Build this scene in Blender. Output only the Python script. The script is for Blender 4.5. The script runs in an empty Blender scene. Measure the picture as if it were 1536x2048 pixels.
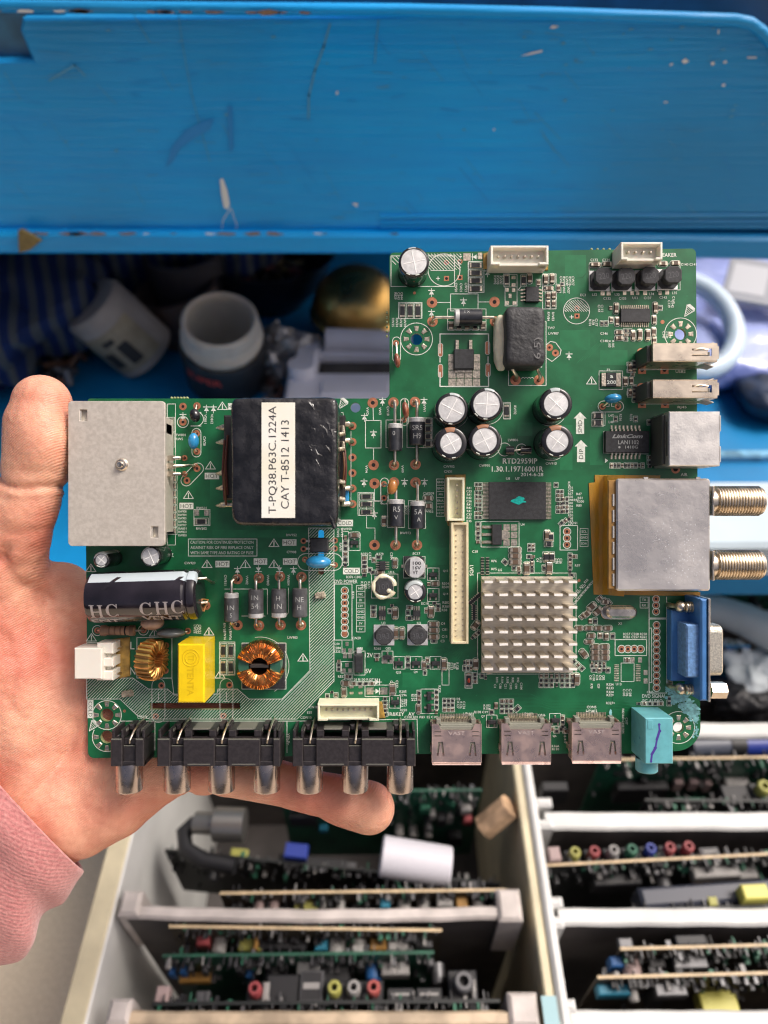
import bpy, bmesh, math, random
import numpy as np
from mathutils import Vector, Matrix, noise
random.seed(7)
SC = bpy.context.scene
COL = SC.collection
PITCH = 43.0                                   # camera looks 43 degrees below the horizon
CAM = Vector((0, 0, 0.75))
FP = 1484.0                                    # focal length in photo pixels
# ---------------------------------------------------------------- camera, sky, sun
cam = bpy.data.cameras.new('camera'); co = bpy.data.objects.new('camera', cam); COL.objects.link(co)
co.location = CAM; co.rotation_euler = (math.radians(90 - PITCH), 0, 0)
cam.sensor_width = 36; cam.lens = 36 * FP / 2048; cam.clip_start = 0.02; cam.clip_end = 50
cam.dof.use_dof = True; cam.dof.focus_distance = 0.236; cam.dof.aperture_fstop = 9.0
SC.camera = co
SUN_EL, SUN_AZ = 58.0, 80.0                    # azimuth measured from +Y towards +X
w = bpy.data.worlds.new('World'); SC.world = w; w.use_nodes = True
nt = w.node_tree; bg = nt.nodes['Background']
sky = nt.nodes.new('ShaderNodeTexSky'); sky.sky_type = 'NISHITA'; sky.sun_disc = False
sky.sun_elevation = math.radians(SUN_EL); sky.sun_rotation = math.radians(SUN_AZ)
sky.air_density = 0.3; sky.dust_density = 8.0; sky.ozone_density = 0.2
nt.links.new(sky.outputs[0], bg.inputs[0]); bg.inputs[1].default_value = 0.12
sl = bpy.data.lights.new('sun', 'SUN'); sl.energy = 1.5; sl.angle = math.radians(22); sl.color = (1, 0.95, 0.88)
so = bpy.data.objects.new('sun', sl); COL.objects.link(so)
a_, e_ = math.radians(SUN_AZ), math.radians(SUN_EL)
sd = Vector((math.sin(a_) * math.cos(e_), math.cos(a_) * math.cos(e_), math.sin(e_)))
so.rotation_euler = sd.to_track_quat('Z', 'Y').to_euler(); so.location = (1, 1, 3)
SC.view_settings.view_transform = 'Standard'; SC.view_settings.look = 'None'
SC.view_settings.gamma = 1; SC.view_settings.use_curve_mapping = False
SC.view_settings.exposure = 0.5
SC.render.engine = 'CYCLES'; SC.cycles.use_denoising = True
SC.cycles.max_bounces = 8; SC.cycles.filter_width = 1.2

# ---------------------------------------------------------------- helpers
FW = Vector((0, math.cos(math.radians(PITCH)), -math.sin(math.radians(PITCH))))
UP = Vector((0, math.sin(math.radians(PITCH)), math.cos(math.radians(PITCH))))
RT = Vector((1, 0, 0))
def ray(px, py): return FW + RT * ((px - 768) / FP) + UP * ((1024 - py) / FP)
def at_z(px, py, z): r = ray(px, py); return CAM + r * ((z - CAM.z) / r.z)
def at_y(px, py, y): r = ray(px, py); return CAM + r * (y / r.y)
D = 240.0; S = D / FP                          # board plane 240 mm away; mm per photo pixel there
def Q(px, py, h=0.0): k = S * (D - h) / D; return Vector(((px - 768) * k, (1024 - py) * k, h))
def Rz(a): return Matrix.Rotation(math.radians(a), 4, 'Z')
def Rx(a): return Matrix.Rotation(math.radians(a), 4, 'X')
def Ry(a): return Matrix.Rotation(math.radians(a), 4, 'Y')
def T(*a): return Matrix.Translation(Vector(a[0]) if len(a) == 1 else Vector(a))

MATS = {}
def M(name, col, rough=0.5, metal=0.0, var=0.0, vs=300.0, bump=0.0, bs=1500.0, coat=0.0, col2=None, spec=0.5, sss=0.0,
      alpha=1.0, trans=0.0, emis=None, rvar=0.0, aniso=(1, 1, 1), detail=4.0, bd=0.0003):
    if name in MATS: return MATS[name]
    m = bpy.data.materials.new(name); m.use_nodes = True; n = m.node_tree.nodes; L = m.node_tree.links
    p = n['Principled BSDF']
    p.inputs['Base Color'].default_value = (*col, 1); p.inputs['Roughness'].default_value = rough
    p.inputs['Metallic'].default_value = metal; p.inputs['Coat Weight'].default_value = coat
    p.inputs['Coat Roughness'].default_value = 0.12; p.inputs['Specular IOR Level'].default_value = spec
    p.inputs['Alpha'].default_value = alpha; p.inputs['Transmission Weight'].default_value = trans
    if sss:
        p.inputs['Subsurface Weight'].default_value = sss; p.inputs['Subsurface Radius'].default_value = (1, .35, .2)
        p.inputs['Subsurface Scale'].default_value = 0.0035
    tc = n.new('ShaderNodeTexCoord'); mp = n.new('ShaderNodeMapping'); mp.inputs['Scale'].default_value = aniso
    L.new(tc.outputs['Object'], mp.inputs[0])
    if var or col2 or rvar:
        t = n.new('ShaderNodeTexNoise'); t.inputs['Scale'].default_value = vs; t.inputs['Detail'].default_value = detail
        L.new(mp.outputs[0], t.inputs['Vector'])
        r = n.new('ShaderNodeValToRGB'); r.color_ramp.elements[0].position = 0.36; r.color_ramp.elements[1].position = 0.64
        c2 = col2 or tuple(min(1, c * (1 + var)) for c in col); c1 = col if col2 else tuple(c * (1 - var) for c in col)
        r.color_ramp.elements[0].color = (*c1, 1); r.color_ramp.elements[1].color = (*c2, 1)
        L.new(t.outputs[0], r.inputs[0]); L.new(r.outputs[0], p.inputs['Base Color'])
        if rvar:
            mr = n.new('ShaderNodeMapRange'); mr.inputs[1].default_value = .35; mr.inputs[2].default_value = .65
            mr.inputs[3].default_value = max(0.03, rough - rvar); mr.inputs[4].default_value = min(1, rough + rvar)
            L.new(t.outputs[0], mr.inputs[0]); L.new(mr.outputs[0], p.inputs['Roughness'])
    if bump:
        t = n.new('ShaderNodeTexNoise'); t.inputs['Scale'].default_value = bs; t.inputs['Detail'].default_value = 5
        L.new(mp.outputs[0], t.inputs['Vector'])
        b = n.new('ShaderNodeBump'); b.inputs['Strength'].default_value = bump; b.inputs['Distance'].default_value = bd
        L.new(t.outputs[0], b.inputs['Height']); L.new(b.outputs[0], p.inputs['Normal'])
    MATS[name] = m; return m

def offset_poly(poly, d):
    n = len(poly); A = sum(poly[i][0] * poly[(i+1) % n][1] - poly[(i+1) % n][0] * poly[i][1] for i in range(n))
    sg = 1 if A > 0 else -1; out = []
    for i in range(n):
        p0, p1, p2 = Vector(poly[i-1]), Vector(poly[i]), Vector(poly[(i+1) % n])
        e1 = (p1 - p0).normalized(); e2 = (p2 - p1).normalized()
        n1 = Vector((-e1.y, e1.x)) * sg; n2 = Vector((-e2.y, e2.x)) * sg
        b = n1 + n2; k = max(0.35, b.length_squared / 2)
        out.append(tuple(p1 + b * (d / k)))
    return out
def rrect(x0, y0, x1, y1, r=0.0, seg=4):
    if r <= 0: return [(x0, y0), (x1, y0), (x1, y1), (x0, y1)]
    pts = []
    for cx, cy, a in ((x1-r, y0+r, -90), (x1-r, y1-r, 0), (x0+r, y1-r, 90), (x0+r, y0+r, 180)):
        for i in range(seg + 1):
            t = math.radians(a + 90 * i / seg); pts.append((cx + r*math.cos(t), cy + r*math.sin(t)))
    return pts
def circ(cx, cy, r, n=24, a0=0): return [(cx + r*math.cos(2*math.pi*i/n + a0), cy + r*math.sin(2*math.pi*i/n + a0)) for i in range(n)]
TXT = {}
def glyphs(s, bold=0.0, shear=0.0, res=2):
    k = (s, bold, shear)
    if k in TXT: return TXT[k]
    c = bpy.data.curves.new('t', 'FONT'); c.body = s; c.resolution_u = res; c.offset = bold; c.shear = shear
    o = bpy.data.objects.new('t', c); COL.objects.link(o)
    dg = bpy.context.evaluated_depsgraph_get(); me = bpy.data.meshes.new_from_object(o.evaluated_get(dg))
    vs = np.array([v.co[:2] for v in me.vertices]); fs = [tuple(p.vertices) for p in me.polygons]
    bpy.data.objects.remove(o); bpy.data.curves.remove(c); bpy.data.meshes.remove(me)
    if len(vs) == 0: vs = np.zeros((1, 2))
    lo, hi = vs.min(0), vs.max(0); vs = (vs - (lo + hi) / 2) / max(1e-6, hi[1] - lo[1])
    TXT[k] = (vs, fs); return TXT[k]

class MB:
    def __init__(s, scale=0.001): s.v = []; s.f = []; s.mi = []; s.sm = []; s.k = scale; s.X = Matrix.Identity(4)
    def add(s, vs, fs, m=0, sm=False, X=None):
        o = len(s.v); A = s.X @ X if X is not None else s.X
        s.v += [tuple(A @ Vector(v)) for v in vs]
        s.f += [tuple(i + o for i in f) for f in fs]; s.mi += [m] * len(fs); s.sm += [sm] * len(fs)
    def prism(s, poly, z0, z1, bev=0.0, m=0, X=None, sm=False, base=True, mtop=None):
        n = len(poly)
        if sum(poly[i][0]*poly[(i+1) % n][1] - poly[(i+1) % n][0]*poly[i][1] for i in range(n)) < 0: poly = poly[::-1]
        rings = [(poly, z0), (poly, z1 - bev)]
        if bev: rings.append((offset_poly(poly, bev), z1))
        vs = [(x, y, z) for P, z in rings for x, y in P]; fs = []
        for r in range(len(rings) - 1):
            for i in range(n): j = (i+1) % n; fs.append((r*n+i, r*n+j, (r+1)*n+j, (r+1)*n+i))
        if base: fs.append(tuple(range(n))[::-1])
        s.add(vs, fs, m, sm, X)
        t = (len(rings) - 1) * n; s.add(vs[t:], [tuple(range(n))], m if mtop is None else mtop, sm, X)
    def box(s, x0, y0, z0, x1, y1, z1, bev=0.0, m=0, X=None, r=0.0, sm=False):
        s.prism(rrect(min(x0,x1), min(y0,y1), max(x0,x1), max(y0,y1), r), z0, z1, bev, m, X, sm)
    def lathe(s, prof, seg=32, m=0, X=None, sm=True, cap=True, mf=None):
        vs = [(r*math.cos(2*math.pi*i/seg), r*math.sin(2*math.pi*i/seg), z) for r, z in prof for i in range(seg)]; n = seg
        for k in range(len(prof) - 1):
            fs = [(k*n+i, k*n+(i+1) % n, (k+1)*n+(i+1) % n, (k+1)*n+i) for i in range(n)]
            if mf is None: s.add(vs, fs, m, sm, X) if k == 0 else s._more(vs, fs, m, sm)
            else:
                if k == 0: s.add(vs, [], m, sm, X)
                for i, f in enumerate(fs): s._more(vs, [f], mf(k, i / n * 360), sm)
        if cap:
            s._more(vs, [tuple(range(n))[::-1]], m, False); s._more(vs, [tuple(range(len(vs)-n, len(vs)))], m if mf is None else mf(len(prof)-1, 0), False)
    def _more(s, vs, fs, m, sm):
        o = len(s.v) - len(vs)
        s.f += [tuple(i + o for i in f) for f in fs]; s.mi += [m]*len(fs); s.sm += [sm]*len(fs)
    def tube(s, pts, r, seg=8, m=0, X=None, closed=False, cap=True):
        P = [Vector(p) for p in pts]; n = len(P); R = r if isinstance(r, (list, tuple)) else [r]*n
        vs = []; u = None
        for i in range(n):
            if closed: t = P[(i+1) % n] - P[i-1]
            else: t = P[min(i+1, n-1)] - P[max(i-1, 0)]
            t.normalize()
            if u is None: u = t.orthogonal().normalized()
            u = (u - t*u.dot(t)).normalized(); v = t.cross(u)
            vs += [tuple(P[i] + (u*math.cos(2*math.pi*k/seg) + v*math.sin(2*math.pi*k/seg))*R[i]) for k in range(seg)]
        fs = []
        for i in range(n if closed else n-1):
            j = (i+1) % n
            fs += [(i*seg+k, i*seg+(k+1) % seg, j*seg+(k+1) % seg, j*seg+k) for k in range(seg)]
        if cap and not closed: fs += [tuple(range(seg))[::-1], tuple(range((n-1)*seg, n*seg))]
        s.add(vs, fs, m, True, X)
    def sphere(s, c, r, m=0, seg=14, X=None):
        r3 = r if isinstance(r, (tuple, list)) else (r, r, r); k = seg // 2
        pr = [(math.sin(math.pi*i/k) if 0 < i < k else 1e-4, -math.cos(math.pi*i/k)) for i in range(k+1)]
        A = T(c) @ Matrix.Diagonal((*r3, 1)); s.lathe(pr, seg, m, (X @ A) if X is not None else A, cap=False)
    # flat printed shapes
    def poly(s, pts, z=0, m=0, X=None): s.add([(x, y, z) for x, y in pts], [tuple(range(len(pts)))], m, False, X)
    def disc(s, c, r, z, m=0, n=20): s.poly(circ(c[0], c[1], r, n), z, m)
    def ring(s, c, r0, r1, z, m=0, n=28, a0=0, a1=360):
        full = a1 - a0 >= 360; k = n if full else n + 1
        vs = [(c[0] + r*math.cos(math.radians(a0 + (a1-a0)*i/n)), c[1] + r*math.sin(math.radians(a0 + (a1-a0)*i/n)), z) for r in (r0, r1) for i in range(k)]
        s.add(vs, [(i, (i+1) % k, k + (i+1) % k, k + i) for i in range(n)], m)
    def line(s, pts, w, z, m=0, closed=False):
        P = [Vector(p[:2]) for p in pts]; n = len(P)
        for i in range(n if closed else n-1):
            a, b = P[i], P[(i+1) % n]; d = b - a
            if d.length < 1e-6: continue
            d.normalize(); o = Vector((-d.y, d.x))*w/2; e = d*w/2
            s.poly([tuple(a-e-o), tuple(b+e-o), tuple(b+e+o), tuple(a-e+o)], z, m)
    def text(s, t, X, h, wd=None, m=0, bold=0.0, shear=0.0, warp=None, res=2):
        vs, fs = glyphs(t, bold, shear, res); vs = vs*h
        if wd: vs = vs*np.array([wd/max(1e-6, vs[:, 0].max()-vs[:, 0].min()), 1])
        if warp:
            b = bmesh.new(); V = [b.verts.new((*p, 0)) for p in vs]
            for f in fs:
                try: b.faces.new([V[i] for i in f])
                except ValueError: pass
            for q in range(1, 8):
                y = -h*.5 + h*q/8
                bmesh.ops.bisect_plane(b, geom=b.verts[:]+b.edges[:]+b.faces[:], plane_co=(0, y, 0), plane_no=(0, 1, 0))
            b.verts.index_update(); vv = [tuple(warp(*(X @ v.co))) for v in b.verts]; ff = [tuple(v.index for v in f.verts) for f in b.faces]; b.free()
            s.add(vv, ff, m); return
        s.add([(x, y, 0) for x, y in vs], fs, m, False, X)
    def build(s, name, mats, parent=None, ang=35, kind=None):
        me = bpy.data.meshes.new(name)
        k = s.k; me.from_pydata([(x*k, y*k, z*k) for x, y, z in s.v], [], s.f)
        for m in (mats if isinstance(mats, (list, tuple)) else [mats]): me.materials.append(m)
        me.polygons.foreach_set('material_index', s.mi); me.polygons.foreach_set('use_smooth', s.sm)
        me.update()
        if any(s.sm):
            sm = list(s.sm)
            try: me.set_sharp_from_angle(angle=math.radians(ang))
            except Exception: pass
            me.polygons.foreach_set('use_smooth', sm)
        o = bpy.data.objects.new(name, me); COL.objects.link(o); o.parent = parent
        if kind: o['kind'] = kind
        return o
def tag(o, label=None, cat=None, group=None, kind=None):
    for k, v in (('label', label), ('category', cat), ('group', group), ('kind', kind)):
        if v: o[k] = v
    return o
def empty(name, loc=(0, 0, 0), rot=(0, 0, 0)):
    o = bpy.data.objects.new(name, None); COL.objects.link(o); o.location = loc; o.rotation_euler = rot
    o.empty_display_size = 0.01; return o
def inside(p, poly):
    x, y = p; c = False; n = len(poly)
    for i in range(n):
        x1, y1 = poly[i]; x2, y2 = poly[i-1]
        if (y1 > y) != (y2 > y) and x < (x2-x1)*(y-y1)/(y2-y1) + x1: c = not c
    return c

# ---------------------------------------------------------------- materials
GREEN = M('solder_mask', (0.006, 0.105, 0.036), 0.34, 0, vs=160, col2=(0.010, 0.145, 0.052), coat=0.12, bump=0.12, bs=900, bd=.0002)
TRACE = M('solder_mask_over_copper', (0.012, 0.16, 0.058), 0.33, 0, var=.1, coat=0.12)
DKGRN = M('solder_mask_gap', (0.005, 0.07, 0.03), 0.35, 0, coat=0.25)
FR4 = M('board_edge', (0.30, 0.34, 0.16), 0.6, var=.2)
SILK = M('white_ink', (0.72, 0.76, 0.68), 0.55, var=.12, vs=900)
SILKD = M('dark_ink', (0.05, 0.07, 0.05), 0.5)
COPPER = M('flux_coated_pad', (0.50, 0.20, 0.11), 0.35, 0.45, var=.2, vs=800)
SOLDER = M('solder', (0.62, 0.55, 0.44), 0.30, 0.9, var=.3, vs=1500, bump=.25, bs=2500)
TIN = M('tinned_lead', (0.66, 0.60, 0.50), 0.30, 1.0, var=.25, vs=500, bump=.1)
HOLE = M('drilled_hole', (0.008, 0.006, 0.005), 0.8)
BLK = M('black_epoxy', (0.022, 0.023, 0.026), 0.55, var=.3, vs=900, bump=.25, bs=5000)
BLKG = M('glossy_black_sleeve', (0.012, 0.012, 0.014), 0.16, var=.4, vs=300, coat=.5, rvar=.06)
ALU = M('aluminium', (0.72, 0.72, 0.71), 0.40, 0.5, var=.10, vs=700, bump=.2, bs=3000)
NICKEL = M('nickel', (0.64, 0.58, 0.50), 0.24, 1.0, var=.2, vs=260, bump=.08, bs=500, rvar=.08)
WHT = M('cream_nylon', (0.80, 0.78, 0.68), 0.42, sss=.1, var=.05, vs=200)
GLUE = M('amber_glue', (0.36, 0.22, 0.05), 0.28, var=.4, vs=350, bump=.2, bs=600, alpha=.93)
TAN = M('ceramic_chip', (0.11, 0.072, 0.048), 0.45, var=.3, vs=900)
CHIPR = M('resistor_black', (0.02, 0.022, 0.026), 0.4, var=.3, vs=900)
INKW = M('marking_ink', (0.36, 0.37, 0.36), 0.6)
# ================================================================ THE CIRCUIT BOARD
board = empty('circuit_board', CAM + FW*0.24, (math.radians(90 - PITCH), 0, 0))
tag(board, 'green television main board crowded with parts, held up over the bench by a hand', 'circuit board')
PX = S   # one photo pixel in mm on the board plane
def q2(px, py): v = Q(px, py); return (v.x, v.y)

# outline with real holes
def arc(cx, cy, r, a0, a1, n=8): return [(cx + r*math.cos(math.radians(a0+(a1-a0)*i/n)), cy - r*math.sin(math.radians(a0+(a1-a0)*i/n))) for i in range(n+1)]
out = []
out += arc(789, 515, 10, 180, 90, 5) + arc(1382, 507, 10, 90, 0, 5)
out += [(1396, 1100), (1400, 1400)] + arc(1352, 1453, 49, 0, -90, 12)
out += [(1300, 1507), (838, 1508), (500, 1514)] + arc(188, 1504, 12, -90, -180, 5)
out += [(172, 1100), (175, 803)] + arc(181, 803, 6, 180, 90, 3) + [(560, 797)] + arc(768, 786, 11, -90, 0, 5)
MOUNT = [(833, 678, 12), (1361, 668, 11.5), (214, 1430, 13), (214, 1474, 13), (1357, 1455, 11)]
holes = [circ(x, y, r, 24) for x, y, r in MOUNT] + [circ(711, 815, 10, 20)]
holes.append([(300, 1406), (480, 1406), (480, 1419), (300, 1419)])
holes.append(rrect(636, 1060, 648, 1150, 5))
def sheet_with_holes(outline, holes, z0, z1, name, mats, parent, mrim=1):
    c = bpy.data.curves.new('o', 'CURVE'); c.dimensions = '2D'; c.fill_mode = 'BOTH'
    for P in [outline] + holes:
        sp = c.splines.new('POLY'); sp.points.add(len(P)-1); sp.use_cyclic_u = True
        for i, p in enumerate(P): a = q2(*p); sp.points[i].co = (a[0], a[1], 0, 1)
    c.extrude = (z1-z0)/2
    o = bpy.data.objects.new('o', c); COL.objects.link(o)
    dg = bpy.context.evaluated_depsgraph_get(); me = bpy.data.meshes.new_from_object(o.evaluated_get(dg))
    bpy.data.objects.remove(o); bpy.data.curves.remove(c)
    mb = MB(); mb.v = [(v.co.x, v.co.y, v.co.z + (z0+z1)/2) for v in me.vertices]; mb.f = [tuple(p.vertices) for p in me.polygons]
    mb.mi = [0 if abs(p.normal.z) > .5 else mrim for p in me.polygons]; mb.sm = [False]*len(mb.f)
    bpy.data.meshes.remove(me)
    return mb.build(name, mats, parent)
pcb = sheet_with_holes(out, holes, -1.6, 0, 'board_panel', [GREEN, FR4], board)
# break-off stubs on the board edge
mb = MB()
for x0, y0, n, dx, dy in ((342, 795, 6, 6.3, 0), (774, 624, 6, 0, 9.5), (1184, 497, 4, 12, 0)):
    for i in range(n): a = q2(x0+dx*i, y0+dy*i); mb.prism(circ(a[0], a[1], .38, 8), -1.4, -.3, .2)
mb.build('breakoff_stub', FR4, pcb)

silk = MB(); pads = MB(); tr = MB()      # printed ink, bare pads, raised copper under the mask
ZT, ZP, ZS = 0.02, 0.05, 0.08
LW = 1.35*PX
def sl_line(pts, w=LW, closed=False): silk.line([q2(*p) for p in pts], w, ZS, 0, closed)
def sl_rect(x0, y0, x1, y1, w=LW): sl_line([(x0, y0), (x1, y0), (x1, y1), (x0, y1)], w, True)
def sl_circ(x, y, r, w=LW, a0=0, a1=360): a = q2(x, y); silk.ring(a, r*PX - w/2, r*PX + w/2, ZS, 0, 36, a0, a1)
def sl_poly(pts, m=0, z=ZS): silk.poly([q2(*p) for p in pts], z, m)
def sl_text(t, x, y, h=6.0, rot=0, wd=None, m=0, bold=0.0, z=ZS):
    a = q2(x, y); silk.text(t, T(a[0], a[1], z) @ Rz(rot), h*PX, wd*PX if wd else None, m, bold)
def stadium(x0, y0, x1, y1, r, n=8):
    a = math.degrees(math.atan2(-(y1-y0), x1-x0)); return arc(x1, y1, r, a-90, a+90, n) + arc(x0, y0, r, a+90, a+270, n)
def pad_c(x, y, r=9, hole=4, m=0, square=False, ring=False):
    a = q2(x, y)
    if square: pads.poly(rrect(a[0]-r*PX, a[1]-r*PX, a[0]+r*PX, a[1]+r*PX), ZP, m)
    else: pads.disc(a, r*PX, ZP, m)
    if hole: pads.disc(a, hole*PX, ZP+.02, 2, 14)
    if ring: sl_circ(x, y, r+2)
def pad_r(x, y, w, h, m=1, rot=0):
    a = q2(x, y); X = T(a[0], a[1], 0) @ Rz(rot)
    pads.prism(rrect(-w*PX/2, -h*PX/2, w*PX/2, h*PX/2, .12, 2), ZP, ZP+.08, .05, m, X)
def diode_sym(x, y, rot=0, s=1.0, w=1.6):   # arrow pointing up the picture
    c, sn = math.cos(math.radians(rot)), math.sin(math.radians(rot))
    def t(u, v): return (x + (u*c + v*sn)*s, y + (-u*sn + v*c)*s)
    sl_poly([t(-5, 4), t(5, 4), t(0, -4)][::-1]); sl_line([t(-6, -4), t(6, -4)], w*PX); sl_line([t(0, -8), t(0, 8)], 1.1*PX)
def warn(x, y, s=1.0, rot=0):
    sl_line([(x-10*s, y+6*s), (x+10*s, y+6*s), (x, y-9*s)], 1.5*PX, True); sl_line([(x, y-4*s), (x, y+1*s)], 2*PX); sl_line([(x, y+3*s), (x, y+4*s)], 2*PX)
def badge(t, x, y, w=28, h=13, rot=0):
    a = q2(x, y); X = T(a[0], a[1], 0) @ Rz(rot)
    silk.add([(px*w*PX/2, py*h*PX/2, ZS) for px, py in ((-1, -1), (1, -1), (1, 1), (-1, 1))], [(0, 1, 2, 3)], 0, False, X)
    silk.text(t, X @ T(0, 0, ZS+.02), h*.62*PX, w*.84*PX, 1)
# hatching at 45 degrees inside a region
def hatch(poly, step=6.0, w=1.1, slope=1, skip=()):
    xs = [p[0] for p in poly]; ys = [p[1] for p in poly]
    c = min(xs) + min(ys)*slope
    c1 = max(xs) + max(ys)*slope
    if slope < 0: c, c1 = min(xs) - max(ys), max(xs) - min(ys)
    while c < c1:
        run = None; y = min(ys)
        while y <= max(ys) + 1:
            x = c - y*slope
            ok = inside((x, y), poly) and not any(inside((x, y), q_) for q_ in skip)
            if ok and run is None: run = (x, y)
            if (not ok) and run is not None:
                if y - run[1] > 2: sl_line([run, (x + slope, y-1)], w*PX)
                run = None
            y += 1.0
        c += step*1.414
mount_skip = [circ(214, 1432, 34, 20)]
HZ = [(617, 1056), (668, 1056), (668, 1362), (594, 1438), (300, 1438), (276, 1432), (240, 1398), (173, 1398), (173, 1356), (266, 1356), (297, 1378),
      (335, 1378), (347, 1388), (434, 1388), (436, 1378), (475, 1378), (498, 1398), (564, 1398), (620, 1341)]
hatch(HZ, 4.3, 1.0, 1, [holes[-1], holes[-2]]); sl_line(HZ, 1.2*PX, True)
hatch([(850, 508), (922, 508), (922, 540), (850, 540)], 4.5, 1.3, -1); sl_circ(888, 540, 32)
sl_rect(782, 512, 909, 573); hatch([(784, 513), (800, 513), (800, 530), (784, 530)], 6, 1.3, -1)
sl_line([(909, 541), (862, 541)]); sl_text('+', 876, 557, 8); sl_text('-', 921, 513, 2)
for p in ((893, 525), (920, 523)): pad_c(*p, 5, 3)
for p in ((893, 557), (920, 555)): pad_c(*p, 5, 3, square=True)
sl_circ(1153, 622, 26); hatch([(1153 + 25*math.cos(t/12*math.pi), 624 - 25*math.sin(t/12*math.pi)) for t in range(13)], 3.6, 1.2, -1)
pad_c(1154, 616, 5, 2.6); pad_c(1154, 632, 5, 2.6, square=True); sl_text('+', 1143, 634, 8)
# long boundary lines near the phono sockets
sl_line([(240, 1442), (620, 1442)]); sl_line([(310, 1442), (310, 1500)]); sl_line([(574, 1442), (574, 1505)]); sl_line([(586, 1442), (834, 1438), (836, 1505)])
# mounting rings with radial tinned pads
for (x, y, r) in MOUNT:
    R = 32 if x > 700 else 29
    if (x, y) == (214, 1474): sl_circ(x, y, R, a0=150, a1=300)
    else: sl_circ(x, y, R)
    for k in range(8):
        t = math.radians(45*k + (0 if x > 700 else 0)); X = T(*q2(x, y), 0) @ Matrix.Rotation(t, 4, 'Z')
        if y == 1474 and 30 < 45*k < 150: continue
        pads.add([(a*PX, b*PX, z) for z in (ZP+.12,) for a, b in ((r+4.5, -2), (r+13, -4), (r+13, 4), (r+4.5, 2))] + [(a*PX, b*PX, ZP) for a, b in ((r+3.5, -3), (r+14, -5), (r+14, 5), (r+3.5, 3))],
                 [(0, 1, 2, 3), (4, 5, 1, 0), (5, 6, 2, 1), (6, 7, 3, 2), (7, 4, 0, 3)], 1, False, X)
# flags (triangle of the antenna-like mark)
for x, y, s in ((1378, 620, 1), (686, 806, .9), (187, 1450, .9)):
    sl_line([(x-9*s, y+13*s), (x-4*s, y-9*s), (x+10*s, y+2*s)], 1.5*PX, True); sl_poly([(x-6*s, y-10*s), (x+2*s, y-12*s), (x+12*s, y-3*s), (x+11*s, y+3*s)]); hatch([(x-9*s, y+13*s), (x-4*s, y-9*s), (x+10*s, y+2*s)], 3.4, 1, -1)
# readable writing
for t, x, y, h, r, wd, b in [
    ('RTD2959IP', 1040, 922, 11, 0, 69, .012), ('1.30.1.19716001R', 1035, 938, 11, 0, 103, .012), ('2014-6-28', 1064, 949, 7, 0, 45, .01),
    ('SPEAKER', 1334, 510, 8, 0, 38, .01), ('HDMI1', 937, 1429, 8, 0, 21, .01), ('HDMI2', 1055, 1429, 8, 0, 22, .01), ('HDMI3', 1183, 1423, 8, 0, 22, .01),
    ('DVD POWER', 692, 1163, 7.5, 0, 46, .01), ('DVD SIGNAL', 1308, 1392, 7.5, 0, 48, .01), ('PC AUDIO', 1305, 1402, 7.5, 0, 40, .01), ('VGA', 1338, 1213, 7.5, 90, 16, .01),
    ('LVDS', 943, 1141, 7.5, -90, 21, .01), ('IR&KEY   AV', 803, 1428, 7.5, 0, 52, .01), ('COAX', 285, 1434, 7, 0, 20, .01), ('YPbPr', 576, 1478, 7, -90, 24, .01), ('12V', 738, 1310, 9, 0, 16, .01), ('5V', 737, 1342, 9, 0, 12, .01),
    ('L', 265, 1291, 15, 0, 8, .0), ('N', 266, 1342, 15, 0, 10, .0), ('USB2', 1361, 743, 6, 0, 20, .01), ('RJ45', 1364, 815, 6, 0, 18, .01), ('AIR', 1368, 949, 6, 0, 13, .01)]:
    sl_text(t, x, y, h, r, wd, 0, b)
for i, t in enumerate(('CAUTION: FOR CONTINUED PROTECTION', 'AGAINST RISK OF FIRE REPLACE ONLY', 'WITH SAME TYPE AND RATING OF FUSE')): sl_text(t, 444, 1084.5 + i*10.5, 6, 0, 126, 0, .0)
sl_rect(377, 1078, 514, 1112)
for x, y, w in ((424, 952, 29), (373, 1012, 28), (445, 1128, 28), (521, 1123, 27), (579, 1085, 28), (580, 1123, 28), (464, 813, 16)): badge('HOT', x, y, w)
badge('COLD', 703, 1142, 34); badge('COLD', 690, 1046, 32); badge('COLD', 181, 1418, 36, 12, -90)
for x, y in ((445, 813), (421, 932), (377, 991), (414, 1129), (491, 1129), (548, 1129), (548, 1087), (606, 1316), (418, 1264), (183, 1276), (1183, 762), (440, 1350), (309, 1266), (182, 1137)): warn(x, y)
for x, y in ((1160, 846), (1162, 902)):   # SMD / DIP arrows
    sl_poly([(x-8, y+22), (x+8, y+22), (x+8, y-10), (x-8, y-10)]); sl_poly([(x-13, y-9), (x+13, y-9), (x, y-22)])
sl_text('SMD', 1160, 853, 8, 90, 25, 1, 0, ZS+.02); sl_text('DIP', 1162, 908, 8, 90, 20, 1, 0, ZS+.02)
for x, y, a in ((863, 585, 0), (863, 627, 0), (975, 546, 0), (949, 514, 90), (1138, 712, 0), (765, 803, 0), (848, 803, 0), (729, 835, 0), (747, 868, 0), (728, 966, 0), (809, 965, 0), (849, 965, 0), (749, 1030, 0),
                (388, 829, 0), (396, 829, 0), (366, 833, 0), (413, 818, 0), (427, 818, 0), (475, 1141, 0), (517, 1139, 180), (559, 1139, 180), (587, 1141, 0), (755, 1382, -90), (755, 1364, -90), (341, 1108, 45)): diode_sym(x, y, a)
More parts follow.
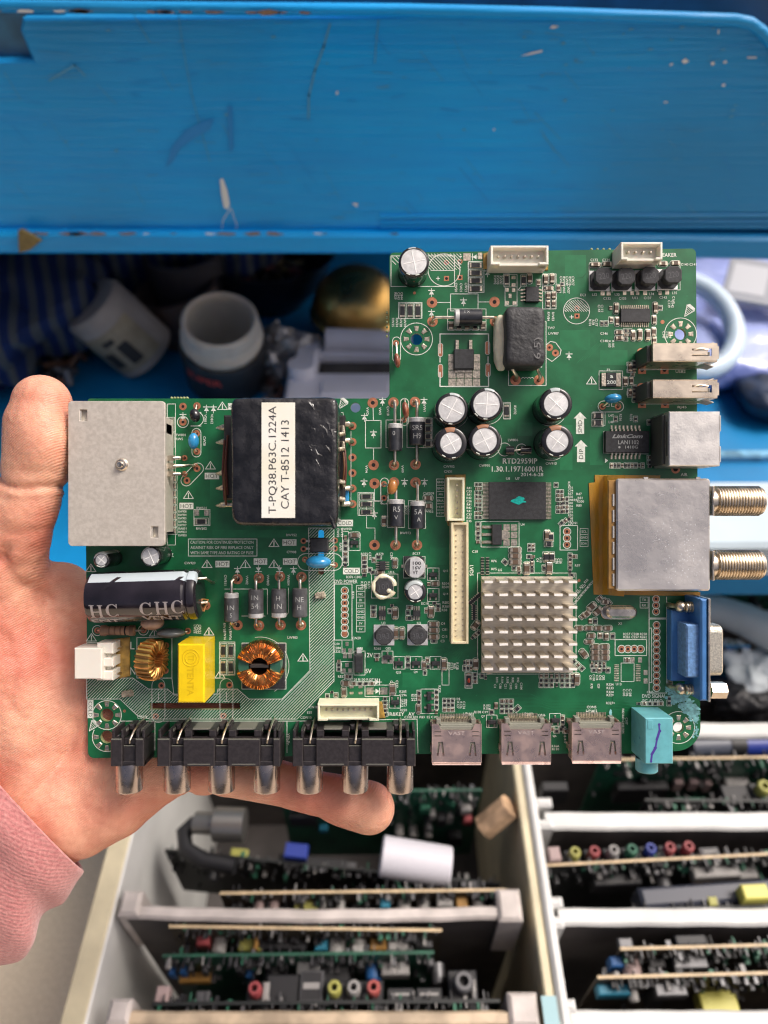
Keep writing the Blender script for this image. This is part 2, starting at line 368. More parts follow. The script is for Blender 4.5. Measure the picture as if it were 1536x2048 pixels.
# designators (as far as they can be read)
for t, x, y, r in [('C133', 1188, 520, 0), ('C134', 1212, 520, 0), ('C140 C141', 1377, 529, 0), ('L32', 1189, 589, 0), ('L33', 1234, 589, 0), ('L34', 1303, 588, 0), ('L35', 1349, 586, 0), ('C132', 1214, 597, 0), ('C135', 1245, 597, 0), ('U13', 1270, 596, 0),
    ('C137', 1295, 596, 0), ('C143', 1326, 595, 0), ('EC3', 1166, 590, 0), ('F2', 1217, 740, 0), ('TW7', 1102, 656, 0), ('LW907', 1107, 667, 0), ('C146', 1208, 667, 0), ('C148', 1208, 682, 0), ('L47', 1222, 831, 0), ('L48', 1222, 844, 0),
    ('LW806', 1026, 880, 0), ('CW902', 898, 933, 0), ('CW910', 969, 931, 0), ('CW913', 1102, 927, 0), ('CN31', 896, 943, 0), ('U8', 1016, 957, 0), ('U7', 1035, 957, 0), ('U4', 1045, 1049, 0), ('CW909', 857, 987, 0), ('RW953', 856, 1023, 0),
    ('RW973', 811, 1066, 0), ('CN1', 1148, 1046, 0), ('EC17', 833, 1107, 0), ('EC18', 850, 1207, 0), ('R375', 729, 1108, 0), ('R379', 760, 1108, 0), ('R376 C302', 708, 1154, 0), ('U16', 783, 1144, 0), ('Q15', 891, 1142, 0), ('Q14', 891, 1188, 0),
    ('R504', 891, 1167, 0), ('R500', 891, 1174, 0), ('R502', 892, 1205, 0), ('R389', 892, 1213, 0), ('R38', 889, 1220, 0), ('U3', 767, 1246, 0), ('U2', 838, 1246, 0), ('C4', 886, 1247, 0), ('C81', 889, 1259, 0), ('C13', 889, 1273, 0), ('C3', 885, 1282, 0),
    ('CN20', 713, 1276, 0), ('Q20', 674, 1288, 0), ('C284', 674, 1296, 0), ('R335', 674, 1303, 0), ('C50', 720, 1297, 0), ('R365', 755, 1297, 0), ('Q22', 776, 1297, 0), ('Q23', 797, 1345, 0), ('Q4', 831, 1344, 0), ('R337', 683, 1353, 0),
    ('C107', 696, 1358, 0), ('R128 R130 R127 B3', 728, 1359, 0), ('R205', 806, 1383, 0), ('C296', 806, 1390, 0), ('R218', 807, 1400, 0), ('R228', 807, 1405, 0), ('R217', 807, 1411, 0), ('R220', 807, 1420, 0), ('CON10', 612, 1435, 0), ('E35', 619, 1425, 0),
    ('CN18', 627, 1414, 0), ('C100 R91 R83  E5 C101 R86 R87', 856, 1434, 0), ('CON7', 900, 1432, 0), ('C125', 913, 1398, 0), ('LW903', 585, 1275, 0), ('CY908', 583, 1104, 0), ('RW952', 583, 1070, 0), ('CW978', 693, 1058, 0), ('CW920', 380, 1126, 0),
    ('RW501', 403, 1016, 0), ('RW502', 403, 1057, 0), ('TW801', 361, 870, 0), ('RW5', 359, 878, 0), ('CON6', 1081, 1430, 0), ('CON5', 1183, 1414, 0), ('R103', 974, 1411, 0), ('R104', 974, 1417, 0), ('R108 C19', 962, 1424, 0), ('Q7', 966, 1433, 0),
    ('U5', 1000, 1140, 0), ('RP6', 988, 1122, 0), ('RP5', 988, 1138, 0), ('C18', 950, 1103, 0), ('U13', 1237, 1368, 0), ('R334', 1220, 1369, 0), ('R333', 1220, 1376, 0), ('R324', 1220, 1384, 0), ('R329', 1220, 1390, 0), ('R327+', 1221, 1406, 0),
    ('CN5', 1300, 1384, 0), ('R257 C208 R258', 1270, 1268, 0), ('R265 C257 R262', 1270, 1274, 0), ('Q6', 1109, 1472, 0), ('R16A', 1111, 1492, 0), ('R110', 1111, 1498, 0), ('R97', 1155, 1131, 0), ('R91', 1152, 1000, 0), ('R47', 1158, 988, 0), ('R81', 1160, 996, 0),
    ('R300', 1161, 1003, 0), ('R80', 1158, 1011, 0), ('X1', 1240, 1247, 0)]:
    sl_text(t, x, y, 5.0, r, None, 0, .01)
for k in range(8): sl_text(('RW908', 'RW904', 'RW905', 'RW906', 'RW917', 'RA831', 'RW831', 'RW803')[k], 365, 1023 + 6.8*k, 4.6, 0, 16, 0, .01)
# columns of vertical designators
def vcol(x, y, names, dx=6.2, h=5, rot=-90):
    for i, t in enumerate(names): sl_text(t, x + dx*i, y, h, rot, None, 0, .01)
vcol(791, 592, ['R829', 'C843', 'C844']); vcol(786, 645, ['RW35', 'RW34', 'RW38', 'RW30'], 8); vcol(912, 575, ['CW20', 'CW21', 'CW22'], 10); vcol(990, 560, ['RW92', 'RW93', 'RW91', 'RW94'], 5.5); vcol(1122, 562, ['CW86', 'RW80', 'CW40', 'RW38', 'CW27'], 6)
vcol(1128, 578, ['RW85', 'CW27'], 9); vcol(1097, 633, ['RW84', 'RW83'], 9); vcol(1338, 608, ['C139', 'C142'], 7); vcol(1347, 600, ['C160']); vcol(1198, 617, ['C144', 'C112'], 6); vcol(1180, 645, ['R101', 'R78', 'C177'], 6.3); vcol(1219, 688, ['R103', 'R105'], 7); vcol(1327, 670, ['C147', 'C149', 'R149'], 6.5, 4.6)
vcol(1241, 835, ['R336'], 7); vcol(1262, 835, ['R335']); vcol(411, 838, ['VD811', 'VD812'], 13); vcol(409, 882, ['CW28']); vcol(1078, 822, []); vcol(1030, 820, ['RW32']); vcol(849, 816, ['VW1'], 12); vcol(760, 822, ['VW3', 'CW10'], 16); vcol(735, 822, ['VW2']); vcol(805, 938, ['VW9']); vcol(733, 938, ['VW4'])
vcol(811, 1020, ['RW35', 'RW34'], 5.5); vcol(681, 1094, ['RW91', 'RW83'], 9); vcol(676, 1065, ['CW78', 'RW95'], 8); vcol(724, 1170, ['R377', 'C357', 'R373'], 7); vcol(706, 1190, ['R320']); vcol(740, 1112, ['C374']); vcol(783, 1112, ['C304']); vcol(783, 1368, ['C121']); vcol(794, 1368, ['C122'], 12)
vcol(898, 1332, ['R115', 'C121', 'R65', 'R128'], 5.6); vcol(825, 1395, ['R134', 'R132'], 6); vcol(879, 1378, ['R329']); vcol(916, 1410, ['R127', 'R126', 'C124'], 6); vcol(911, 1427, []); vcol(990, 1372, ['C4', 'C98', 'C31', 'C102', 'C99', 'C104'], 10.5, 4.6); vcol(994, 1360, ['R101', 'R104', 'R108', 'R88', 'R92'], 10.5, 4.6)
vcol(1181, 1355, ['C41', 'C100', 'C38', 'C45', 'C82'], 6.5, 4.6); vcol(1183, 1372, ['R73', 'E29'], 14, 4.6); vcol(1248, 1385, ['C105', 'C106', 'C108']); vcol(1246, 1442, ['R82 R83 C108 R84', 'C107'], 7, 4.6); vcol(449, 1255, ['RW18', 'RW17'], 11); vcol(450, 1271, ['RW16', 'RW06'], 11)
vcol(390, 1258, ['LW22', 'CW22', 'CW21'], 5); vcol(451, 1160, ['CW811']); vcol(536, 1160, ['VW803'], 12); vcol(494, 1160, ['VW02'], 12); vcol(577, 1160, ['VW804'], 12); vcol(1112, 1122, ['C79', 'C22', 'C26'], 5, 4.6); vcol(1075, 1120, ['C4', 'R10', 'C79'], 6, 4.6); vcol(1085, 1480, ['RW9', 'R12'], 9, 4.6); vcol(1130, 1470, ['R31 R15 R17'], 6, 4.6)
vcol(1138, 968, ['R29'], 5, 4.6); vcol(1295, 935, [], 5)
for i in range(13): sl_text(random.choice(['R30', 'R48', 'C94', 'R59', 'R53', 'R56', 'R57', 'C91']), 1141, 975 + 6.2*i, 4.6, 0, None, 0, .01)
for i in range(11): sl_text(random.choice(['R41', 'C33', 'R37', 'C36', 'R42', 'R35']), 938, 976 + 6.6*i, 4.6, 0, None, 0, .01)
for i in range(9): sl_text(random.choice(['R31', 'C33', 'R27', 'C86', 'R22', 'R25']), 1172 - i*4.6, 1162 + 5.4*i + (i % 2)*5, 4.6, 48, None, 0, .01); sl_text(random.choice(['C58', 'C86', 'R22', 'C77']), 1183 - i*4.6, 1166 + 5.4*i, 4.6, 48, None, 0, .01)
# connector tables
def table(x0, y0, w, h, names, ts=4.6):
    n = len(names); sl_rect(x0, y0, x0+w, y0+h*n, 1*PX)
    for i, t in enumerate(names):
        if i: sl_line([(x0, y0+h*i), (x0+w, y0+h*i)], 1*PX)
        sl_text(t, x0+w/2, y0+h*(i+.5), ts, 0, None, 0, .01)
table(713, 1171, 17, 11.6, ['NC', 'NC', 'IR', '12V', 'GND', 'GND', '5V', '5V']); table(873, 958, 16, 12.4, ['GND', 'GND', 'ADJ', 'ENA', '+12V', '+12V']); table(1160, 1057, 16, 12, ['SCL', 'GND', 'SDA']); table(1280, 1194, 16, 11, ['TX', 'RX'])
# through-hole rows
for i in range(8): pad_c(689.5, 1181 + 12.4*i, 5.2, 2.2 if i < 7 else 0, ring=True, square=(i == 7))
sl_rect(669, 1168, 704, 1280)
for i in range(11): pad_c(1313, 1250 + 12.6*i, 5, 2.6, ring=True, square=(i == 0))
sl_rect(1298, 1238, 1333, 1386); sl_line([(1299, 1256), (1303, 1256), (1303, 1365), (1299, 1365)])
for i in range(3): pad_c(1312, 1198 + 12.6*i, 5, 2.6, ring=True, square=(i == 0)); pad_c(1134, 1063 + 13.2*i, 5.5, 2.8, ring=True, square=(i == 0))
sl_line([(1298, 1194), (1298, 1236), (1333, 1236), (1333, 1194)]); sl_rect(1120, 1051, 1155, 1100)
for i in range(4): pad_c(1243 + 12.7*i, 1298, 5.5, 2.6, ring=True, square=(i == 0))
sl_rect(1230, 1279, 1293, 1311)
for x, y in ((745.5, 805.6), (747, 930), (749, 967)): pad_c(x, y, 10.5, 4); 
pad_c(749, 1090, 10.5, 4.5)
for x, y in ((787, 805), (788, 930), (788, 965), (791, 1090), (830, 804), (831, 929), (831, 965), (834, 1090)): pad_c(x, y, 10.5, 3.5)
for x, y in ((864, 605), (989, 604), (865, 643), (990, 643)): pad_c(x, y, 10.5, 4)
for y in (852, 884, 915, 946, 977, 1008): pad_c(705, y, 8, 3.6)
sl_line([(702, 862), (702, 1000)], 1*PX); sl_line([(683, 825), (686, 825), (688, 840)], 1*PX)
for x, y in ((1031, 760), (1078, 760)): pad_c(x, y, 10.5, 4)
sl_rect(1017, 643, 1092, 771); [sl_circ(1046 + 6*i, 758, 3, 1*PX, 0, 180) for i in range(4)]
sl_poly([(1020,733),(1084,733),(1084,735),(1020,735)])
for x, y in ((1099, 695), (1111, 706)): pad_c(x, y, 7, 2.6)
sl_line([(1092, 690), (1101, 683), (1111, 685), (1122, 700), (1120, 710), (1104, 723), (1093, 716)])
for x, y in ((366, 813), (366, 844), (394, 812)): pad_c(x, y, 7.5, 3)
sl_circ(366, 844, 11); sl_line([(382, 852), (402, 852)]); sl_circ(393, 838, 14, a0=-90, a1=60)
sl_line(stadium(393, 866, 393, 905, 9), closed=True); pad_c(393, 867, 7, 3); pad_c(394, 903, 7, 3)
sl_line(stadium(373, 961, 396, 937, 11), closed=True); pad_c(374, 961, 7, 3); pad_c(394, 937, 7, 3); pad_c(369, 916, 6, 3); pad_c(369, 948, 6, 3); pad_c(391, 931, 5, 2)
sl_line(stadium(769, 964, 769, 1000, 8), closed=True); pad_c(768, 968, 6, 3); pad_c(768, 996, 6, 3); sl_line([(747, 1002), (765, 1002)], 2*PX); sl_rect(762, 970, 775, 1008, 1*PX)
sl_line(stadium(809, 805, 809, 843, 8), closed=True); pad_c(808, 840, 5.5, 3)
sl_line(stadium(793, 682, 793, 716, 8), closed=True); pad_c(792, 686, 6, 3)
sl_line(stadium(1207, 813, 1236, 813, 11), closed=True); pad_c(1205, 813, 6.5, 3); pad_c(1236, 813, 6.5, 3); sl_line([(1213, 813), (1218, 813), (1218, 808)]); sl_line([(1228, 813), (1223, 813), (1223, 808)])
sl_line(stadium(612, 1124, 668, 1124, 17), closed=True); pad_c(610, 1119, 6, 3); pad_c(670, 1130, 6, 3)
for x, y in ((607, 1082), (607, 1098), (670, 1081), (670, 1097)): pad_c(x, y, 6, 3)
for x, y in ((1282, 704), (1284, 740), (1329, 740), (1282, 774), (1284, 808), (1330, 808)): pad_c(x, y, 8, 4, square=(y > 700 and x > 1283))
sl_line([(1279, 700), (1279, 740), (1392, 738)]); sl_line([(1279, 770), (1279, 808), (1392, 808)])
pad_c(1351, 938, 9, 5); pad_c(412, 1211, 9, 4)
for x, y in ((475, 1158), (518, 1156), (560, 1153), (603, 1154), (475, 1250), (518, 1251), (561, 1250), (602, 1250)): pad_c(x, y, 10.5, 5)
sl_line([(450, 1178), (535, 1178), (535, 1228)]); sl_line([(577, 1176), (577, 1225), (572, 1232)]); sl_line([(484, 1232), (530, 1232)]); sl_line([(463, 1178), (464, 1183)])
for x, y in ((332, 1291), (331, 1341), (323, 1371), (459, 1370), (312, 1433), (447, 1432), (195, 1261), (287, 1260), (249, 1422), (376, 1262)): pad_c(x, y, 6.5 if x != 249 else 3, 3 if x != 249 else 0)
sl_circ(195, 1261, 10); sl_circ(287, 1260, 10)
for x in (317, 453): sl_line(stadium(x, 1370, x, 1432, 13), 1*PX, True); sl_line([(x-5, 1403), (x+5, 1403)], 1*PX); sl_line([(x, 1385), (x, 1400)], 1*PX)
sl_line([(274, 1275), (344, 1275), (344, 1356), (274, 1356)], closed=True); sl_line([(344, 1357), (348, 1390), (360, 1390)]); sl_rect(174, 1285, 260, 1300)
sl_rect(484, 1286, 572, 1378); sl_circ(520, 1332, 58, 1*PX, -60, 100)
for x, y in ((495, 1296), (560, 1296), (495, 1366), (560, 1366)): pads.poly([q2(x-12, y-9), q2(x+12, y-9), q2(x+12, y+9), q2(x-12, y+9)][::-1], ZP, 2)
# diode outlines and lines
sl_rect(901, 588, 956, 622); sl_line([(875, 605), (900, 605)]); sl_line([(956, 604), (978, 604)]); diode_sym(927, 604)
sl_rect(731, 841, 762, 896); sl_line([(746, 816), (747, 841)]); sl_line([(747, 896), (747, 919)]); sl_line([(749, 978), (749, 1002), (733, 1004), (733, 1056), (750, 1056), (750, 1080)], 1*PX)
sl_rect(772, 840, 805, 895); sl_rect(814, 836, 863, 895); sl_rect(775, 1000, 809, 1055); sl_rect(817, 1001, 851, 1057)
sl_line([(880, 706), (880, 668), (977, 668), (977, 706)], 2.2*PX); sl_line([(880, 745), (880, 773), (977, 773), (977, 745)], 2.2*PX); sl_line([(880, 716), (880, 724)], 2*PX); sl_line([(976, 714), (976, 730)], 2*PX)
for x, y in ((881, 700), (881, 742), (975, 696), (976, 740)): pads.poly([q2(*p) for p in stadium(x, y-9, x, y+9, 4)][::-1], ZP, 0); sl_line(stadium(x, y-9, x, y+9, 4.5), 1*PX, True)
for i in range(4):
    for j in range(4): pad_r(904 + 16.2*i, 716 + 16.2*j, 15, 15)
pad_r(934, 514, 15, 15); pad_r(960, 512, 9, 13)
sl_line([(1042, 573), (1036, 580), (1042, 581)])
# IC outline boxes
for r_ in ((937, 523, 968, 585), (797, 605, 844, 637), (895, 618, 972, 659), (1008, 549, 1034, 574), (1010, 574, 1034, 612), (1085, 548, 1112, 618), (1178, 528, 1360, 580), (1198, 742, 1245, 779), (1186, 824, 1210, 851), (1007, 805, 1021, 838),
           (962, 1043, 1038, 1094), (955, 1146, 1152, 1348), (855, 1136, 878, 1161), (855, 1177, 878, 1203), (764, 1302, 786, 1326), (787, 1313, 810, 1338), (821, 1313, 844, 1339), (860, 1313, 882, 1338), (842, 1378, 875, 1427), (779, 1391, 801, 1416),
           (682, 1323, 706, 1346), (684, 1280, 706, 1306), (388, 1019, 420, 1051), (716, 985, 748, 1031), (439, 1284, 470, 1318), (439, 1318, 470, 1350), (749, 1253, 786, 1290), (817, 1253, 855, 1290), (743, 1148, 796, 1196), (698, 1066, 720, 1101), (685, 1063, 697, 1131),
           (1242, 1326, 1268, 1363), (973, 1430, 994, 1455), (1099, 1427, 1121, 1452), (335, 808, 351, 1090), (884, 1325, 898, 1370), (708, 1302, 730, 1350), (730, 1370, 780, 1393), (807, 1113, 850, 1156)):
    sl_rect(*r_, w=1.1*PX)
for x, y, r in ((1170, 1230, 3), (937, 1349, 3), (1325, 644, 4), (1158, 1161, 3.2), (829, 586, 3)): pads.disc(q2(x, y), r*PX, ZP, 0)
for x, y, w_, h_ in ((1014, 580, 7, 8), (1027, 580, 7, 8), (1020, 592, 6, 9), (1014, 606, 8, 8), (1029, 606, 8, 8), (1027, 555, 8, 7), (1027, 570, 8, 7), (1205, 587, 8, 8), (1217, 587, 8, 8), (1249, 586, 7, 8), (1264, 586, 7, 8), (1275, 586, 7, 8), (1290, 586, 8, 8), (1320, 586, 7, 8), (1334, 585, 8, 8),
    (394, 1026, 9, 11), (413, 1026, 9, 11), (694, 1288, 6, 8), (688, 1301, 7, 8), (700, 1301, 7, 8), (690, 1312, 8, 9), (700, 1312, 8, 9), (694, 1330, 7, 8), (688, 1341, 7, 8), (700, 1341, 7, 8), (740, 1382, 14, 14), (768, 1382, 14, 14), (770, 1320, 10, 14), (784, 1320, 9, 12), (1265, 1320, 8, 10), (1280, 1320, 8, 10), (1291, 1345, 8, 10), (1291, 1362, 8, 10),
    (703, 1374, 8, 5), (703, 1386, 8, 5), (721, 1374, 8, 5), (721, 1386, 8, 5)): pad_r(x, y, w_, h_)
for i in range(10): pad_r(1233, 1330 + 3.5*i, 10, 1.8); pad_r(1276, 1330 + 3.5*i, 10, 1.8)
# traces under the solder mask
def trace(pts, w=1.4, m=0): tr.line([q2(*p) for p in pts], w*PX, ZT, m)
for i in range(7): trace([(1155 + 3.6*i, 725 - 1.5*i), (1190 + 3*i, 690 - 1.5*i), (1212 + 3*i, 672)], 1.2, i % 2)
for i in range(8): trace([(990, 1388 + 4*i), (1062 + 3*i, 1388 + 4*i), (1090 + 3*i, 1402 + 3*i), (1200, 1402 + 3*i)], 1.1, i % 2)
for i in range(9): trace([(900 - 2*i, 1290 + 3*i), (930, 1255 + 4*i), (955, 1240 + 4*i)], 1.0, i % 2)
for i in range(6): trace([(860 + 5*i, 1300 + 4*i), (900 + 3*i, 1300 + 4*i), (925, 1285 + 4*i)], 1.0, 0)
for i in range(7): trace([(1205, 1330 + 4*i), (1225, 1350 + 3*i), (1225, 1400 + 3*i), (1300, 1408 + 3*i)], 1.0, i % 2)
for i in range(10): trace([(945 + 5*i, 1046), (945 + 5*i, 1060 + i*2), (960 + 4*i, 1085 + 2*i)], 1.0, i % 2)
for pts in ([(800, 720), (800, 780), (870, 780)], [(1120, 560), (1165, 555), (1178, 540)], [(1096, 600), (1120, 640), (1140, 650), (1230, 655)], [(1120, 800), (1190, 720)], [(870, 935), (800, 1000)], [(852, 1150), (852, 1290), (905, 1300)], [(700, 1290), (660, 1290)],
            [(735, 1130), (735, 1280), (750, 1300)], [(900, 1450), (1000, 1450)], [(805, 1100), (805, 1240)], [(600, 800), (690, 800)], [(1000, 870), (1000, 915)], [(1350, 620), (1350, 655), (1320, 660)]): trace(pts, 2.2, 1)
for r_ in ((425, 1060, 600, 1075), (500, 1135, 612, 1150), (345, 890, 362, 1000), (860, 1095, 898, 1130), (805, 1345, 850, 1375), (1005, 1440, 1040, 1500), (640, 1290, 664, 1330), (1120, 850, 1145, 940), (1035, 845, 1065, 872), (1180, 860, 1205, 930), (745, 1060, 745, 1061),
           (1000, 510, 1000, 511), (1130, 510, 1172, 600), (1120, 660, 1180, 700), (1200, 700, 1255, 730), (870, 1450, 905, 1500), (480, 1270, 580, 1284), (420, 900, 450, 1000)):
    a, b = q2(r_[0], r_[1]), q2(r_[2], r_[3]); tr.poly([(a[0], b[1]), (b[0], b[1]), (b[0], a[1]), (a[0], a[1])], ZT-.008, 0)
for i in range(420):   # vias
    x, y = random.uniform(800, 1390), random.uniform(505, 1500)
    if i % 3 == 0: x, y = random.uniform(640, 960), random.uniform(1150, 1440)
    if not inside((x, y), out): continue
    a = q2(x, y); tr.disc(a, random.uniform(.9, 1.6)*PX, ZT+.01, random.choice((0, 0, 1)), 8)
# teal paint spill near the blue jack
spill = MB()
def blob(cx, cy, r, n=26, ex=1.0, seed=0):
    rr = random.Random(seed); ph = [rr.uniform(0, 6.3) for _ in range(5)]
    return [(cx + ex*r*(1 + .22*math.sin(3*t+ph[0]) + .14*math.sin(5*t+ph[1]) + .1*math.sin(8*t+ph[2]))*math.cos(t), cy + r*(1 + .2*math.sin(2*t+ph[3]) + .14*math.sin(6*t+ph[4]))*math.sin(t)) for t in [2*math.pi*i/n for i in range(n)]]
rr = random.Random(3)
for i in range(150):
    t = rr.random(); x = 1335 + 58*t + rr.uniform(-8, 8); y = 1385 + 48*t**1.5 + rr.uniform(-16, 16)*(1.0)
    if x > 1398: continue
    P = [q2(*p) for p in blob(x, y, rr.uniform(1, 4.2), 12, 1.6, i)]; spill.add([(a, b, .12 + .002*i/150) for a, b in P], [tuple(range(len(P)))])
for i in range(50):
    t = rr.random(); P = [q2(*p) for p in blob(rr.gauss(1392, 3), 1420 + 55*t, rr.uniform(.8, 2.5), 10, 1, i+900)]; spill.add([(a, b, .125) for a, b in P], [tuple(range(len(P)))])
P = [q2(*p) for p in blob(1221, 1425, 6, 16, .5, 77)]; spill.prism(P, .09, .16); 
TEAL = M('teal_paint', (0.22, 0.50, 0.52), 0.5, var=.3, vs=800)
spill.build('paint_spill', TEAL, pcb)

# ---------------------------------------------------------------- components
def comp(mb, name, mats, label=None, parent=None):
    o = mb.build(name, mats, parent or board)
    if label: o['label'] = label
    return o
# tiny chips: resistor and capacitor meshes shared between copies
def chip_mesh(kind):
    mb = MB()
    if kind == 'R': mb.box(-.5, -.5, 0.03, .5, .5, .22, .03, 1); mb.box(-.34, -.46, .2, .34, .46, .27, .02, 0)
    elif kind == 'C': mb.box(-.5, -.5, 0.03, .5, .5, .5, .06, 1); mb.box(-.3, -.505, .04, .3, .505, .505, .06, 0)
    elif kind == 'L': mb.box(-.5, -.5, 0.03, .5, .5, .5, .06, 1); mb.box(-.36, -.505, .04, .36, .505, .505, .06, 0)
    return mb
CH = {}
CNT = {'R': 0, 'C': 0, 'L': 0}
KIND = {'R': ('chip_resistor', [CHIPR, SOLDER]), 'C': ('chip_capacitor', [TAN, SOLDER]), 'L': ('chip_inductor', [CHIPR, SOLDER])}
rest = MB()
def chip(k, x, y, l, w, ang=0, sil=True):
    a = q2(x, y); L, W = l*PX*.92, w*PX*.88; zs = {'R': 1.6, 'C': 1.5 if w > 8 else .9, 'L': 1.6}[k]
    if l < 12: zs *= .7
    ang += random.uniform(-2, 2)
    if CNT[k] < 96 and l >= 7:
        if k not in CH:
            o = chip_mesh(k).build(KIND[k][0], KIND[k][1], board); CH[k] = o
        else: o = CH[k].copy(); COL.objects.link(o)
        o.location = (a[0]*.001, a[1]*.001, 0.00004); o.rotation_euler = (0, 0, math.radians(ang)); o.scale = (L, W, zs); CNT[k] += 1
    else:
        X = T(a[0], a[1], .04) @ Rz(ang) @ Matrix.Diagonal((L, W, zs, 1)); c = chip_mesh(k)
        o_ = len(rest.v); rest.v += [tuple(X @ Vector(v)) for v in c.v]; rest.f += [tuple(i+o_ for i in f) for f in c.f]
        rest.mi += [(0 if k != 'C' else 2) if m == 0 else 1 for m in c.mi]; rest.sm += c.sm
    if sil:
        X = T(a[0], a[1], 0) @ Rz(ang); gx, gy = l*PX/2+.22, w*PX/2+.2
        if k == 'C' and l > 15: P = rrect(-gx, -gy, gx, gy, gy*.8, 3)
        else: P = rrect(-gx, -gy, gx, gy)
        P = [tuple((X @ Vector((p[0], p[1], 0)))[:2]) for p in P]; silk.line(P, .9*PX, ZS, 0, True)
for y in (531, 546.5, 562, 578): chip('R', 951, y, 27, 11)
for x in (805, 820.5, 836): chip('R', x, 622, 28, 11, 90)
for y in (993, 1008, 1024): chip('R', 733, y, 25, 10)
for y in (849, 880): chip('R', 342, y, 26, 13, 90)
for i in range(8): chip('R', 341, 957 + 15*i, 24, 11)
for x, y in ((447, 1301), (462, 1301), (447, 1334), (462, 1334)): chip('R', x, y, 26, 10, 90)
chip('R', 403, 1043, 25, 11); chip('R', 1013, 822, 26, 11, 90); chip('R', 1013, 560, 22, 9, 90); chip('R', 1047, 561, 20, 9, 90)
for y in (843, 858, 873, 888): chip('R', 856, y, 16, 11)
for i in range(5): chip('R' if i % 2 else 'C', 902 + 16*i, 652, 15, 10, 90)
for x, y, l, w_, a in ((1059, 557, 20, 9, 90), (1091, 559, 20, 9, 90), (1104, 558, 20, 9, 90), (1098, 577, 16, 8, 0), (1096, 592, 14, 9, 90), (1107, 591, 14, 9, 90), (1096, 608, 14, 8, 90), (1107, 608, 14, 8, 90), (1117, 577, 14, 7, 90), (1077, 566, 12, 7, 90),
    (1190, 530, 21, 9, 0), (1214, 529, 20, 9, 0), (1325, 528, 18, 9, 0), (1350, 527, 18, 9, 0), (1232, 617, 22, 9, 90), (1234, 643, 18, 8, 90), (1310, 616, 22, 9, 90), (1308, 640, 18, 8, 90), (1238, 665, 16, 8, 0), (1238, 676, 16, 8, 0), (1266, 671, 20, 8, 90), (1279, 670, 22, 9, 90), (1295, 670, 22, 9, 90),
    (1307, 664, 18, 8, 90), (1308, 681, 12, 8, 90), (1250, 763, 18, 9, 90), (1262, 762, 16, 8, 90), (1260, 736, 14, 8, 90), (1260, 786, 14, 8, 90), (709, 1070, 21, 10, 0), (768, 1042, 20, 9, 90), (856, 996, 18, 10, 0), (857, 1012, 14, 10, 0), (790, 1126, 20, 9, 90), (760, 1145, 16, 9, 0), (790, 1226, 24, 11, 90), (862, 1223, 24, 11, 90),
    (867, 1248, 22, 10, 0), (867, 1260, 22, 10, 0), (867, 1273, 22, 10, 0), (792, 1266, 24, 9, 90), (804, 1266, 24, 9, 90), (888, 1328, 24, 11, 90), (785, 1378, 24, 11, 90), (692, 1366, 18, 10, 0), (688, 1384, 20, 9, 90), (837, 1417, 20, 8, 90), (951, 1328, 22, 11, 90), (848, 1330, 18, 8, 90), (870, 1167, 16, 9, 0),
    (1030, 1100, 24, 11, 0), (1030, 1112, 24, 11, 0), (1030, 1124, 24, 11, 0), (1053, 1137, 26, 12, 90), (1098, 1136, 26, 12, 90), (1094, 1071, 22, 11, 90), (1153, 1358, 24, 11, 90), (1167, 1307, 20, 11, -50), (1183, 1213, 20, 11, 40), (1195, 1222, 20, 11, 42), (1173, 1228, 16, 9, 42), (951, 1250, 20, 11, 55), (978, 1340, 14, 9, 90),
    (1158, 1256, 17, 9, 0), (1177, 1256, 17, 9, 0), (1196, 1256, 17, 9, 0), (1215, 1256, 17, 9, 0), (1182, 1271, 16, 9, 0), (1212, 1272, 14, 9, 90), (1178, 1283, 18, 8, 0), (1190, 1293, 18, 10, 0), (1209, 1293, 18, 10, 0), (1190, 1304, 18, 10, 0), (1209, 1304, 18, 10, 0), (1190, 1315, 18, 10, 0), (1209, 1315, 18, 10, 0), (1254, 1320, 10, 8, 0), (1210, 1203, 14, 9, 0)): chip('C', x, y, l, w_, a)
for x, y, l, w_, a in ((1195, 832, 20, 11, 0), (1195, 846, 20, 11, 0), (1092, 1114, 18, 10, 90), (1103, 1114, 18, 10, 90), (1101, 1074, 16, 10, 90), (1097, 1088, 15, 8, 0), (1030, 1080, 1, 1, 0)): 
    if l > 1: chip('L', x, y, l, w_, a)
small = []
small += [(691, 1075 + 11*i, 9, 7, 90) for i in range(6)] + [(729, 1116 + 8.5*i, 9, 7, 0) for i in range(5)] + [(740, 1140, 8, 6, 90), (748, 1120, 8, 6, 90), (746, 1144, 8, 6, 0), (757, 1114, 10, 6, 0), (857, 1168, 8, 6, 90), (747, 1215, 9, 7, 0), (747, 1224, 9, 7, 0), (747, 1230, 9, 7, 0), (780, 1222, 8, 6, 90), (784, 1211, 8, 6, 0)]
small += [(819, 1215, 10, 6, 0), (816, 1225, 8, 6, 90), (819, 1236, 12, 7, 0), (853, 1221, 8, 6, 90), (869, 1206, 9, 6, 0), (876, 1212, 8, 6, 90), (876, 1219, 8, 6, 0), (868, 1282, 10, 6, 0), (754, 1311, 9, 6, 0), (754, 1319, 9, 6, 0), (816, 1330, 9, 8, 90), (816, 1318, 9, 6, 90), (855, 1320, 9, 6, 90), (850, 1345, 8, 5, 90), (856, 1333, 9, 6, 90)]
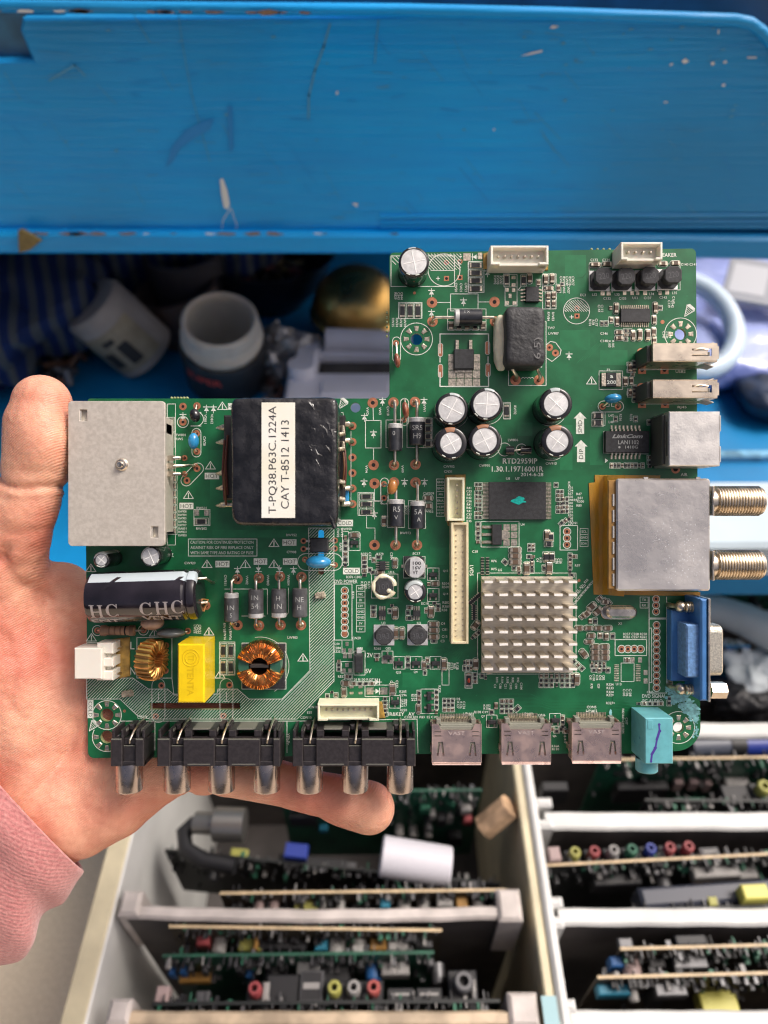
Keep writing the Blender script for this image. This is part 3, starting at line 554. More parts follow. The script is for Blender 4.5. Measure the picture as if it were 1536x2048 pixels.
small += [(708 + 12*i, 1367, 10, 6, 0) for i in range(4)] + [(770, 1397 + 8*i, 9, 6, 0) for i in range(5)] + [(678, 1322 + 8*i, 8, 6, 0) for i in range(3)] + [(694, 1353, 8, 6, 0), (700, 1353, 8, 6, 0), (664, 1384, 7, 6, 0), (672, 1390, 7, 6, 90), (655, 1392, 7, 6, 90)] + [(838, 1386 + 9*i, 9, 6, 90) for i in range(3)] + [(873, 1384 + 10*i, 8, 6, 90) for i in range(5)]
small += [(889 + 8*i, 1401 + 9*j, 7, 6, 90) for i in range(3) for j in range(3)] + [(929 + 6.5*i, 1325 + 11*j, 9, 5, 90) for i in range(3) for j in range(2)] + [(950, 1349 + 7*i, 8, 6, 0) for i in range(3)] + [(964 + 7*i, 1351 + 4*i, 8, 6, 90) for i in range(2)] + [(990 + 6*i, 1340, 7, 5, 90) for i in range(3)]
small += [(1082 + 10.5*i, 1351 + 9.5*j, 8, 6, 90 if j != 1 else 0) for i in range(7) for j in range(3)] + [(1184 + 8*i, 1326 + 6*j, 6, 5, 90) for i in range(4) for j in range(2)] + [(1188, 1340, 9, 6, 0), (1198, 1340, 9, 6, 90), (1208, 1340, 9, 6, 0), (1216, 1340, 9, 6, 90), (1200, 1271, 10, 7, 90), (1225, 1272, 10, 7, 90)]
small += [(953 + 7*i, 969 + 8.2*j, 6, 5, 0) for i in range(2) for j in range(9)] + [(1116 + 7*i, 983 + 8*j, 6, 5, 0) for i in range(2) for j in range(6)] + [(1112, 970, 8, 6, 90)] + [(1127 + 7*i, 998 + 8*j, 6, 5, 90) for i in range(2) for j in range(4)] + [(1123 + 7*i, 1046 - 4*i, 9, 6, 45) for i in range(3)]
small += [(956, 1048 + 9*j, 8, 6, 90 if j % 2 else 0) for j in range(5)] + [(1059 + 7*i, 1091 + 8*j, 6, 5, 90) for i in range(2) for j in range(2)] + [(1064, 1120 + 7*j, 9, 6, 90) for j in range(4)] + [(1038, 1139 + 6*j, 8, 6, 90) for j in range(2)] + [(1028 + 9*i, 1136, 9, 6, 90) for i in range(2)] + [(1088, 1136, 10, 6, 90), (1058, 1113, 8, 6, 0), (1066, 1113, 8, 6, 0)]
small += [(1140, 1111 + 8*j, 8, 6, 90) for j in range(5)] + [(1148, 1113, 10, 6, 0), (1143, 1150, 8, 6, 0), (1010, 1124, 10, 7, -45)] + [(1165 + 7*i, 1232 - 5*i, 11, 7, 45) for i in range(3)] + [(1199 + 9*i, 1197 + 5*i, 11, 7, 40) for i in range(3)] + [(1180 + 10*i, 1242, 10, 7, 90) for i in range(2)]
small += [(1148 + 8*i, 1323 + 7*i, 8, 6, 45) for i in range(3)] + [(945 + 6*i, 1275 - 5*i, 8, 6, 45) for i in range(3)] + [(1340, 1238 + 12*j, 9, 8, 90) for j in range(12)] + [(1277 + 11*i, 1407, 9, 6, 0) for i in range(5)] + [(1338, 1397, 9, 7, 90), (1338, 1406, 9, 7, 90)]
small += [(1223 + 7*i, 931, 8, 5, 90) for i in range(5)] + [(1257 + 7*i, 931, 8, 5, 90) for i in range(5)] + [(1231, 838, 9, 6, 90), (1271, 838, 9, 6, 90)] + [(1258 + 7*(j % 2), 728 + 7*j, 6, 5, 0) for j in range(4)] + [(1268, 726 + 8*j, 8, 6, 90) for j in range(3)] + [(1268, 775 + 8*j, 8, 6, 90) for j in range(4)] + [(1258, 780 + 7*j, 6, 5, 0) for j in range(2)]
small += [(1251 + 8*(j % 2), 662 + 8*(j//2), 7, 6, 0) for j in range(5)] + [(1222, 640, 10, 7, 90), (1204, 647, 8, 6, 90), (1212, 647, 8, 6, 90), (1221, 616, 8, 7, 90), (1320, 616, 8, 7, 90), (1298, 845, 8, 6, 90), (1299, 915, 8, 6, 0), (1299, 925, 8, 6, 0), (1299, 933, 8, 6, 0)]
small += [(1004 + 9*i, 1402 + 10*j, 8, 6, 90 if j else 0) for i in range(3) for j in range(3)] + [(992, 1411, 14, 8, 90), (983, 1424, 8, 7, 90), (1034, 1417, 12, 8, 45)] + [(1125, 1435 + 9*j, 8, 6, 90) for j in range(3)] + [(1104 + 9*i, 1458 + (i % 2)*4, 9, 6, 0) for i in range(4)] + [(1124, 569, 8, 6, 90), (1090, 577, 8, 6, 90)]
for i, (x, y, l, w_, a) in enumerate(small): chip('R' if i % 3 else 'C', x, y, l, w_, a, sil=(i % 5 != 0))
for i in range(2):
    for j in range(13): a = q2(965 + 10*i, 1115 + 2.8*j); rest.box(a[0]-.55, a[1]-.12, .04, a[0]+.55, a[1]+.12, .35, .03, 0 if j % 2 else 1)
for cx, cy, an in ((950, 1197, 42), (948, 1224, 90)):
    a = q2(cx, cy); X = T(a[0], a[1], 0) @ Rz(an)
    for j in range(7): rest.box(-2.4 + j*.7, -.8, .04, -2.05 + j*.7, .8, .35, .03, 1, X)
    rest.box(-2.5, -.45, .04, 2.5, .45, .5, .05, 0, X)
o = rest.build('tiny_chip_component', [CHIPR, SOLDER, TAN], board); o['kind'] = 'stuff'

# transistor packages
def sot23(x, y, rot=0, s=1.0):
    a = q2(x, y); mb = MB(); mb.X = T(a[0], a[1], 0) @ Rz(rot) @ Matrix.Diagonal((s, s, 1, 1))
    mb.box(-1.35, -.65, .1, 1.35, .65, 1.0, .15, 0)
    for px, py in ((0, 1.25), (-.95, -1.25), (.95, -1.25)):
        mb.box(px-.28, py-.45 if py > 0 else py-.35, .06, px+.28, py+.35 if py > 0 else py+.45, .3, .05, 1)
    comp(mb, 'transistor', [BLK, SOLDER])
for a in ((866, 1149, 0), (866, 1190, 0), (775, 1314, 0), (798, 1326, 0), (832, 1326, 0), (871, 1326, 0), (790, 1404, 180), (983, 1443, 0), (1110, 1440, 0), (858, 1391, 90), (858, 1415, 90), (709, 1085, 0)): sot23(*a)
# generic gull-wing IC
def ic(x0, y0, x1, y1, h, nx=0, ny=0, pl=1.0, pw=.3, name='integrated_circuit', bev=.12, marks=(), label=None, pitch=None, dot=None, mats=None, rot=0, px_off=0):
    # x0..y1: body seen from above at height h; nx leads on top and bottom sides, ny on left and right
    A, B = Q(x0, y1, h), Q(x1, y0, h); c = (A + B)/2; W, H = B.x-A.x, B.y-A.y
    mb = MB(); mb.X = T(c.x, c.y, 0) @ Rz(rot); mb.box(-W/2, -H/2, .12, W/2, H/2, h, bev, 0)
    if dot: mb.disc((dot[0], dot[1]), .35, h+.02, 1)
    for t, tx, ty, th, tw, b, sh in marks: mb.text(t, T(tx*PX, -ty*PX, h+.02), th*PX, tw*PX, 1, b, sh)
    o = comp(mb, name, mats or [BLK, INKW], label)
    for n, side in ((nx, 'T'), (nx, 'B'), (ny, 'L'), (ny, 'R')):
        if not n: continue
        pm = MB(); pm.X = T(c.x, c.y, 0) @ Rz(rot); span = W if side in 'TB' else H; p = pitch or span/(n+.3)
        for i in range(n):
            u = (i-(n-1)/2)*p; e = (H if side in 'TB' else W)/2
            R_ = {'T': 0, 'B': 180, 'R': -90, 'L': 90}[side]
            X = Rz(R_); zz = min(h*.5, .9)
            pm.box(u-pw/2, e-.1, zz-.12, u+pw/2, e+pl*.35, zz, 0, 0, X); pm.box(u-pw/2, e+pl*.25, .1, u+pw/2, e+pl*.4, zz, 0, 0, X); pm.box(u-pw/2*1.15, e+pl*.3, .06, u+pw/2*1.15, e+pl, .2, .03, 0, X)
        comp(pm, 'lead_row', [SOLDER], parent=o)
    return o
ic(1052, 573, 1078, 603, 1.5, 0, 4, 1.5, .42)
ic(1242, 617, 1301, 644, 1.2, 15, 0, 1.4, .26, bev=.1)
ic(1211, 862, 1299, 905, 2.2, 8, 0, 2.0, .5, pitch=1.28, marks=[('LinkCom', 0, -11, 8, 61, .035, .35), ('LAN1102', 2, 1, 8, 41, .012, 0), ('1410G', 8, 10.5, 6, 25, .01, 0)], dot=(-2.6, -1.75), label='black network transformer chip marked LAN1102', name='network_transformer')
sl_line([(1209, 863), (1207, 863), (1207, 906), (1296, 908)]); sl_poly([(1210, 917), (1216, 921), (1210, 926)])
ic(978, 964, 1092, 1039, 1.1, 0, 27, 1.9, .22, name='memory_chip', bev=.08, marks=[('SAMSUNG', 0, -17, 5, 40, 0, 0), ('K9F1G08U0D', 0, 18, 5, 50, 0, 0)][:0], label='flat memory chip with a teal dab of paint in its middle')
mb = MB(); a = Q(1038, 1001, 1.1); P = [(a.x + (p[0])*PX, a.y + p[1]*PX) for p in blob(0, 0, 7, 20, 1.9, 5)]; mb.prism(P, 1.1, 1.2, .04); TL = M('teal_dab', (.0, .42, .36), .4, var=.25, vs=1500); comp(mb, 'paint_dab', [TL], parent=bpy.data.objects['memory_chip'])
for i in range(5):
    pass
ic(759, 1122, 771, 1141, 1.2, 0, 4, 1.2, .3, bev=.1); ic(757, 1221, 772, 1233, 1.1, 3, 0, 1.3, .45, bev=.1); ic(826, 1221, 841, 1233, 1.1, 3, 0, 1.3, .45, bev=.1)
ic(620, 1076, 656, 1105, 3.4, 0, 2, 1.6, .6, name='optocoupler', bev=.3, pitch=2.5)
# DPAK regulator with its thermal pads, SOT-223 regulator
mb = MB(); A, B = Q(908, 738, 2.2), Q(948, 698, 2.2); mb.box(A.x, A.y, .3, B.x, B.y, 2.2, .25, 0); mb.box(A.x+.4, A.y-.9, .15, B.x-.4, A.y+.5, .8, .1, 1)
for x in (914, 941): b = q2(x, 690); mb.box(b[0]-.55, b[1]-1.6, .1, b[0]+.55, b[1]+1.5, .8, .1, 1)
comp(mb, 'power_transistor', [BLK, SOLDER])
mb = MB(); A, B = Q(984, 1090, 1.7), Q(1004, 1049, 1.7); mb.box(A.x, A.y, .2, B.x, B.y, 1.7, .2, 0)
for y in (1054, 1069, 1084): b = q2(973, y); mb.box(b[0]-1.4, b[1]-.45, .08, b[0]+1.8, b[1]+.45, .5, .12, 1)
b = q2(1010, 1070); mb.box(b[0]-1.2, b[1]-1.6, .08, b[0]+1.0, b[1]+1.6, .5, .12, 1)
comp(mb, 'voltage_regulator', [BLK, SOLDER])
for i in range(2):
    for j in range(3): pad_r(1013 + 15*i, 1055 + 15*j, 13, 13)
# fuse
mb = MB(); a = q2(1221, 760); mb.box(a[0]-3.2, a[1]-2.2, .1, a[0]+3.2, a[1]+2.2, .9, .15, 1); mb.box(a[0]-1.7, a[1]-2.25, .1, a[0]+1.6, a[1]+2.25, 1.1, .1, 0)
mb.text('200', T(a[0], a[1]-.9, 1.13), 1.2, 3.0, 2, .02); mb.text('a', T(a[0], a[1]+.9, 1.13), .9, 1.0, 2, .02); comp(mb, 'surface_fuse', [BLK, SOLDER, SILK])
# small red diode, black jumper cap
mb = MB(); a = q2(937, 1360); mb.box(a[0]-.9, a[1]-2.1, .06, a[0]+.9, a[1]+2.1, .35, .05, 1); mb.box(a[0]-.75, a[1]-1.5, .1, a[0]+.75, a[1]+1.5, .8, .2, 0); mb.sphere((a[0], a[1], .6), (.5, .9, .5), 2); sl_rect(930, 1344, 944, 1376)
comp(mb, 'glass_diode', [CHIPR, SOLDER, M('red_glass', (.5, .06, .03), .2)])
mb = MB(); A, B = Q(709, 1346, 5), Q(726, 1311, 5); mb.box(A.x, A.y, .5, B.x, B.y, 5, .3, 0); mb.box(A.x+.5, B.y-.2, .1, B.x-.6, B.y+1.6, 1.2, .1, 1); mb.tube([(A.x+1.4, A.y-.3, .1), (A.x+1.4, A.y-.3, 3)], .35, 6, 2); comp(mb, 'jumper_cap', [BLK, ALU, TIN])

# electrolytic capacitors standing on the board
def ecap(x, y, h, r, rt, light_band=None, sa=90, sw=34, tilt=(0, 0), vent=45, label=None, marks=True):
    a = Q(x, y, h); mb = MB(); mb.X = T(a.x, a.y, 0)
    if tilt != (0, 0): mb.X = T(a.x, a.y, 0) @ Matrix.Rotation(math.radians(tilt[0]), 4, 'X') @ Matrix.Rotation(math.radians(tilt[1]), 4, 'Y')
    st = 1 if light_band else 0
    prof = [(r-.25, .15), (r, .5), (r, 1.6), (r-.22, 2.0), (r, 2.5), (r, h-1.0), (r-.08, h-.55), (r-.28, h-.2), (r-.6, h), (rt+.15, h+.02), (rt-.02, h-.22), (rt-.05, h-.3)]
    def mf(k, ang):
        d = abs((ang - sa + 180) % 360 - 180); return 1 if (light_band and d < sw and k < 9) else 0
    mb.lathe(prof, 48, 0, None, True, False, mf)
    if marks:
        for q in range(2):
            an = math.radians(sa + 150 + q*40); mb.box(-.6, -.12, h+.0, .6, .12, h+.03, 0, 2, T((r-.55)*math.cos(an), (r-.55)*math.sin(an), 0) @ Matrix.Rotation(an + 1.57, 4, 'Z'))
    o = comp(mb, 'electrolytic_capacitor', [BLKG, light_band or BLKG, SILK], label)
    t = MB(); t.X = mb.X
    t.lathe([(rt, h-.4), (rt, h-.24), (rt*.8, h-.2), (0.01, h-.18)], 40, 0, cap=False)
    for k in range(2):
        X = Rz(vent + 90*k + 4); t.box(-rt*.86, -.13, h-.22, rt*.86, .13, h-.10, .06, 1, X)
    comp(t, 'vent_top', [ALU, M('scored_aluminium', (.97, .97, .95), .35, .2)], parent=o)
    return o
GREY_GLINT = M('grey_sky_glint', (.42, .47, .47), .25, coat=.3); BRN_GLINT = M('brown_sky_glint', (.32, .15, .08), .3, coat=.3)  # sky reflection painted as a band on each capacitor shoulder
ecap(828, 523, 11.5, 4.75, 3.95, GREY_GLINT, 95, 16, vent=8, label='tall black capacitor in the top left corner of the board')
for x, y, rt, stp, sa in ((904, 816, 4.05, GREY_GLINT, 75), (974, 808, 4.05, GREY_GLINT, 75), (1113, 808, 3.7, GREY_GLINT, 90), (901, 888, 3.3, BRN_GLINT, 90), (971, 882, 3.75, BRN_GLINT, 92), (1115, 881, 3.4, BRN_GLINT, 95)):
    ecap(x, y, 12.5, 5.1, rt, stp, sa, 22, vent=random.uniform(0, 90), tilt=(random.uniform(-1.5, 1.5), random.uniform(-1.5, 1.5)))
ecap(831, 1184, 7, 3.55, 2.3, GREY_GLINT, 100, 60, vent=30); ecap(202, 1120, 12, 2.6, 1.75, GREY_GLINT, 100, 60); ecap(301, 1113, 12.5, 3.2, 2.6, GREY_GLINT, 140, 50, vent=20)
for x, y in ((904, 820), (974, 812), (1100, 815), (900, 884), (970, 880), (1102, 884)): sl_circ(x+(768-x)*.0, y+4, 33, 1*PX)
# surface-mount can "100 16V VT"
mb = MB(); a = Q(830, 1135, 5.5); mb.X = T(a.x, a.y, 0); mb.prism([(-3.3, -3.3), (3.3, -3.3), (3.3, 2.3), (2.3, 3.3), (-3.3, 3.3)], .1, .9, .1, 1); mb.lathe([(3.2, .9), (3.15, 1.4), (3.3, 1.8), (3.35, 5.1), (3.1, 5.5), (.01, 5.52)], 40, 0, cap=False)
P = [(3.15*math.cos(math.radians(t)), 3.15*math.sin(math.radians(t))) for t in range(118, 243, 10)]; mb.poly(P, 5.54, 1)
for i, t in enumerate(('100', '16V', 'VT')): mb.text(t, T(.6 - (.5 if i == 2 else 0), 1.35 - 1.45*i, 5.55), 1.1, 2.6 if i < 2 else 1.7, 1, .02)
mb.box(-4.2, -.5, .08, -3.3, .5, .4, .05, 2); mb.box(3.3, -.5, .08, 4.2, .5, .4, .05, 2)
comp(mb, 'can_capacitor', [ALU, BLK, SOLDER], 'silver can capacitor marked 100 16V VT')
# power inductors
def pinduct(x, y, h, w, oct_, text, name='power_inductor', basew=None):
    a = Q(x, y, h); bw = basew or w*1.12; mb = MB(); mb.X = T(a.x, a.y, 0); b = bw/2; c = w/2; k = oct_*w
    mb.box(-b-.2, -b-.2, .06, b+.2, b+.2, .3, .05, 1)
    mb.prism([(-b+k, -b), (b-k, -b), (b, -b+k), (b, b-k), (b-k, b), (-b+k, b), (-b, b-k), (-b, -b+k)], .25, 1.0, .1, 0)
    mb.lathe([(c*.8, 1.0), (c*.78, h-1.2)], 24, 0, cap=False)
    if oct_ < .3: mb.prism([(-c+k, -c), (c-k, -c), (c, -c+k), (c, c-k), (c-k, c), (-c+k, c), (-c, c-k), (-c, -c+k)], h-1.2, h, .3, 0)
    else: mb.lathe([(c, h-1.1), (c, h-.25), (c-.25, h), (.01, h)], 28, 0, cap=False)
    mb.text(text, T(0, 0, h+.02) @ Rz(8), w*.34, w*.6, 2, .0)
    return comp(mb, name, [M('ferrite', (.035, .036, .04), .7, var=.25, vs=900, bump=.4, bs=4000), ALU, M('ferrite_mark', (.075, .077, .085), .5)])
for x, y in ((1208, 552), (1253, 552), (1301, 551), (1347, 549)): pinduct(x, y, 5.2, 5.5, .22, '220')
sl_line([(1224, 566), (1224, 585)]); sl_line([(1270, 566), (1270, 583)]); sl_line([(1315, 566), (1315, 583)])
pinduct(768, 1273, 3.0, 5.6, .4, '3R3'); pinduct(836, 1272, 3.0, 5.6, .4, '3R3')
o = pinduct(768, 1173, 3.6, 5.4, .25, '100', basew=5.8); o['label'] = 'power inductor ringed by cream glue'
mb = MB(); a = Q(768, 1174, 3.4); pts = []
CREAM = M('cream_glue', (.82, .76, .56), .35, sss=.15, bump=.15, bs=500, var=.08)
for i in range(26):
    t = math.radians(10 + 330*i/25 - 5); pts.append((a.x + 3.35*math.cos(t), a.y + 3.35*math.sin(t), 2.6))
mb.tube(pts, [.75 + .2*math.sin(i*1.1) for i in range(26)], 10, 0); mb.sphere((a.x+1.6, a.y-1.2, 3.4), (.9, .8, .5)); comp(mb, 'glue_bead', [CREAM], parent=o)

# axial diodes
SILV = M('silver_band', (.55, .55, .54), .35, .3, var=.1)
DBODY = M('diode_body', (.022, .024, .03), .32, coat=.2, var=.3, vs=700)
DGREY = M('diode_body_dusty', (.075, .075, .08), .45, var=.3, vs=500)
def diode(x, y, L, dia, p0, p1, vertical=True, band=None, text=None, mats=None, zc=None, tsz=1.7, label=None, trot=0):
    # centre seen at (x, y); p0/p1: pad pixels, first the upper or left one; band: 'a' near p0, 'b' near p1
    r = dia/2; zc = zc or r + .6; a = Q(x, y, zc); mb = MB()
    A, B = Vector((*q2(*p0), 0)), Vector((*q2(*p1), 0)); d = Vector((0, 1, 0)) if vertical else Vector((-1, 0, 0))
    e0 = a + d*L/2; e1 = a - d*L/2; q = d.to_track_quat('Z', 'X').to_matrix().to_4x4(); X = T(a) @ q
    prof = [(r*.55, -L/2), (r-.2, -L/2+.05), (r, -L/2+.3), (r, -L/2+L*.17), (r, L/2-L*.17), (r, L/2-.3), (r-.2, L/2-.05), (r*.55, L/2)]
    mb.lathe(prof, 28, 0, X, True, True, lambda k, an: 1 if (band == 'a' and k in (4, 5, 6)) or (band == 'b' and k in (0, 1, 2)) else 0)
    if text:
        def wp(u, v, z_):
            if vertical: th = (u - a.x)/r; return Vector((a.x + (r+.03)*math.sin(th), v, a.z + (r+.03)*math.cos(th)))
            th = (v - a.y)/r; return Vector((u, a.y + (r+.03)*math.sin(th), a.z + (r+.03)*math.cos(th)))
        for t, du, dv, h_ in text: mb.text(t, T(a.x+du, a.y+dv, 0) @ Rz(trot), h_*.86, None, 2, .0, warp=wp)
    o = comp(mb, 'rectifier_diode', mats or [DBODY, SILV, INKW], label)
    for e, P, s in ((e0, A, 1), (e1, B, -1)):
        l = MB(); out_ = e + d*s*max(.6, ((P - e).dot(d*s)) - .9)
        l.tube([e - d*s*.2, e + (out_-e)*.5 + Vector((0, 0, .05)), out_, Vector((P.x, P.y, out_.z)) + (out_-Vector((P.x, P.y, out_.z)))*.35 - Vector((0, 0, .5)), Vector((P.x, P.y, 1.0)), Vector((P.x, P.y, 0))], .5 if dia > 4 else .4, 10)
        l.lathe([(.95, .05), (.6, .35), (.45, .8)], 14, 0, T(P.x, P.y, 0), cap=False)
        comp(l, 'lead_wire', [TIN], parent=o)
    return o
diode(936, 635, 8.8, 5.2, (864, 645), (990, 643), False, 'a', [('S X', -.6, 1.3, 1.1)], label='black diode with a silver band lying across the upper left of the board')
diode(790, 875, 8.8, 4.6, (787, 805), (788, 930), True, 'a', [('0', -.4, 1.2, 1.6)])
diode(834, 863, 8.8, 5.2, (830, 804), (831, 929), True, 'a', [('SR5', 0, 1, 1.9), ('H9', 0, -1.6, 1.9)])
diode(792, 1026, 8.8, 4.9, (788, 965), (791, 1090), True, 'a', [('R5', .2, 1.2, 1.9), ('V', 0, -1.4, 1.5)])
diode(835, 1030, 8.8, 4.7, (831, 965), (834, 1090), True, 'a', [('5A', .2, 1.0, 1.9), ('A', .3, -1.4, 1.5)])
G3 = [DGREY, SILV, INKW]
diode(463, 1214, 9.2, 4.6, (471, 1156), (468, 1248), True, 'a', [('1N', .2, 0, 1.7), ('5', .3, -2.4, 1.5)], G3)
diode(512, 1207, 9.2, 4.8, (516, 1156), (518, 1251), True, 'b', [('1N', 0, 2.1, 1.7), ('54', 0, -.6, 2.0)], G3)
diode(558, 1206, 9.2, 4.8, (560, 1153), (561, 1250), True, 'b', [('H', 0, 1.8, 1.7), ('1N', 0, -.8, 1.9)], G3)
diode(600, 1205, 9.2, 4.8, (603, 1154), (602, 1250), True, None, [('NE', .1, 1.2, 1.8), ('H', 0, -1.3, 1.7)], G3)

# DPAK-like black sleeved inductor with cream glue
SLV = M('shrink_sleeve', (.03, .031, .034), .55, var=.3, vs=250, bump=.5, bs=700, bd=.0006)
def softbox(mb, x0, y0, x1, y1, z0, z1, rx, n=14, nz=8, amp=0.0, fr=.5, m=0, pinch=0.0):
    # rounded box grown from a sphere grid: superellipsoid with noise
    cx, cy, cz = (x0+x1)/2, (y0+y1)/2, (z0+z1)/2; hx, hy, hz = (x1-x0)/2, (y1-y0)/2, (z1-z0)/2
    seg = 48; K = 24; vs = []; p = 2/rx
    def sp(c): return math.copysign(abs(c)**p, c)
    for i in range(K+1):
        ph = -math.pi/2 + math.pi*i/K
        for j in range(seg):
            th = 2*math.pi*j/seg; u = sp(math.cos(ph)); v = Vector((hx*u*sp(math.cos(th)), hy*u*sp(math.sin(th)), hz*sp(math.sin(ph))))
            if pinch: v.x *= 1 - pinch*(1 - min(1, abs(v.y/hy)*1.3))
            if amp: nn = noise.noise(v*fr) + .5*noise.noise(v*fr*2.7); v += v.normalized()*amp*nn
            vs.append((cx+v.x, cy+v.y, cz+v.z))
    fs = [(i*seg+j, i*seg+(j+1) % seg, (i+1)*seg+(j+1) % seg, (i+1)*seg+j) for i in range(K) for j in range(seg)]
    mb.add(vs, fs, m, True)
mb = MB(); A, B = Q(1009, 733, 10), Q(1092, 612, 10); softbox(mb, A.x, A.y, B.x, B.y, .6, 11, 7, amp=.25, fr=.35, pinch=.07)
mb.text('6.5)', T(Q(1076, 697, 10.8)) @ T(0, 0, .5) @ Rz(90), 2.8, 6.6, 1, .0)
o = comp(mb, 'choke_coil', [SLV, M('dim_ink', (.16, .16, .16), .6)], 'large black sleeved coil marked 6.5 with cream glue on its left side')
l = MB()
for x, px_ in ((1026, 1031), (1076, 1078)): a = Q(x, 731, 5); b = Q(px_, 760, 0); l.tube([a + Vector((0, 2, 0)), a, a + Vector((0, -1.2, -.6)), b + Vector((0, .8, 2.2)), b + Vector((0, .1, .8)), b], [.5, .5, .55, .6, .55, .5], 10)
comp(l, 'lead_wire', [TIN], parent=o)
g = MB(); softbox(g, *[c for c in (Q(986, 742, 2).x, Q(986, 742, 2).y, Q(1016, 632, 2).x, Q(1016, 632, 2).y)], .0, 6.5, 3, amp=.5, fr=.5); comp(g, 'glue_bead', [CREAM], parent=o)
hair = MB()
for i in range(6): a = q2(1000, 720); hair.tube([(a[0], a[1]+2-i*.5, 1.5), (a[0]-1.2-.2*i, a[1]+1-i*.3, 2), (a[0]-1.6, a[1]+5-i, 1.2), (a[0]-.6, a[1]+7-i, .8)], .05, 4)
comp(hair, 'glue_strand', [CREAM], parent=o)

# small film and disc capacitors
BRN = M('brown_dipped', (.26, .085, .045), .35, coat=.3, var=.2, vs=900)
BLU = M('blue_dipped', (.03, .27, .55), .22, coat=.5, var=.12, vs=500)
ORG = M('orange_dipped', (.42, .17, .04), .3, coat=.4, var=.15)
def drop(x, y, h, rx, ry, rz_, mat, name, leads=(), rot=0, label=None):
    a = Q(x, y, h); mb = MB(); mb.sphere((0, 0, 0), (rx, ry, rz_), 0, 24, T(a) @ Rz(rot)); o = comp(mb, name, [mat], label)
    l = MB()
    for p in leads: b = Vector((*q2(*p), 0)); l.tube([a + (b-a)*.15, Vector((a.x*.45+b.x*.55, a.y*.45+b.y*.55, h*.7)), Vector((b.x, b.y, h*.35)), b], .32, 8)
    if leads: comp(l, 'lead_wire', [TIN], parent=o)
    return o
drop(794, 721, 2.5, 1.0, 2.4, 1.8, BRN, 'film_capacitor', [(792, 687)], 8, 'brown dipped capacitor near the left board edge')
drop(811, 820, 4, 1.1, 2.7, 1.8, BRN, 'film_capacitor', [(809, 800), (808, 840)], 8)
drop(785, 974, 4, 1.6, 2.4, 1.4, ORG, 'film_capacitor', [(768, 968), (775, 990)], -10, 'orange dipped capacitor between two diodes')
drop(387, 882, 4, 1.7, 2.6, 1.7, BLU, 'disc_capacitor', [(393, 867), (394, 903)], 0, 'blue disc capacitor beside the heat plate')
drop(637, 1124, 4.5, 4.1, 2.1, 3.6, BLU, 'disc_capacitor', [(610, 1119), (670, 1130)], 0, 'big blue disc capacitor over the hatched strip')
drop(1226, 797, 4, 2.7, 1.5, 2.6, BLU, 'disc_capacitor', [(1205, 813), (1236, 813)], 6, 'small blue disc capacitor below the fuse')
drop(342, 1266, 5, 4.6, 1.6, 3.5, M('grey_dipped', (.09, .1, .1), .3, coat=.4, var=.2), 'disc_capacitor', [(376, 1262)], 0, 'dark grey disc capacitor below the large black capacitor')
drop(305, 1246, 6, 3.6, 2.2, 3.5, M('tan_dipped', (.42, .27, .19), .4, var=.2), 'varistor', [], 0)
drop(390, 831, 3.5, 1.7, 2.2, 1.7, BLKG, 'axial_bead', [(395, 812)], 15)
mb = MB(); a = Q(1012, 901, 2); b = Q(1062, 900, 2)
mb.tube([(a.x, a.y, 1.4), (a.x+2.6, a.y, 1.6)], 1.5, 12, 0); mb.tube([(b.x-3.4, b.y, 1.6), (b.x, b.y, 1.4)], 1.4, 12, 0); mb.tube([(a.x+2.4, a.y-.1, 2), (a.x+4, a.y+.1, 2.2), (b.x-3, b.y+.1, 2)], .35, 8, 1); comp(mb, 'bead_choke', [BLKG, TIN])
sl_circ(1009, 899, 13); sl_circ(1043, 899, 11)
mb = MB(); a = Q(236, 1261, 3); mb.lathe([(1.0, -5.6), (1.7, -5.3), (1.75, -4), (1.5, -3.4), (1.5, 3.4), (1.75, 4), (1.7, 5.3), (1.0, 5.6)], 20, 0, T(a) @ Ry(90), mf=lambda k, an: 1 if k in (0, 5) else 0)
for k in (-2.4, -.6, 1.2, 2.6): mb.lathe([(1.53, -.25), (1.53, .25)], 20, 1 if k < 2 else 2, T(a) @ Ry(90) @ T(0, 0, k), cap=False)
mb.tube([(a.x-5.4, a.y, 3), (a.x-6.4, a.y, 2.6), (*q2(195, 1261), 0)], .35, 8, 3); mb.tube([(a.x+5.4, a.y, 3), (a.x+7.4, a.y, 2.6), (*q2(287, 1260), 0)], .35, 8, 3)
comp(mb, 'power_resistor', [M('resistor_brown', (.30, .17, .10), .5, var=.25), M('resistor_ring', (.17, .09, .05), .5), HOLE, TIN])
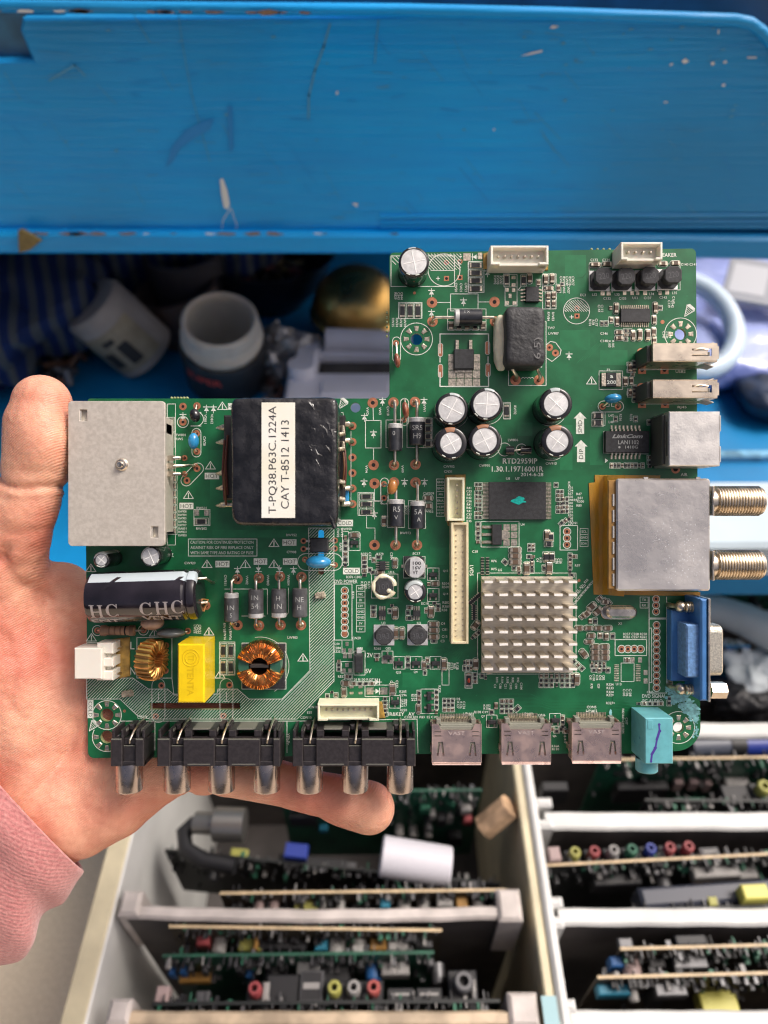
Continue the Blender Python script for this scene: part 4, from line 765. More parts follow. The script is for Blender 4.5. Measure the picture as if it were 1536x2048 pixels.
# ---------------------------------------------------------------- larger parts of the board
# aluminium heat plate standing over the upper left corner
PLATE = M('heat_plate', (.58, .53, .46), .48, .4, vs=900, col2=(.66, .61, .54), bump=.22, bs=1200, rvar=.06, bd=.00015)
PLATE2 = M('heat_plate_fresh_cut', (.78, .75, .68), .25, .8)
def open_plate(A, B, z0, z1, wins, r, mats, name, bev=.2):
    c = bpy.data.curves.new('o', 'CURVE'); c.dimensions = '2D'; c.fill_mode = 'BOTH'
    for P in [rrect(A.x+bev, A.y+bev, B.x-bev, B.y-bev, r)] + wins:
        sp = c.splines.new('POLY'); sp.points.add(len(P)-1); sp.use_cyclic_u = True
        for i, p in enumerate(P): sp.points[i].co = (p[0], p[1], 0, 1)
    c.extrude = (z1-z0)/2 - bev; c.bevel_depth = bev; c.bevel_resolution = 1
    o = bpy.data.objects.new('o', c); COL.objects.link(o); dg = bpy.context.evaluated_depsgraph_get(); me = bpy.data.meshes.new_from_object(o.evaluated_get(dg))
    bpy.data.objects.remove(o); bpy.data.curves.remove(c)
    mb = MB(); mb.add([(v.co.x, v.co.y, v.co.z + (z0+z1)/2) for v in me.vertices], [tuple(p.vertices) for p in me.polygons]); bpy.data.meshes.remove(me)
    return mb
hz = 15.0; A, B = Q(136, 1092, hz), Q(330, 802, hz)
wins = []
for x0, y0, x1, y1 in ((158, 818, 175, 843), (301, 1052, 317, 1077)): a, b = Q(x0, y1, hz), Q(x1, y0, hz); wins.append(rrect(a.x, a.y, b.x, b.y, .1, 2))
mb = open_plate(A, B, hz-1.6, hz, wins, 1.0, None, 'p', .18)
hp = comp(mb, 'heat_plate', [PLATE], 'sandy aluminium heat plate with one screw in the upper left of the board')
for W in wins:
    t = MB(); x0, y0 = W[0][0]-.1, W[0][1]-.1; xs = [p[0] for p in W]; ys = [p[1] for p in W]
    t.box(min(xs)-.3, min(ys)-.3, hz-2.2, max(xs)+.3, max(ys)+.3, hz-1.9, 0, 0); t.box(min(xs)+.1, min(ys), hz-1.9, min(xs)+.5, max(ys)-.4, hz-.3, .1, 1); t.box(min(xs)+.1, min(ys), hz-1.9, max(xs)-.1, min(ys)+.35, hz-.25, .1, 1)
    comp(t, 'punched_tab', [PLATE, PLATE2], parent=hp)
t = MB(); a = Q(242, 929, hz+.8); t.lathe([(1.9, hz-.1), (1.95, hz+.3), (1.5, hz+.8), (.01, hz+1.0)], 24, 0, T(a.x, a.y, 0), cap=False); t.lathe([(1.0, hz+.6), (1.1, hz+1.5), (.8, hz+1.9), (.01, hz+1.75)], 20, 0, T(a.x-.15, a.y-.1, 0), cap=False)
comp(t, 'screw', [NICKEL], parent=hp)
t = MB(); t.box(A.x+3, A.y+6, 2.2, B.x-1.5, A.y+9, hz-1.5, .2, 0); t.box(A.x+10, B.y-9, 2.2, B.x-1.6, B.y-6, hz-1.5, .2, 0); t.box(B.x-2.4, A.y+4, .3, B.x-1.6, B.y-4, hz-1.5, .1, 0)
comp(t, 'support_wall', [PLATE], parent=hp)
t = MB(); t.box(A.x+8, A.y+12, 2, B.x-4, A.y+32, hz-1.7, .4, 0); comp(t, 'power_transistor', [BLK], parent=hp)
for y, x1 in ((916, 367), (932, 390), (948, 369)):
    l = MB(); a = Q(330, y, 7); b = Q(350, y, 6.5); c = q2(x1, y); l.box(a.x-3, a.y-.8, 6.2, b.x, a.y+.8, 7.0, .15, 0); l.tube([(b.x-.5, b.y, 6.6), (b.x+1.4, b.y, 6.2), (c[0]-.8, c[1], 4.0), (c[0], c[1], 0)], [.55, .5, .45, .45], 8); comp(l, 'transistor_leg', [TIN])

# transformer wrapped in black tape
TAPE = M('black_tape', (.012, .012, .014), .24, coat=.4, bump=.8, bs=110, bd=.002, var=.5, vs=220, rvar=.1)
mb = MB(); A, B = Q(463, 1052, 20), Q(677, 794, 20); softbox(mb, A.x, A.y, B.x, B.y, 1.2, 22, 15, amp=.5, fr=.16)
for i in range(22):   # folds of the tape, mostly along the right end
    rr = random.Random(i); x0 = rr.uniform(B.x-9, B.x-2); y0 = rr.uniform(A.y+4, B.y-4) if i > 9 else B.y - rr.uniform(.5, 9)
    pts = [(x0 + k*.9*rr.uniform(.4, 1.1) - 1.5, y0 - k*rr.uniform(.2, 1.6), 21.4 - .02*k*k) for k in range(6)]
    mb.tube(pts, [.15, .5, .7, .7, .5, .15], 8, 0)
tf = comp(mb, 'transformer', [TAPE], 'large transformer wrapped in black tape with a white label reading T-PQ38.P63C.1224A')
mb = MB(); A, B = Q(523, 1036, 22.6), Q(590, 805, 22.6); c = (A+B)/2
mb.box(A.x, A.y, 22.35, B.x, B.y, 22.7, .04, 0)
mb.text('T-PQ38.P63C.1224A', T(Q(546, 920, 22.73)) @ Rz(90), 18*PX*.905, 215*PX*.905, 1, .0, res=3); mb.text('CAY T-8512 1413', T(Q(570, 929, 22.73)) @ Rz(90), 16*PX*.905, 177*PX*.905, 1, .0, res=3)
comp(mb, 'label_sticker', [M('label_paper', (.86, .85, .80), .5, vs=60, col2=(.80, .77, .64)), M('label_ink', (.02, .02, .03), .6)], parent=tf)
mb = MB(); A, B = Q(447, 1000, 8), Q(690, 830, 8); mb.box(A.x, A.y, 2, B.x, B.y, 8, .6, 0); comp(mb, 'bobbin', [M('bobbin_black', (.02, .018, .018), .4)], parent=tf)
def lug(pts, r): l = MB(); l.tube(pts, r, 10, 0); return comp(l, 'transformer_pin', [SOLDER], parent=tf)
for y in (855, 884, 946, 976, 1010): a = Q(455, y, 6); b = Q(436, y+1, 5); lug([(a.x+2, a.y, 6.4), (a.x-.5, a.y+.2, 6.2), ((a.x+b.x)/2, a.y, 5.8), (b.x+.6, b.y, 5.2), (b.x-.6, b.y, 4.8)], [.6, .9, 1.0, .7, .3])
for y, dy in ((852, 18), (884, 16), (977, -16), (1008, -12)): a = Q(678, y+dy, 12); b = Vector((*q2(705, y), 0)); lug([(a.x-1, a.y, 12), (a.x+1.2, a.y+dy*.03, 10.5), (b.x-3, b.y-.2, 6.5), (b.x-1.2, b.y, 5.2), (b.x, b.y, 2.5), (b.x, b.y, 0)], [.8, .75, .7, .9, .6, .4])
mb = MB()
for k, (x, y0, y1) in enumerate(((449, 880, 1000), (452, 900, 1010), (455, 870, 990), (687, 905, 960), (690, 900, 970))):
    a, b = Q(x, y0, 9), Q(x, y1, 9); mb.tube([(a.x, a.y, 9), ((a.x+b.x)/2 + (-.4 if k < 3 else .4), (a.y+b.y)/2, 9.8), (b.x, b.y, 9)], .35, 8, k % 2)
comp(mb, 'coil_winding', [M('dark_winding', (.10, .03, .02), .35), M('brown_winding', (.16, .07, .03), .35)], parent=tf)
mb = MB(); a = Q(690, 1000, 4); mb.box(a.x-1.4, a.y-1.6, .5, a.x+1.2, a.y+4.2, 4, .3, 0); comp(mb, 'blue_tape_end', [BLU], parent=tf)

# white wire sockets (open topped, pins inside)
def socket(x0, y0, x1, y1, h, n, wall=.75, rows=1, mat=WHT, horizontal=True, name='wire_socket', label=None, glue=None, notch=True, lean=0, pr=.3, inner=.55, floor_=None):
    A, B = Q(x0, y1, h), Q(x1, y0, h); mb = MB(); w0 = wall; fl = h-3.2 if floor_ is None else floor_
    mb.box(A.x, A.y, .1, B.x, B.y, fl, 0, 0)
    mb.box(A.x, A.y, fl-.2, A.x+w0, B.y, h, .15, 0); mb.box(B.x-w0, A.y, fl-.2, B.x, B.y, h, .15, 0)
    if horizontal:
        mb.box(A.x+w0-.1, B.y-w0, fl-.2, B.x-w0+.1, B.y, h, .15, 0)
        mb.box(A.x+w0-.1, A.y, fl-.2, B.x-w0+.1, A.y+w0, h-(1.3 if notch else 0), .12, 0)
        if notch: mb.box(A.x+w0-.1, A.y, fl-.2, A.x+(B.x-A.x)*.16, A.y+w0, h, .12, 0); mb.box(B.x-(B.x-A.x)*.16, A.y, fl-.2, B.x-w0+.1, A.y+w0, h, .12, 0)
    else:
        mb.box(A.x+w0-.1, A.y, fl-.2, B.x-w0+.1, A.y+w0, h, .15, 0); mb.box(A.x+w0-.1, B.y-w0, fl-.2, B.x-w0+.1, B.y, h, .15, 0)
    o = comp(mb, name, [mat], label)
    p = MB()
    for r_ in range(rows):
        for i in range(n):
            t = (i+.5)/n
            if horizontal: px_, py_ = A.x+w0+1+(B.x-A.x-2*w0-2)*t, A.y+(B.y-A.y)*(inner if rows == 1 else (.3+.4*r_))
            else: py_, px_ = A.y+w0+.6+(B.y-A.y-2*w0-1.2)*t, A.x+(B.x-A.x)*(inner if rows == 1 else (.3+.4*r_))
            p.box(px_-pr, py_-pr, fl-.1, px_+pr, py_+pr, fl+(1.6 if rows == 1 else .25), .08, 0)
    comp(p, 'pin_row', [TIN], parent=o)
    if glue:
        g = MB()
        for P in glue: g.prism([q2(*v) for v in P], .06, .5, .2, 0)
        comp(g, 'glue_patch', [GLUE], parent=o)
    return o
socket(981, 491, 1097, 529, 8.5, 7, glue=[[(966, 508), (978, 504), (992, 500), (1096, 502), (1096, 541), (1010, 542), (966, 538)]], label='white seven pin socket with amber glue at the top edge')
socket(1242, 484, 1325, 519, 9, 4, label='white four pin speaker socket at the top edge')
WHT2 = M('yellowed_nylon', (.78, .76, .56), .42, sss=.1, var=.06, vs=200)
socket(635, 1408, 758, 1442, 7.5, 9, mat=WHT2, label='white nine pin socket above the phono sockets', glue=[[(636, 1404), (755, 1402), (764, 1403), (771, 1436), (740, 1438), (636, 1420)]])
socket(894, 955, 929, 1042, 6.5, 6, horizontal=False, mat=WHT2, inner=.6, label='upright white six pin socket with amber glue', glue=[[(890, 950), (931, 949), (929, 1000), (926, 1046), (896, 1052), (889, 1030)]])
socket(902, 1045, 937, 1288, 6.0, 20, rows=2, horizontal=False, mat=M('beige_nylon', (.68, .60, .40), .45, var=.08), floor_=4.6, wall=.8, pr=.22, label='long narrow cream display cable socket')
# mains inlet at the left edge
mb = MB(); A, B = Q(151, 1357, 8), Q(206, 1295, 8); mb.box(A.x, A.y, 1.0, B.x, B.y, 9, .3, 0)
for y0, y1 in ((1286, 1308), (1316, 1334), (1342, 1361)): a, b = Q(193, y1, 7), Q(226, y0, 7); mb.box(a.x, a.y, .1, b.x, b.y, 7, .3, 0)
a, b = Q(196, 1350, 5), Q(222, 1295, 5); mb.box(a.x, a.y, .1, b.x, b.y, 5, .2, 0)
o = comp(mb, 'mains_inlet', [M('white_nylon', (.78, .74, .66), .42, sss=.1)], 'white two pin mains socket overhanging the left edge')
l = MB()
for y in (1297, 1347): a = Q(220, y, 5); b = q2(244, y-3); l.box(a.x-1.5, a.y-.5, 4.6, a.x+1.6, a.y+.5, 5.2, .1, 0); l.tube([(a.x+1.4, a.y, 4.9), (b[0]-.8, b[1], 3.6), (b[0], b[1], 0)], .4, 8)
comp(l, 'inlet_pin', [TIN], parent=o)
g = MB(); g.prism([q2(*p) for p in ((226, 1278), (260, 1274), (261, 1352), (232, 1358), (214, 1360), (216, 1352), (226, 1350))], .06, .55, .2); comp(g, 'glue_patch', [GLUE], parent=o)
for y in (1291, 1342): pad_c(244, y, 11, 4)

# yellow film capacitor
YEL = M('yellow_plastic', (.80, .56, .004), .32, coat=.15, bump=.08, bs=900, var=.05)
mb = MB(); h = 14.2; A, B = Q(355, 1406, h), Q(409, 1288, h); mb.box(A.x, A.y, .3, B.x, B.y, h, .45, 0)
for i, (c_, dx) in enumerate((('TENTA', 0),)): mb.text(c_, T(Q(381, 1363, h+.02)) @ T(0, 0, .06) @ Rz(-90), 2.0, 8.6, 1, .01)
a = Q(382, 1316, h)
for r in (1.75, 2.6): mb.tube([(a.x+r*math.cos(t*.26), a.y+r*math.sin(t*.26), h) for t in range(24)], .12, 6, 1, closed=True)
mb.text('TT', T(a.x, a.y, h+.06) @ Rz(-90), 1.7, 1.6, 1, .01)
comp(mb, 'film_capacitor', [YEL, M('yellow_emboss', (.66, .44, .002), .4)], 'bright yellow box capacitor embossed TENTA')

# big capacitor lying on its side
mb = MB(); r = 7.9; zc = 8.3; A = Q(177, 1197, zc+3); B = Q(396, 1190, zc+3); ax = (B-A); Lc = ax.length
X = T((A+B)/2) @ Matrix.Translation((0, 0, -3)) @ Rz(math.degrees(math.atan2(ax.y, ax.x))) @ Ry(90)
prof = [(r*.80, -Lc/2+.05), (r-.9, -Lc/2), (r-.25, -Lc/2+.35), (r, -Lc/2+1.1), (r, Lc/2-4.2), (r-.5, Lc/2-3.6), (r-.5, Lc/2-3.1), (r, Lc/2-2.5), (r, Lc/2-1.2), (r-.3, Lc/2-.4), (r-1, Lc/2), (r*.7, Lc/2)]
STR = M('pale_blue_sleeve_print', (.50, .58, .62), .2, coat=.4)
mb.lathe(prof, 72, 0, X, True, True, lambda k, an: 1 if (3 <= k <= 10 and 108 < an < 138) else 0)
ctr = (A+B)/2 - Vector((0, 0, 3)); an0 = math.atan2(ax.y, ax.x)
def onbig(x, y, z_=0):   # flat picture position wrapped on the cylinder
    d = Vector((x - ctr.x, y - ctr.y)); u = d.x*math.cos(an0) + d.y*math.sin(an0); v = -d.x*math.sin(an0) + d.y*math.cos(an0)
    th = max(-1.45, min(1.9, v/r)); return Vector((ctr.x + u*math.cos(an0) - (r+.06)*math.sin(th)*math.sin(an0), ctr.y + u*math.sin(an0) + (r+.06)*math.sin(th)*math.cos(an0), ctr.z + (r+.06)*math.cos(th)))
def seriftext(glyph, cx, cy, hgt, wd, wrapf, m):
    # heavy roman capitals drawn from strokes
    P = []
    def bar(x0, y0, x1, y1): P.append([(x0, y0), (x1, y0), (x1, y1), (x0, y1)])
    if glyph == 'H':
        for x in (-.33, .33): bar(x-.1, -.5, x+.1, .5); bar(x-.2, .44, x+.2, .5); bar(x-.2, -.5, x+.2, -.44)
        bar(-.3, -.04, .3, .04)
    else:
        n = 16; a0, a1 = math.radians(42), math.radians(318)
        for i in range(n):
            t0 = a0 + (a1-a0)*i/n; t1 = a0 + (a1-a0)*(i+1)/n
            def wv(t): return .36 - .16*abs(math.cos(t))*(1 if math.cos(t) < 0 else .35)
            P.append([(.5*math.cos(t0), .5*math.sin(t0)), (.5*math.cos(t1), .5*math.sin(t1)), ((wv(t1)+.06)*math.cos(t1), (.44)*math.sin(t1)), ((wv(t0)+.06)*math.cos(t0), (.44)*math.sin(t0))])
        bar(.32, .2, .4, .5); bar(.36, -.42, .42, -.25)
    for q_ in P:
        K = 4; g = []
        for i in range(K+1):
            for j in range(K+1):
                u, v = i/K, j/K; x = (1-u)*(1-v)*q_[0][0] + u*(1-v)*q_[1][0] + u*v*q_[2][0] + (1-u)*v*q_[3][0]; y = (1-u)*(1-v)*q_[0][1] + u*(1-v)*q_[1][1] + u*v*q_[2][1] + (1-u)*v*q_[3][1]
                g.append(tuple(wrapf(cx + x*wd, cy + y*hgt)))
        mb.add(g, [(i*(K+1)+j, (i+1)*(K+1)+j, (i+1)*(K+1)+j+1, i*(K+1)+j+1) for i in range(K) for j in range(K)], m)
def flatpos(px, py, zz): v = Q(px, py, zz); return v
for gch, px, py in (('H', 197, 1222), ('C', 229, 1220), ('C', 296, 1217), ('H', 327, 1216), ('C', 359, 1213)):
    v = Q(px, py, 13.5); dv = (v.y - ctr.y)/r; th = math.asin(max(-1, min(1, dv))); seriftext(gch, v.x, ctr.y + th*r, 4.6, 3.9 if gch == 'C' else 3.8, lambda x, y: onbig(x, y), 2)
for t, px, py, wd in (('ENT', 217, 1239, 8.5), ('VENT', 329, 1234, 12)):
    v = Q(px, py, 10.5); th = math.asin(max(-1, min(1, (v.y-ctr.y)/r))); mb.text(t, T(v.x, ctr.y + th*r, 0), 2.6, wd, 2, .03, warp=lambda x, y, z_: onbig(x, y))
for u in (-Lc*.28, Lc*.29):   # slanted gaps of the stripe
    g = []
    for i in range(7):
        v = r*math.radians(17 + 34*i/6+1); off = -1.5 + i*.7
        for s_ in (-.55, .55): w_ = onbig(ctr.x + u + off + s_*1.3, ctr.y + v); g.append(tuple(w_ + (w_-Vector((w_.x, ctr.y, ctr.z))).normalized()*.02))
    mb.add(g, [(2*i, 2*i+1, 2*i+3, 2*i+2) for i in range(6)], 0)
cc = comp(mb, 'storage_capacitor', [M('black_violet_sleeve', (.014, .011, .016), .14, var=.4, vs=120, coat=.6, rvar=.06), STR, M('silver_print', (.42, .38, .38), .35, .3)], 'large black capacitor lying on its side, printed CHC VENT')
l = MB(); a, b = Q(398, 1158, 9), Q(400, 1206, 8)
l.tube([(a.x-1.4, a.y, 9), (a.x+1.8, a.y+.2, 8), (a.x+2.8, a.y-1.5, 4), (a.x+2.6, a.y-2, 0)], .45, 8, 0); l.tube([(b.x-1, b.y, 8), (b.x+1.5, b.y, 6), (*q2(412, 1211), 0)], .5, 8, 0); l.tube([(b.x-.8, b.y-2.5, 8), (b.x+.2, b.y+1, 6.5), (b.x+1.5, b.y+.6, 4), (b.x+.4, b.y-3, 5)], .35, 6, 1)
comp(l, 'lead_wire', [TIN, ORG], parent=cc)
g = MB(); a = q2(398, 1190); softbox(g, a[0]-1.5, a[1]-6, a[0]+1.6, a[1]+6, .1, 3.5, 3, amp=.8, fr=.4); comp(g, 'burnt_glue', [M('burnt_glue', (.02, .02, .012), .5, var=.5)], parent=cc)
a = Q(402, 1128, 6); 
# wound ring coils
def torus_coil(M4, R, rc, hc, arcs, wr, core, wire, name, label, layers=1, jit=.0, bar=None):
    mb = MB(); mb.X = M4; n = 48; P = [(R-rc, -hc), (R+rc, -hc), (R+rc, hc), (R-rc, hc)]
    vs = [(p[0]*math.cos(2*math.pi*i/n), p[0]*math.sin(2*math.pi*i/n), p[1]) for i in range(n) for p in P]
    mb.add(vs, [(i*4+k, ((i+1) % n)*4+k, ((i+1) % n)*4+(k+1) % 4, i*4+(k+1) % 4) for i in range(n) for k in range(4)], 0, True)
    if bar: mb.box(*bar, 1, m=1)
    o = comp(mb, name, [core, M('coil_bar', (.03, .026, .024), .5)], label)
    wmb = MB(); wmb.X = M4; rr = random.Random(5)
    for a0, a1, cnt in arcs:
        for ly in range(layers):
            pts = []; e = wr*(1+ly*1.7)
            for i in range(cnt*16+1):
                t = i/(cnt*16); A_ = math.radians(a0 + (a1-a0)*t) + (rr.uniform(-jit, jit) if i % 4 == 0 else 0); f = (i/16)*2*math.pi
                cx, cz = math.cos(f), math.sin(f); k = 5; q_ = (abs(cx)**k + abs(cz)**k)**(-1/k)
                rad = R + (rc+e)*cx*q_; pts.append((rad*math.cos(A_), rad*math.sin(A_), (hc+e)*cz*q_*(1 + rr.uniform(-jit, jit)*1.4)))
            wmb.tube(pts, wr, 6, 0)
    comp(wmb, 'copper_winding', [wire], parent=o); return o
CW = M('copper_wire', (.80, .33, .10), .24, 1.0, var=.3, vs=500); GW = M('golden_wire', (.62, .31, .10), .28, .9, var=.3, vs=400)
a = Q(520, 1331, 7)
torus_coil(T(a.x, a.y, 5.0), 5.0, 1.6, 3.0, [(18, 162, 30), (198, 342, 30)], .3, M('green_core', (.03, .11, .07), .3, coat=.4), CW, 'ring_coil', 'ring coil with two copper windings around a green core', 2, .05, (-3.9, -.6, -1, 3.9, .6, 3.4))
mb = MB(); mb.box(q2(485, 1331)[0], q2(0, 1376)[1], .1, q2(570, 0)[0], q2(0, 1288)[1], .9, .2, 0); comp(mb, 'coil_base', [BLK])
a = Q(300, 1320, 7.5)
torus_coil(T(a.x+.3, a.y, 6.6) @ Ry(76), 4.3, 1.5, 2.3, [(100, 440, 22)], .37, M('yellow_core', (.3, .2, .05), .5), GW, 'ring_coil', 'small upright ring coil of golden wire beside the mains inlet')
l = MB(); 
for p, q_ in (((318, 1300), (332, 1291)), ((318, 1332), (331, 1341))): a = Q(*p, 6); b = q2(*q_); l.tube([tuple(a), (b[0], b[1]+(-.4), 4), (b[0], b[1], 0)], .4, 8)
comp(l, 'lead_wire', [GW])

# pin-fin heat sink
FIN = M('shade_toned_fin', (.62, .56, .46), .36, .65, var=.08, vs=500, bump=.12, bs=2500, aniso=(1, 8, 1))  # fin sides toned down in colour as their shaded faces
FINT = M('sky_lit_fin_tip', (.95, .93, .88), .4, .3); mb = MB(); H = 10.5; A, B = q2(961, 1342), q2(1142, 1152); mb.box(A[0], A[1], .9, B[0], B[1], 2.6, .15, 0)  # fin tops coloured bright as if catching the sky
hs = comp(mb, 'heat_sink', [FIN], 'square silver heat sink with rows of upright fins')
xs = [977.5, 1007.5, 1035.5, 1062, 1089, 1117, 1146]; ys = [1164, 1190, 1215, 1239.5, 1264.5, 1289, 1314, 1338.5]
base = None
for y in ys:
    for x in xs:
        a = Q(x, y, H); f = MB(); w_, d_ = 18*PX*.95, 5.6*PX*.95
        if base is None:
            f.prism(rrect(-w_/2, -d_/2, w_/2, d_/2), -H+2.5, 0, .1, 0, mtop=1); base = comp(f, 'fin', [FIN, FINT], parent=hs); o = base
        else: o = base.copy(); COL.objects.link(o)
        o.location = (a.x*.001, a.y*.001, H*.001); o.rotation_euler = (math.radians(random.uniform(-1, 1)), math.radians(random.uniform(-.8, .8)), math.radians(random.uniform(-2, 2)))
mb = MB(); A, B = q2(968, 1337), q2(1140, 1160); mb.box(A[0]+1, A[1]+1, .05, B[0]-1, B[1]-1, .9, .1, 0); comp(mb, 'main_processor', [BLK])
# crystal
mb = MB(); a = Q(1244, 1226, 3.4); mb.prism(rrect(a.x-6.0, a.y-2.5, a.x+5.4, a.y+2.1, 2.2, 8), .1, .8, .2, 0); mb.prism(rrect(a.x-4.9, a.y-1.7, a.x+5.0, a.y+1.9, 1.75, 8), .6, 3.6, .7, 0, sm=False)
comp(mb, 'crystal_oscillator', [NICKEL, SILV], 'silver oval crystal can below the tuner')

# USB sockets on the right edge
SHELL = M('usb_shell', (.62, .54, .44), .32, .95, var=.04, vs=200, bump=.1, bs=900, rvar=.08)
SHADE = M('inner_plastic', (.05, .055, .05), .5)
def usb(yo, label):
    mb = MB(); h = 12.6; A, B = Q(1306, 723+yo, h), Q(1435, 686+yo, h); t = .35
    mb.box(A.x, A.y, .3, B.x, A.y+t, h, .12, 0); mb.box(A.x, B.y-t, .3, B.x, B.y, h, .12, 0)      # long sides
    mb.box(A.x, A.y+t-.02, .3, A.x+t, B.y-t+.02, h, 0, 0)
    # top with the spring slot
    sx0, sx1, sy0, sy1 = Q(1384, 0, h).x, Q(1424, 0, h).x, A.y+1.7, B.y-1.7
    mb.box(A.x+t-.02, A.y+t-.02, h-t, sx0, B.y-t+.02, h, 0, 0); mb.box(sx1, A.y+t-.02, h-t, B.x, B.y-t+.02, h, 0, 0); mb.box(sx0-.01, A.y+t-.02, h-t, sx1+.01, sy0, h, 0, 0); mb.box(sx0-.01, sy1, h-t, sx1+.01, B.y-t+.02, h, 0, 0)
    mb.box(sx0, sy0+.35, h-t-.1, sx1-1.2, sy1-.5, h-.12, .1, 0, T(0, 0, 0)); mb.tube([(sx0+.6, sy1-.4, h-.3), (sx0+2.5, sy1+.05, h+.2), (sx1-1, sy1-.3, h-.3)], .28, 6, 0)
    mb.box(A.x, A.y+t, .3, B.x-.5, B.y-t, .6, 0, 0)
    for yy, s in ((A.y, -1), (B.y, 1)):    # flared ends
        mb.add([(B.x-3.2, yy, h-3), (B.x+.3, yy+s*1.0, h-3.3), (B.x+.3, yy+s*1.0, h-8.5), (B.x-3.2, yy, h-8.8), (B.x-3.2, yy-s*.25, h-3), (B.x+.3, yy+s*.75, h-3.3), (B.x+.3, yy+s*.75, h-8.5), (B.x-3.2, yy-s*.25, h-8.8)], [(0, 1, 2, 3), (7, 6, 5, 4), (0, 4, 5, 1), (1, 5, 6, 2), (2, 6, 7, 3)])
    mb.box(B.x-.2, A.y+.9, h-.6, B.x+.6, B.y-.9, h-.25, .05, 0)
    o = comp(mb, 'usb_socket', [SHELL], label)
    i = MB(); i.box(A.x+.4, A.y+2.2, 2, B.x-1.4, A.y+3.4, h-2, .1, 0); i.box(A.x-1.2, A.y+.3, .2, A.x+.0, B.y-.3, h-2, .2, 1); comp(i, 'socket_tongue', [M('socket_white', (.65, .66, .62), .4), SHADE], parent=o)
    return o
usb(0, 'upper of the two silver upright USB sockets'); usb(73, 'lower of the two silver upright USB sockets')
# network jack
mb = MB(); h = 13.2; A, B = Q(1338, 932, h), Q(1440, 823, h); t = .3
RJ = M('jack_tin', (.70, .68, .65), .36, .8, vs=220, var=.06, bump=.18, bs=1400, rvar=.06)
mb.box(A.x, A.y, .3, B.x, B.y, h, .25, 0); mb.box(A.x-.3, A.y+3.2, h-1.8, A.x+.02, B.y-3, h-.5, .05, 1); mb.box(B.x-.1, A.y+2, 2.5, B.x+.05, B.y-2, h-2, 0, 2)
mb.box(A.x-1.0, A.y+.7, .2, A.x-.02, B.y-.7, h-3, .2, 1)
for yy in (A.y+1.2, B.y-6): mb.box(B.x-.05, yy, h-1.5, B.x+.35, yy+4.8, h-.1, .1, 0)
comp(mb, 'network_jack', [RJ, SHADE, HOLE], 'square silver network jack on the right edge')
# tuner can and its two screw connectors
TUN = M('tuner_can', (.64, .61, .58), .33, .85, vs=70, var=.10, bump=.3, bs=600, rvar=.1, bd=.00025)
mb = MB(); h = 9.5; A, B = Q(1233, 1182, h), Q(1421, 957, h)
mb.box(A.x+.3, A.y+.3, .3, B.x-.2, B.y-.2, h-.6, .1, 0); mb.box(A.x, A.y, h-1.0, B.x, B.y, h, .5, 0, r=.9)
for k in range(6): y0 = Q(0, 1000+32*k, h).y; mb.box(A.x-.95, y0-1.9, h-1.1, A.x-.35, y0+1.9, h-.75, .1, 2)
mb.box(A.x-2.2, A.y+.5, h-2.0, A.x+.2, B.y-.5, h-1.2, .2, 1)
for x, y in ((1.2, B.y-1.0), (9, B.y-.1), (B.x-A.x-4, B.y-.1)): mb.box(A.x+x-.5, y-.2, h-1, A.x+x+.9, y+.6, h-.1, .1, 2)
tu = comp(mb, 'tuner_can', [TUN, M('varnished_edge', (.36, .20, .06), .35, .3, var=.2), PLATE2], 'large scratched silver tuner box with amber tape along its left side')
rr = random.Random(11); mb = MB()
for i in range(240):
    u = rr.gauss(.72, .16); v = rr.gauss(.33, .17)
    if 0.05 < u < .95 and .03 < v < .95: mb.disc((A.x+(B.x-A.x)*u, A.y+(B.y-A.y)*v), rr.uniform(.04, .17), h+.012, 0, 8)
for i in range(90):
    u = rr.uniform(.05, .9); v = rr.uniform(.05, .9); x, y = A.x+(B.x-A.x)*u, A.y+(B.y-A.y)*v; mb.line([(x, y), (x+rr.uniform(-1.5, 1.5), y+rr.uniform(-.5, .5))], .05, h+.014, i % 2)
comp(mb, 'scratch_mark', [M('bright_spot', (.85, .85, .85), .35, .5), M('dark_scratch', (.2, .2, .2), .5)], parent=tu)
for cy, dz in ((1002, 0), (1130, 0)):
    mb = MB(); c = Q(1420, cy, 6.2); X = T(c.x-.3, c.y, 5.2) @ Ry(90); pr = [(4.2, 0), (4.2, 1.2), (3.7, 1.4), (3.7, 1.9)]
    L_ = 15.5; z = 2.0
    while z < L_: pr += [(4.15, z), (4.75, z+.28), (4.75, z+.52), (4.15, z+.80)]; z += .88
    pr += [(4.5, L_+.5), (4.3, L_+1.1), (3.2, L_+1.4), (2.6, L_+.9), (2.5, L_-2)]
    mb.lathe(pr, 48, 0, X, cap=False, mf=lambda k, an: 2 if 4 <= k < len(pr)-6 and (pr[k][0] + pr[k+1][0])/2 < 4.6 and k % 4 != 2 and k % 4 != 0 or (4 <= k < len(pr)-6 and pr[k][0] < 4.2 and pr[k+1][0] < 4.2) else 0); mb.lathe([(2.5, L_-2), (.01, L_-2)], 24, 1, X, cap=False); mb.lathe([(.4, 3), (.4, L_-.5)], 10, 0, X)
    mb.box(c.x-.5, c.y-4.6, .6, c.x+.2, c.y+4.6, 9.2, .2, 0)
    comp(mb, 'coaxial_connector', [M('plated_thread', (.66, .58, .47), .26, .95, var=.15, vs=300), SHADE, M('thread_groove_shade', (.14, .11, .08), .5, .6)], 'upper threaded silver aerial connector' if cy < 1100 else 'lower threaded silver aerial connector')  # groove shading between the threads is painted as a dark material
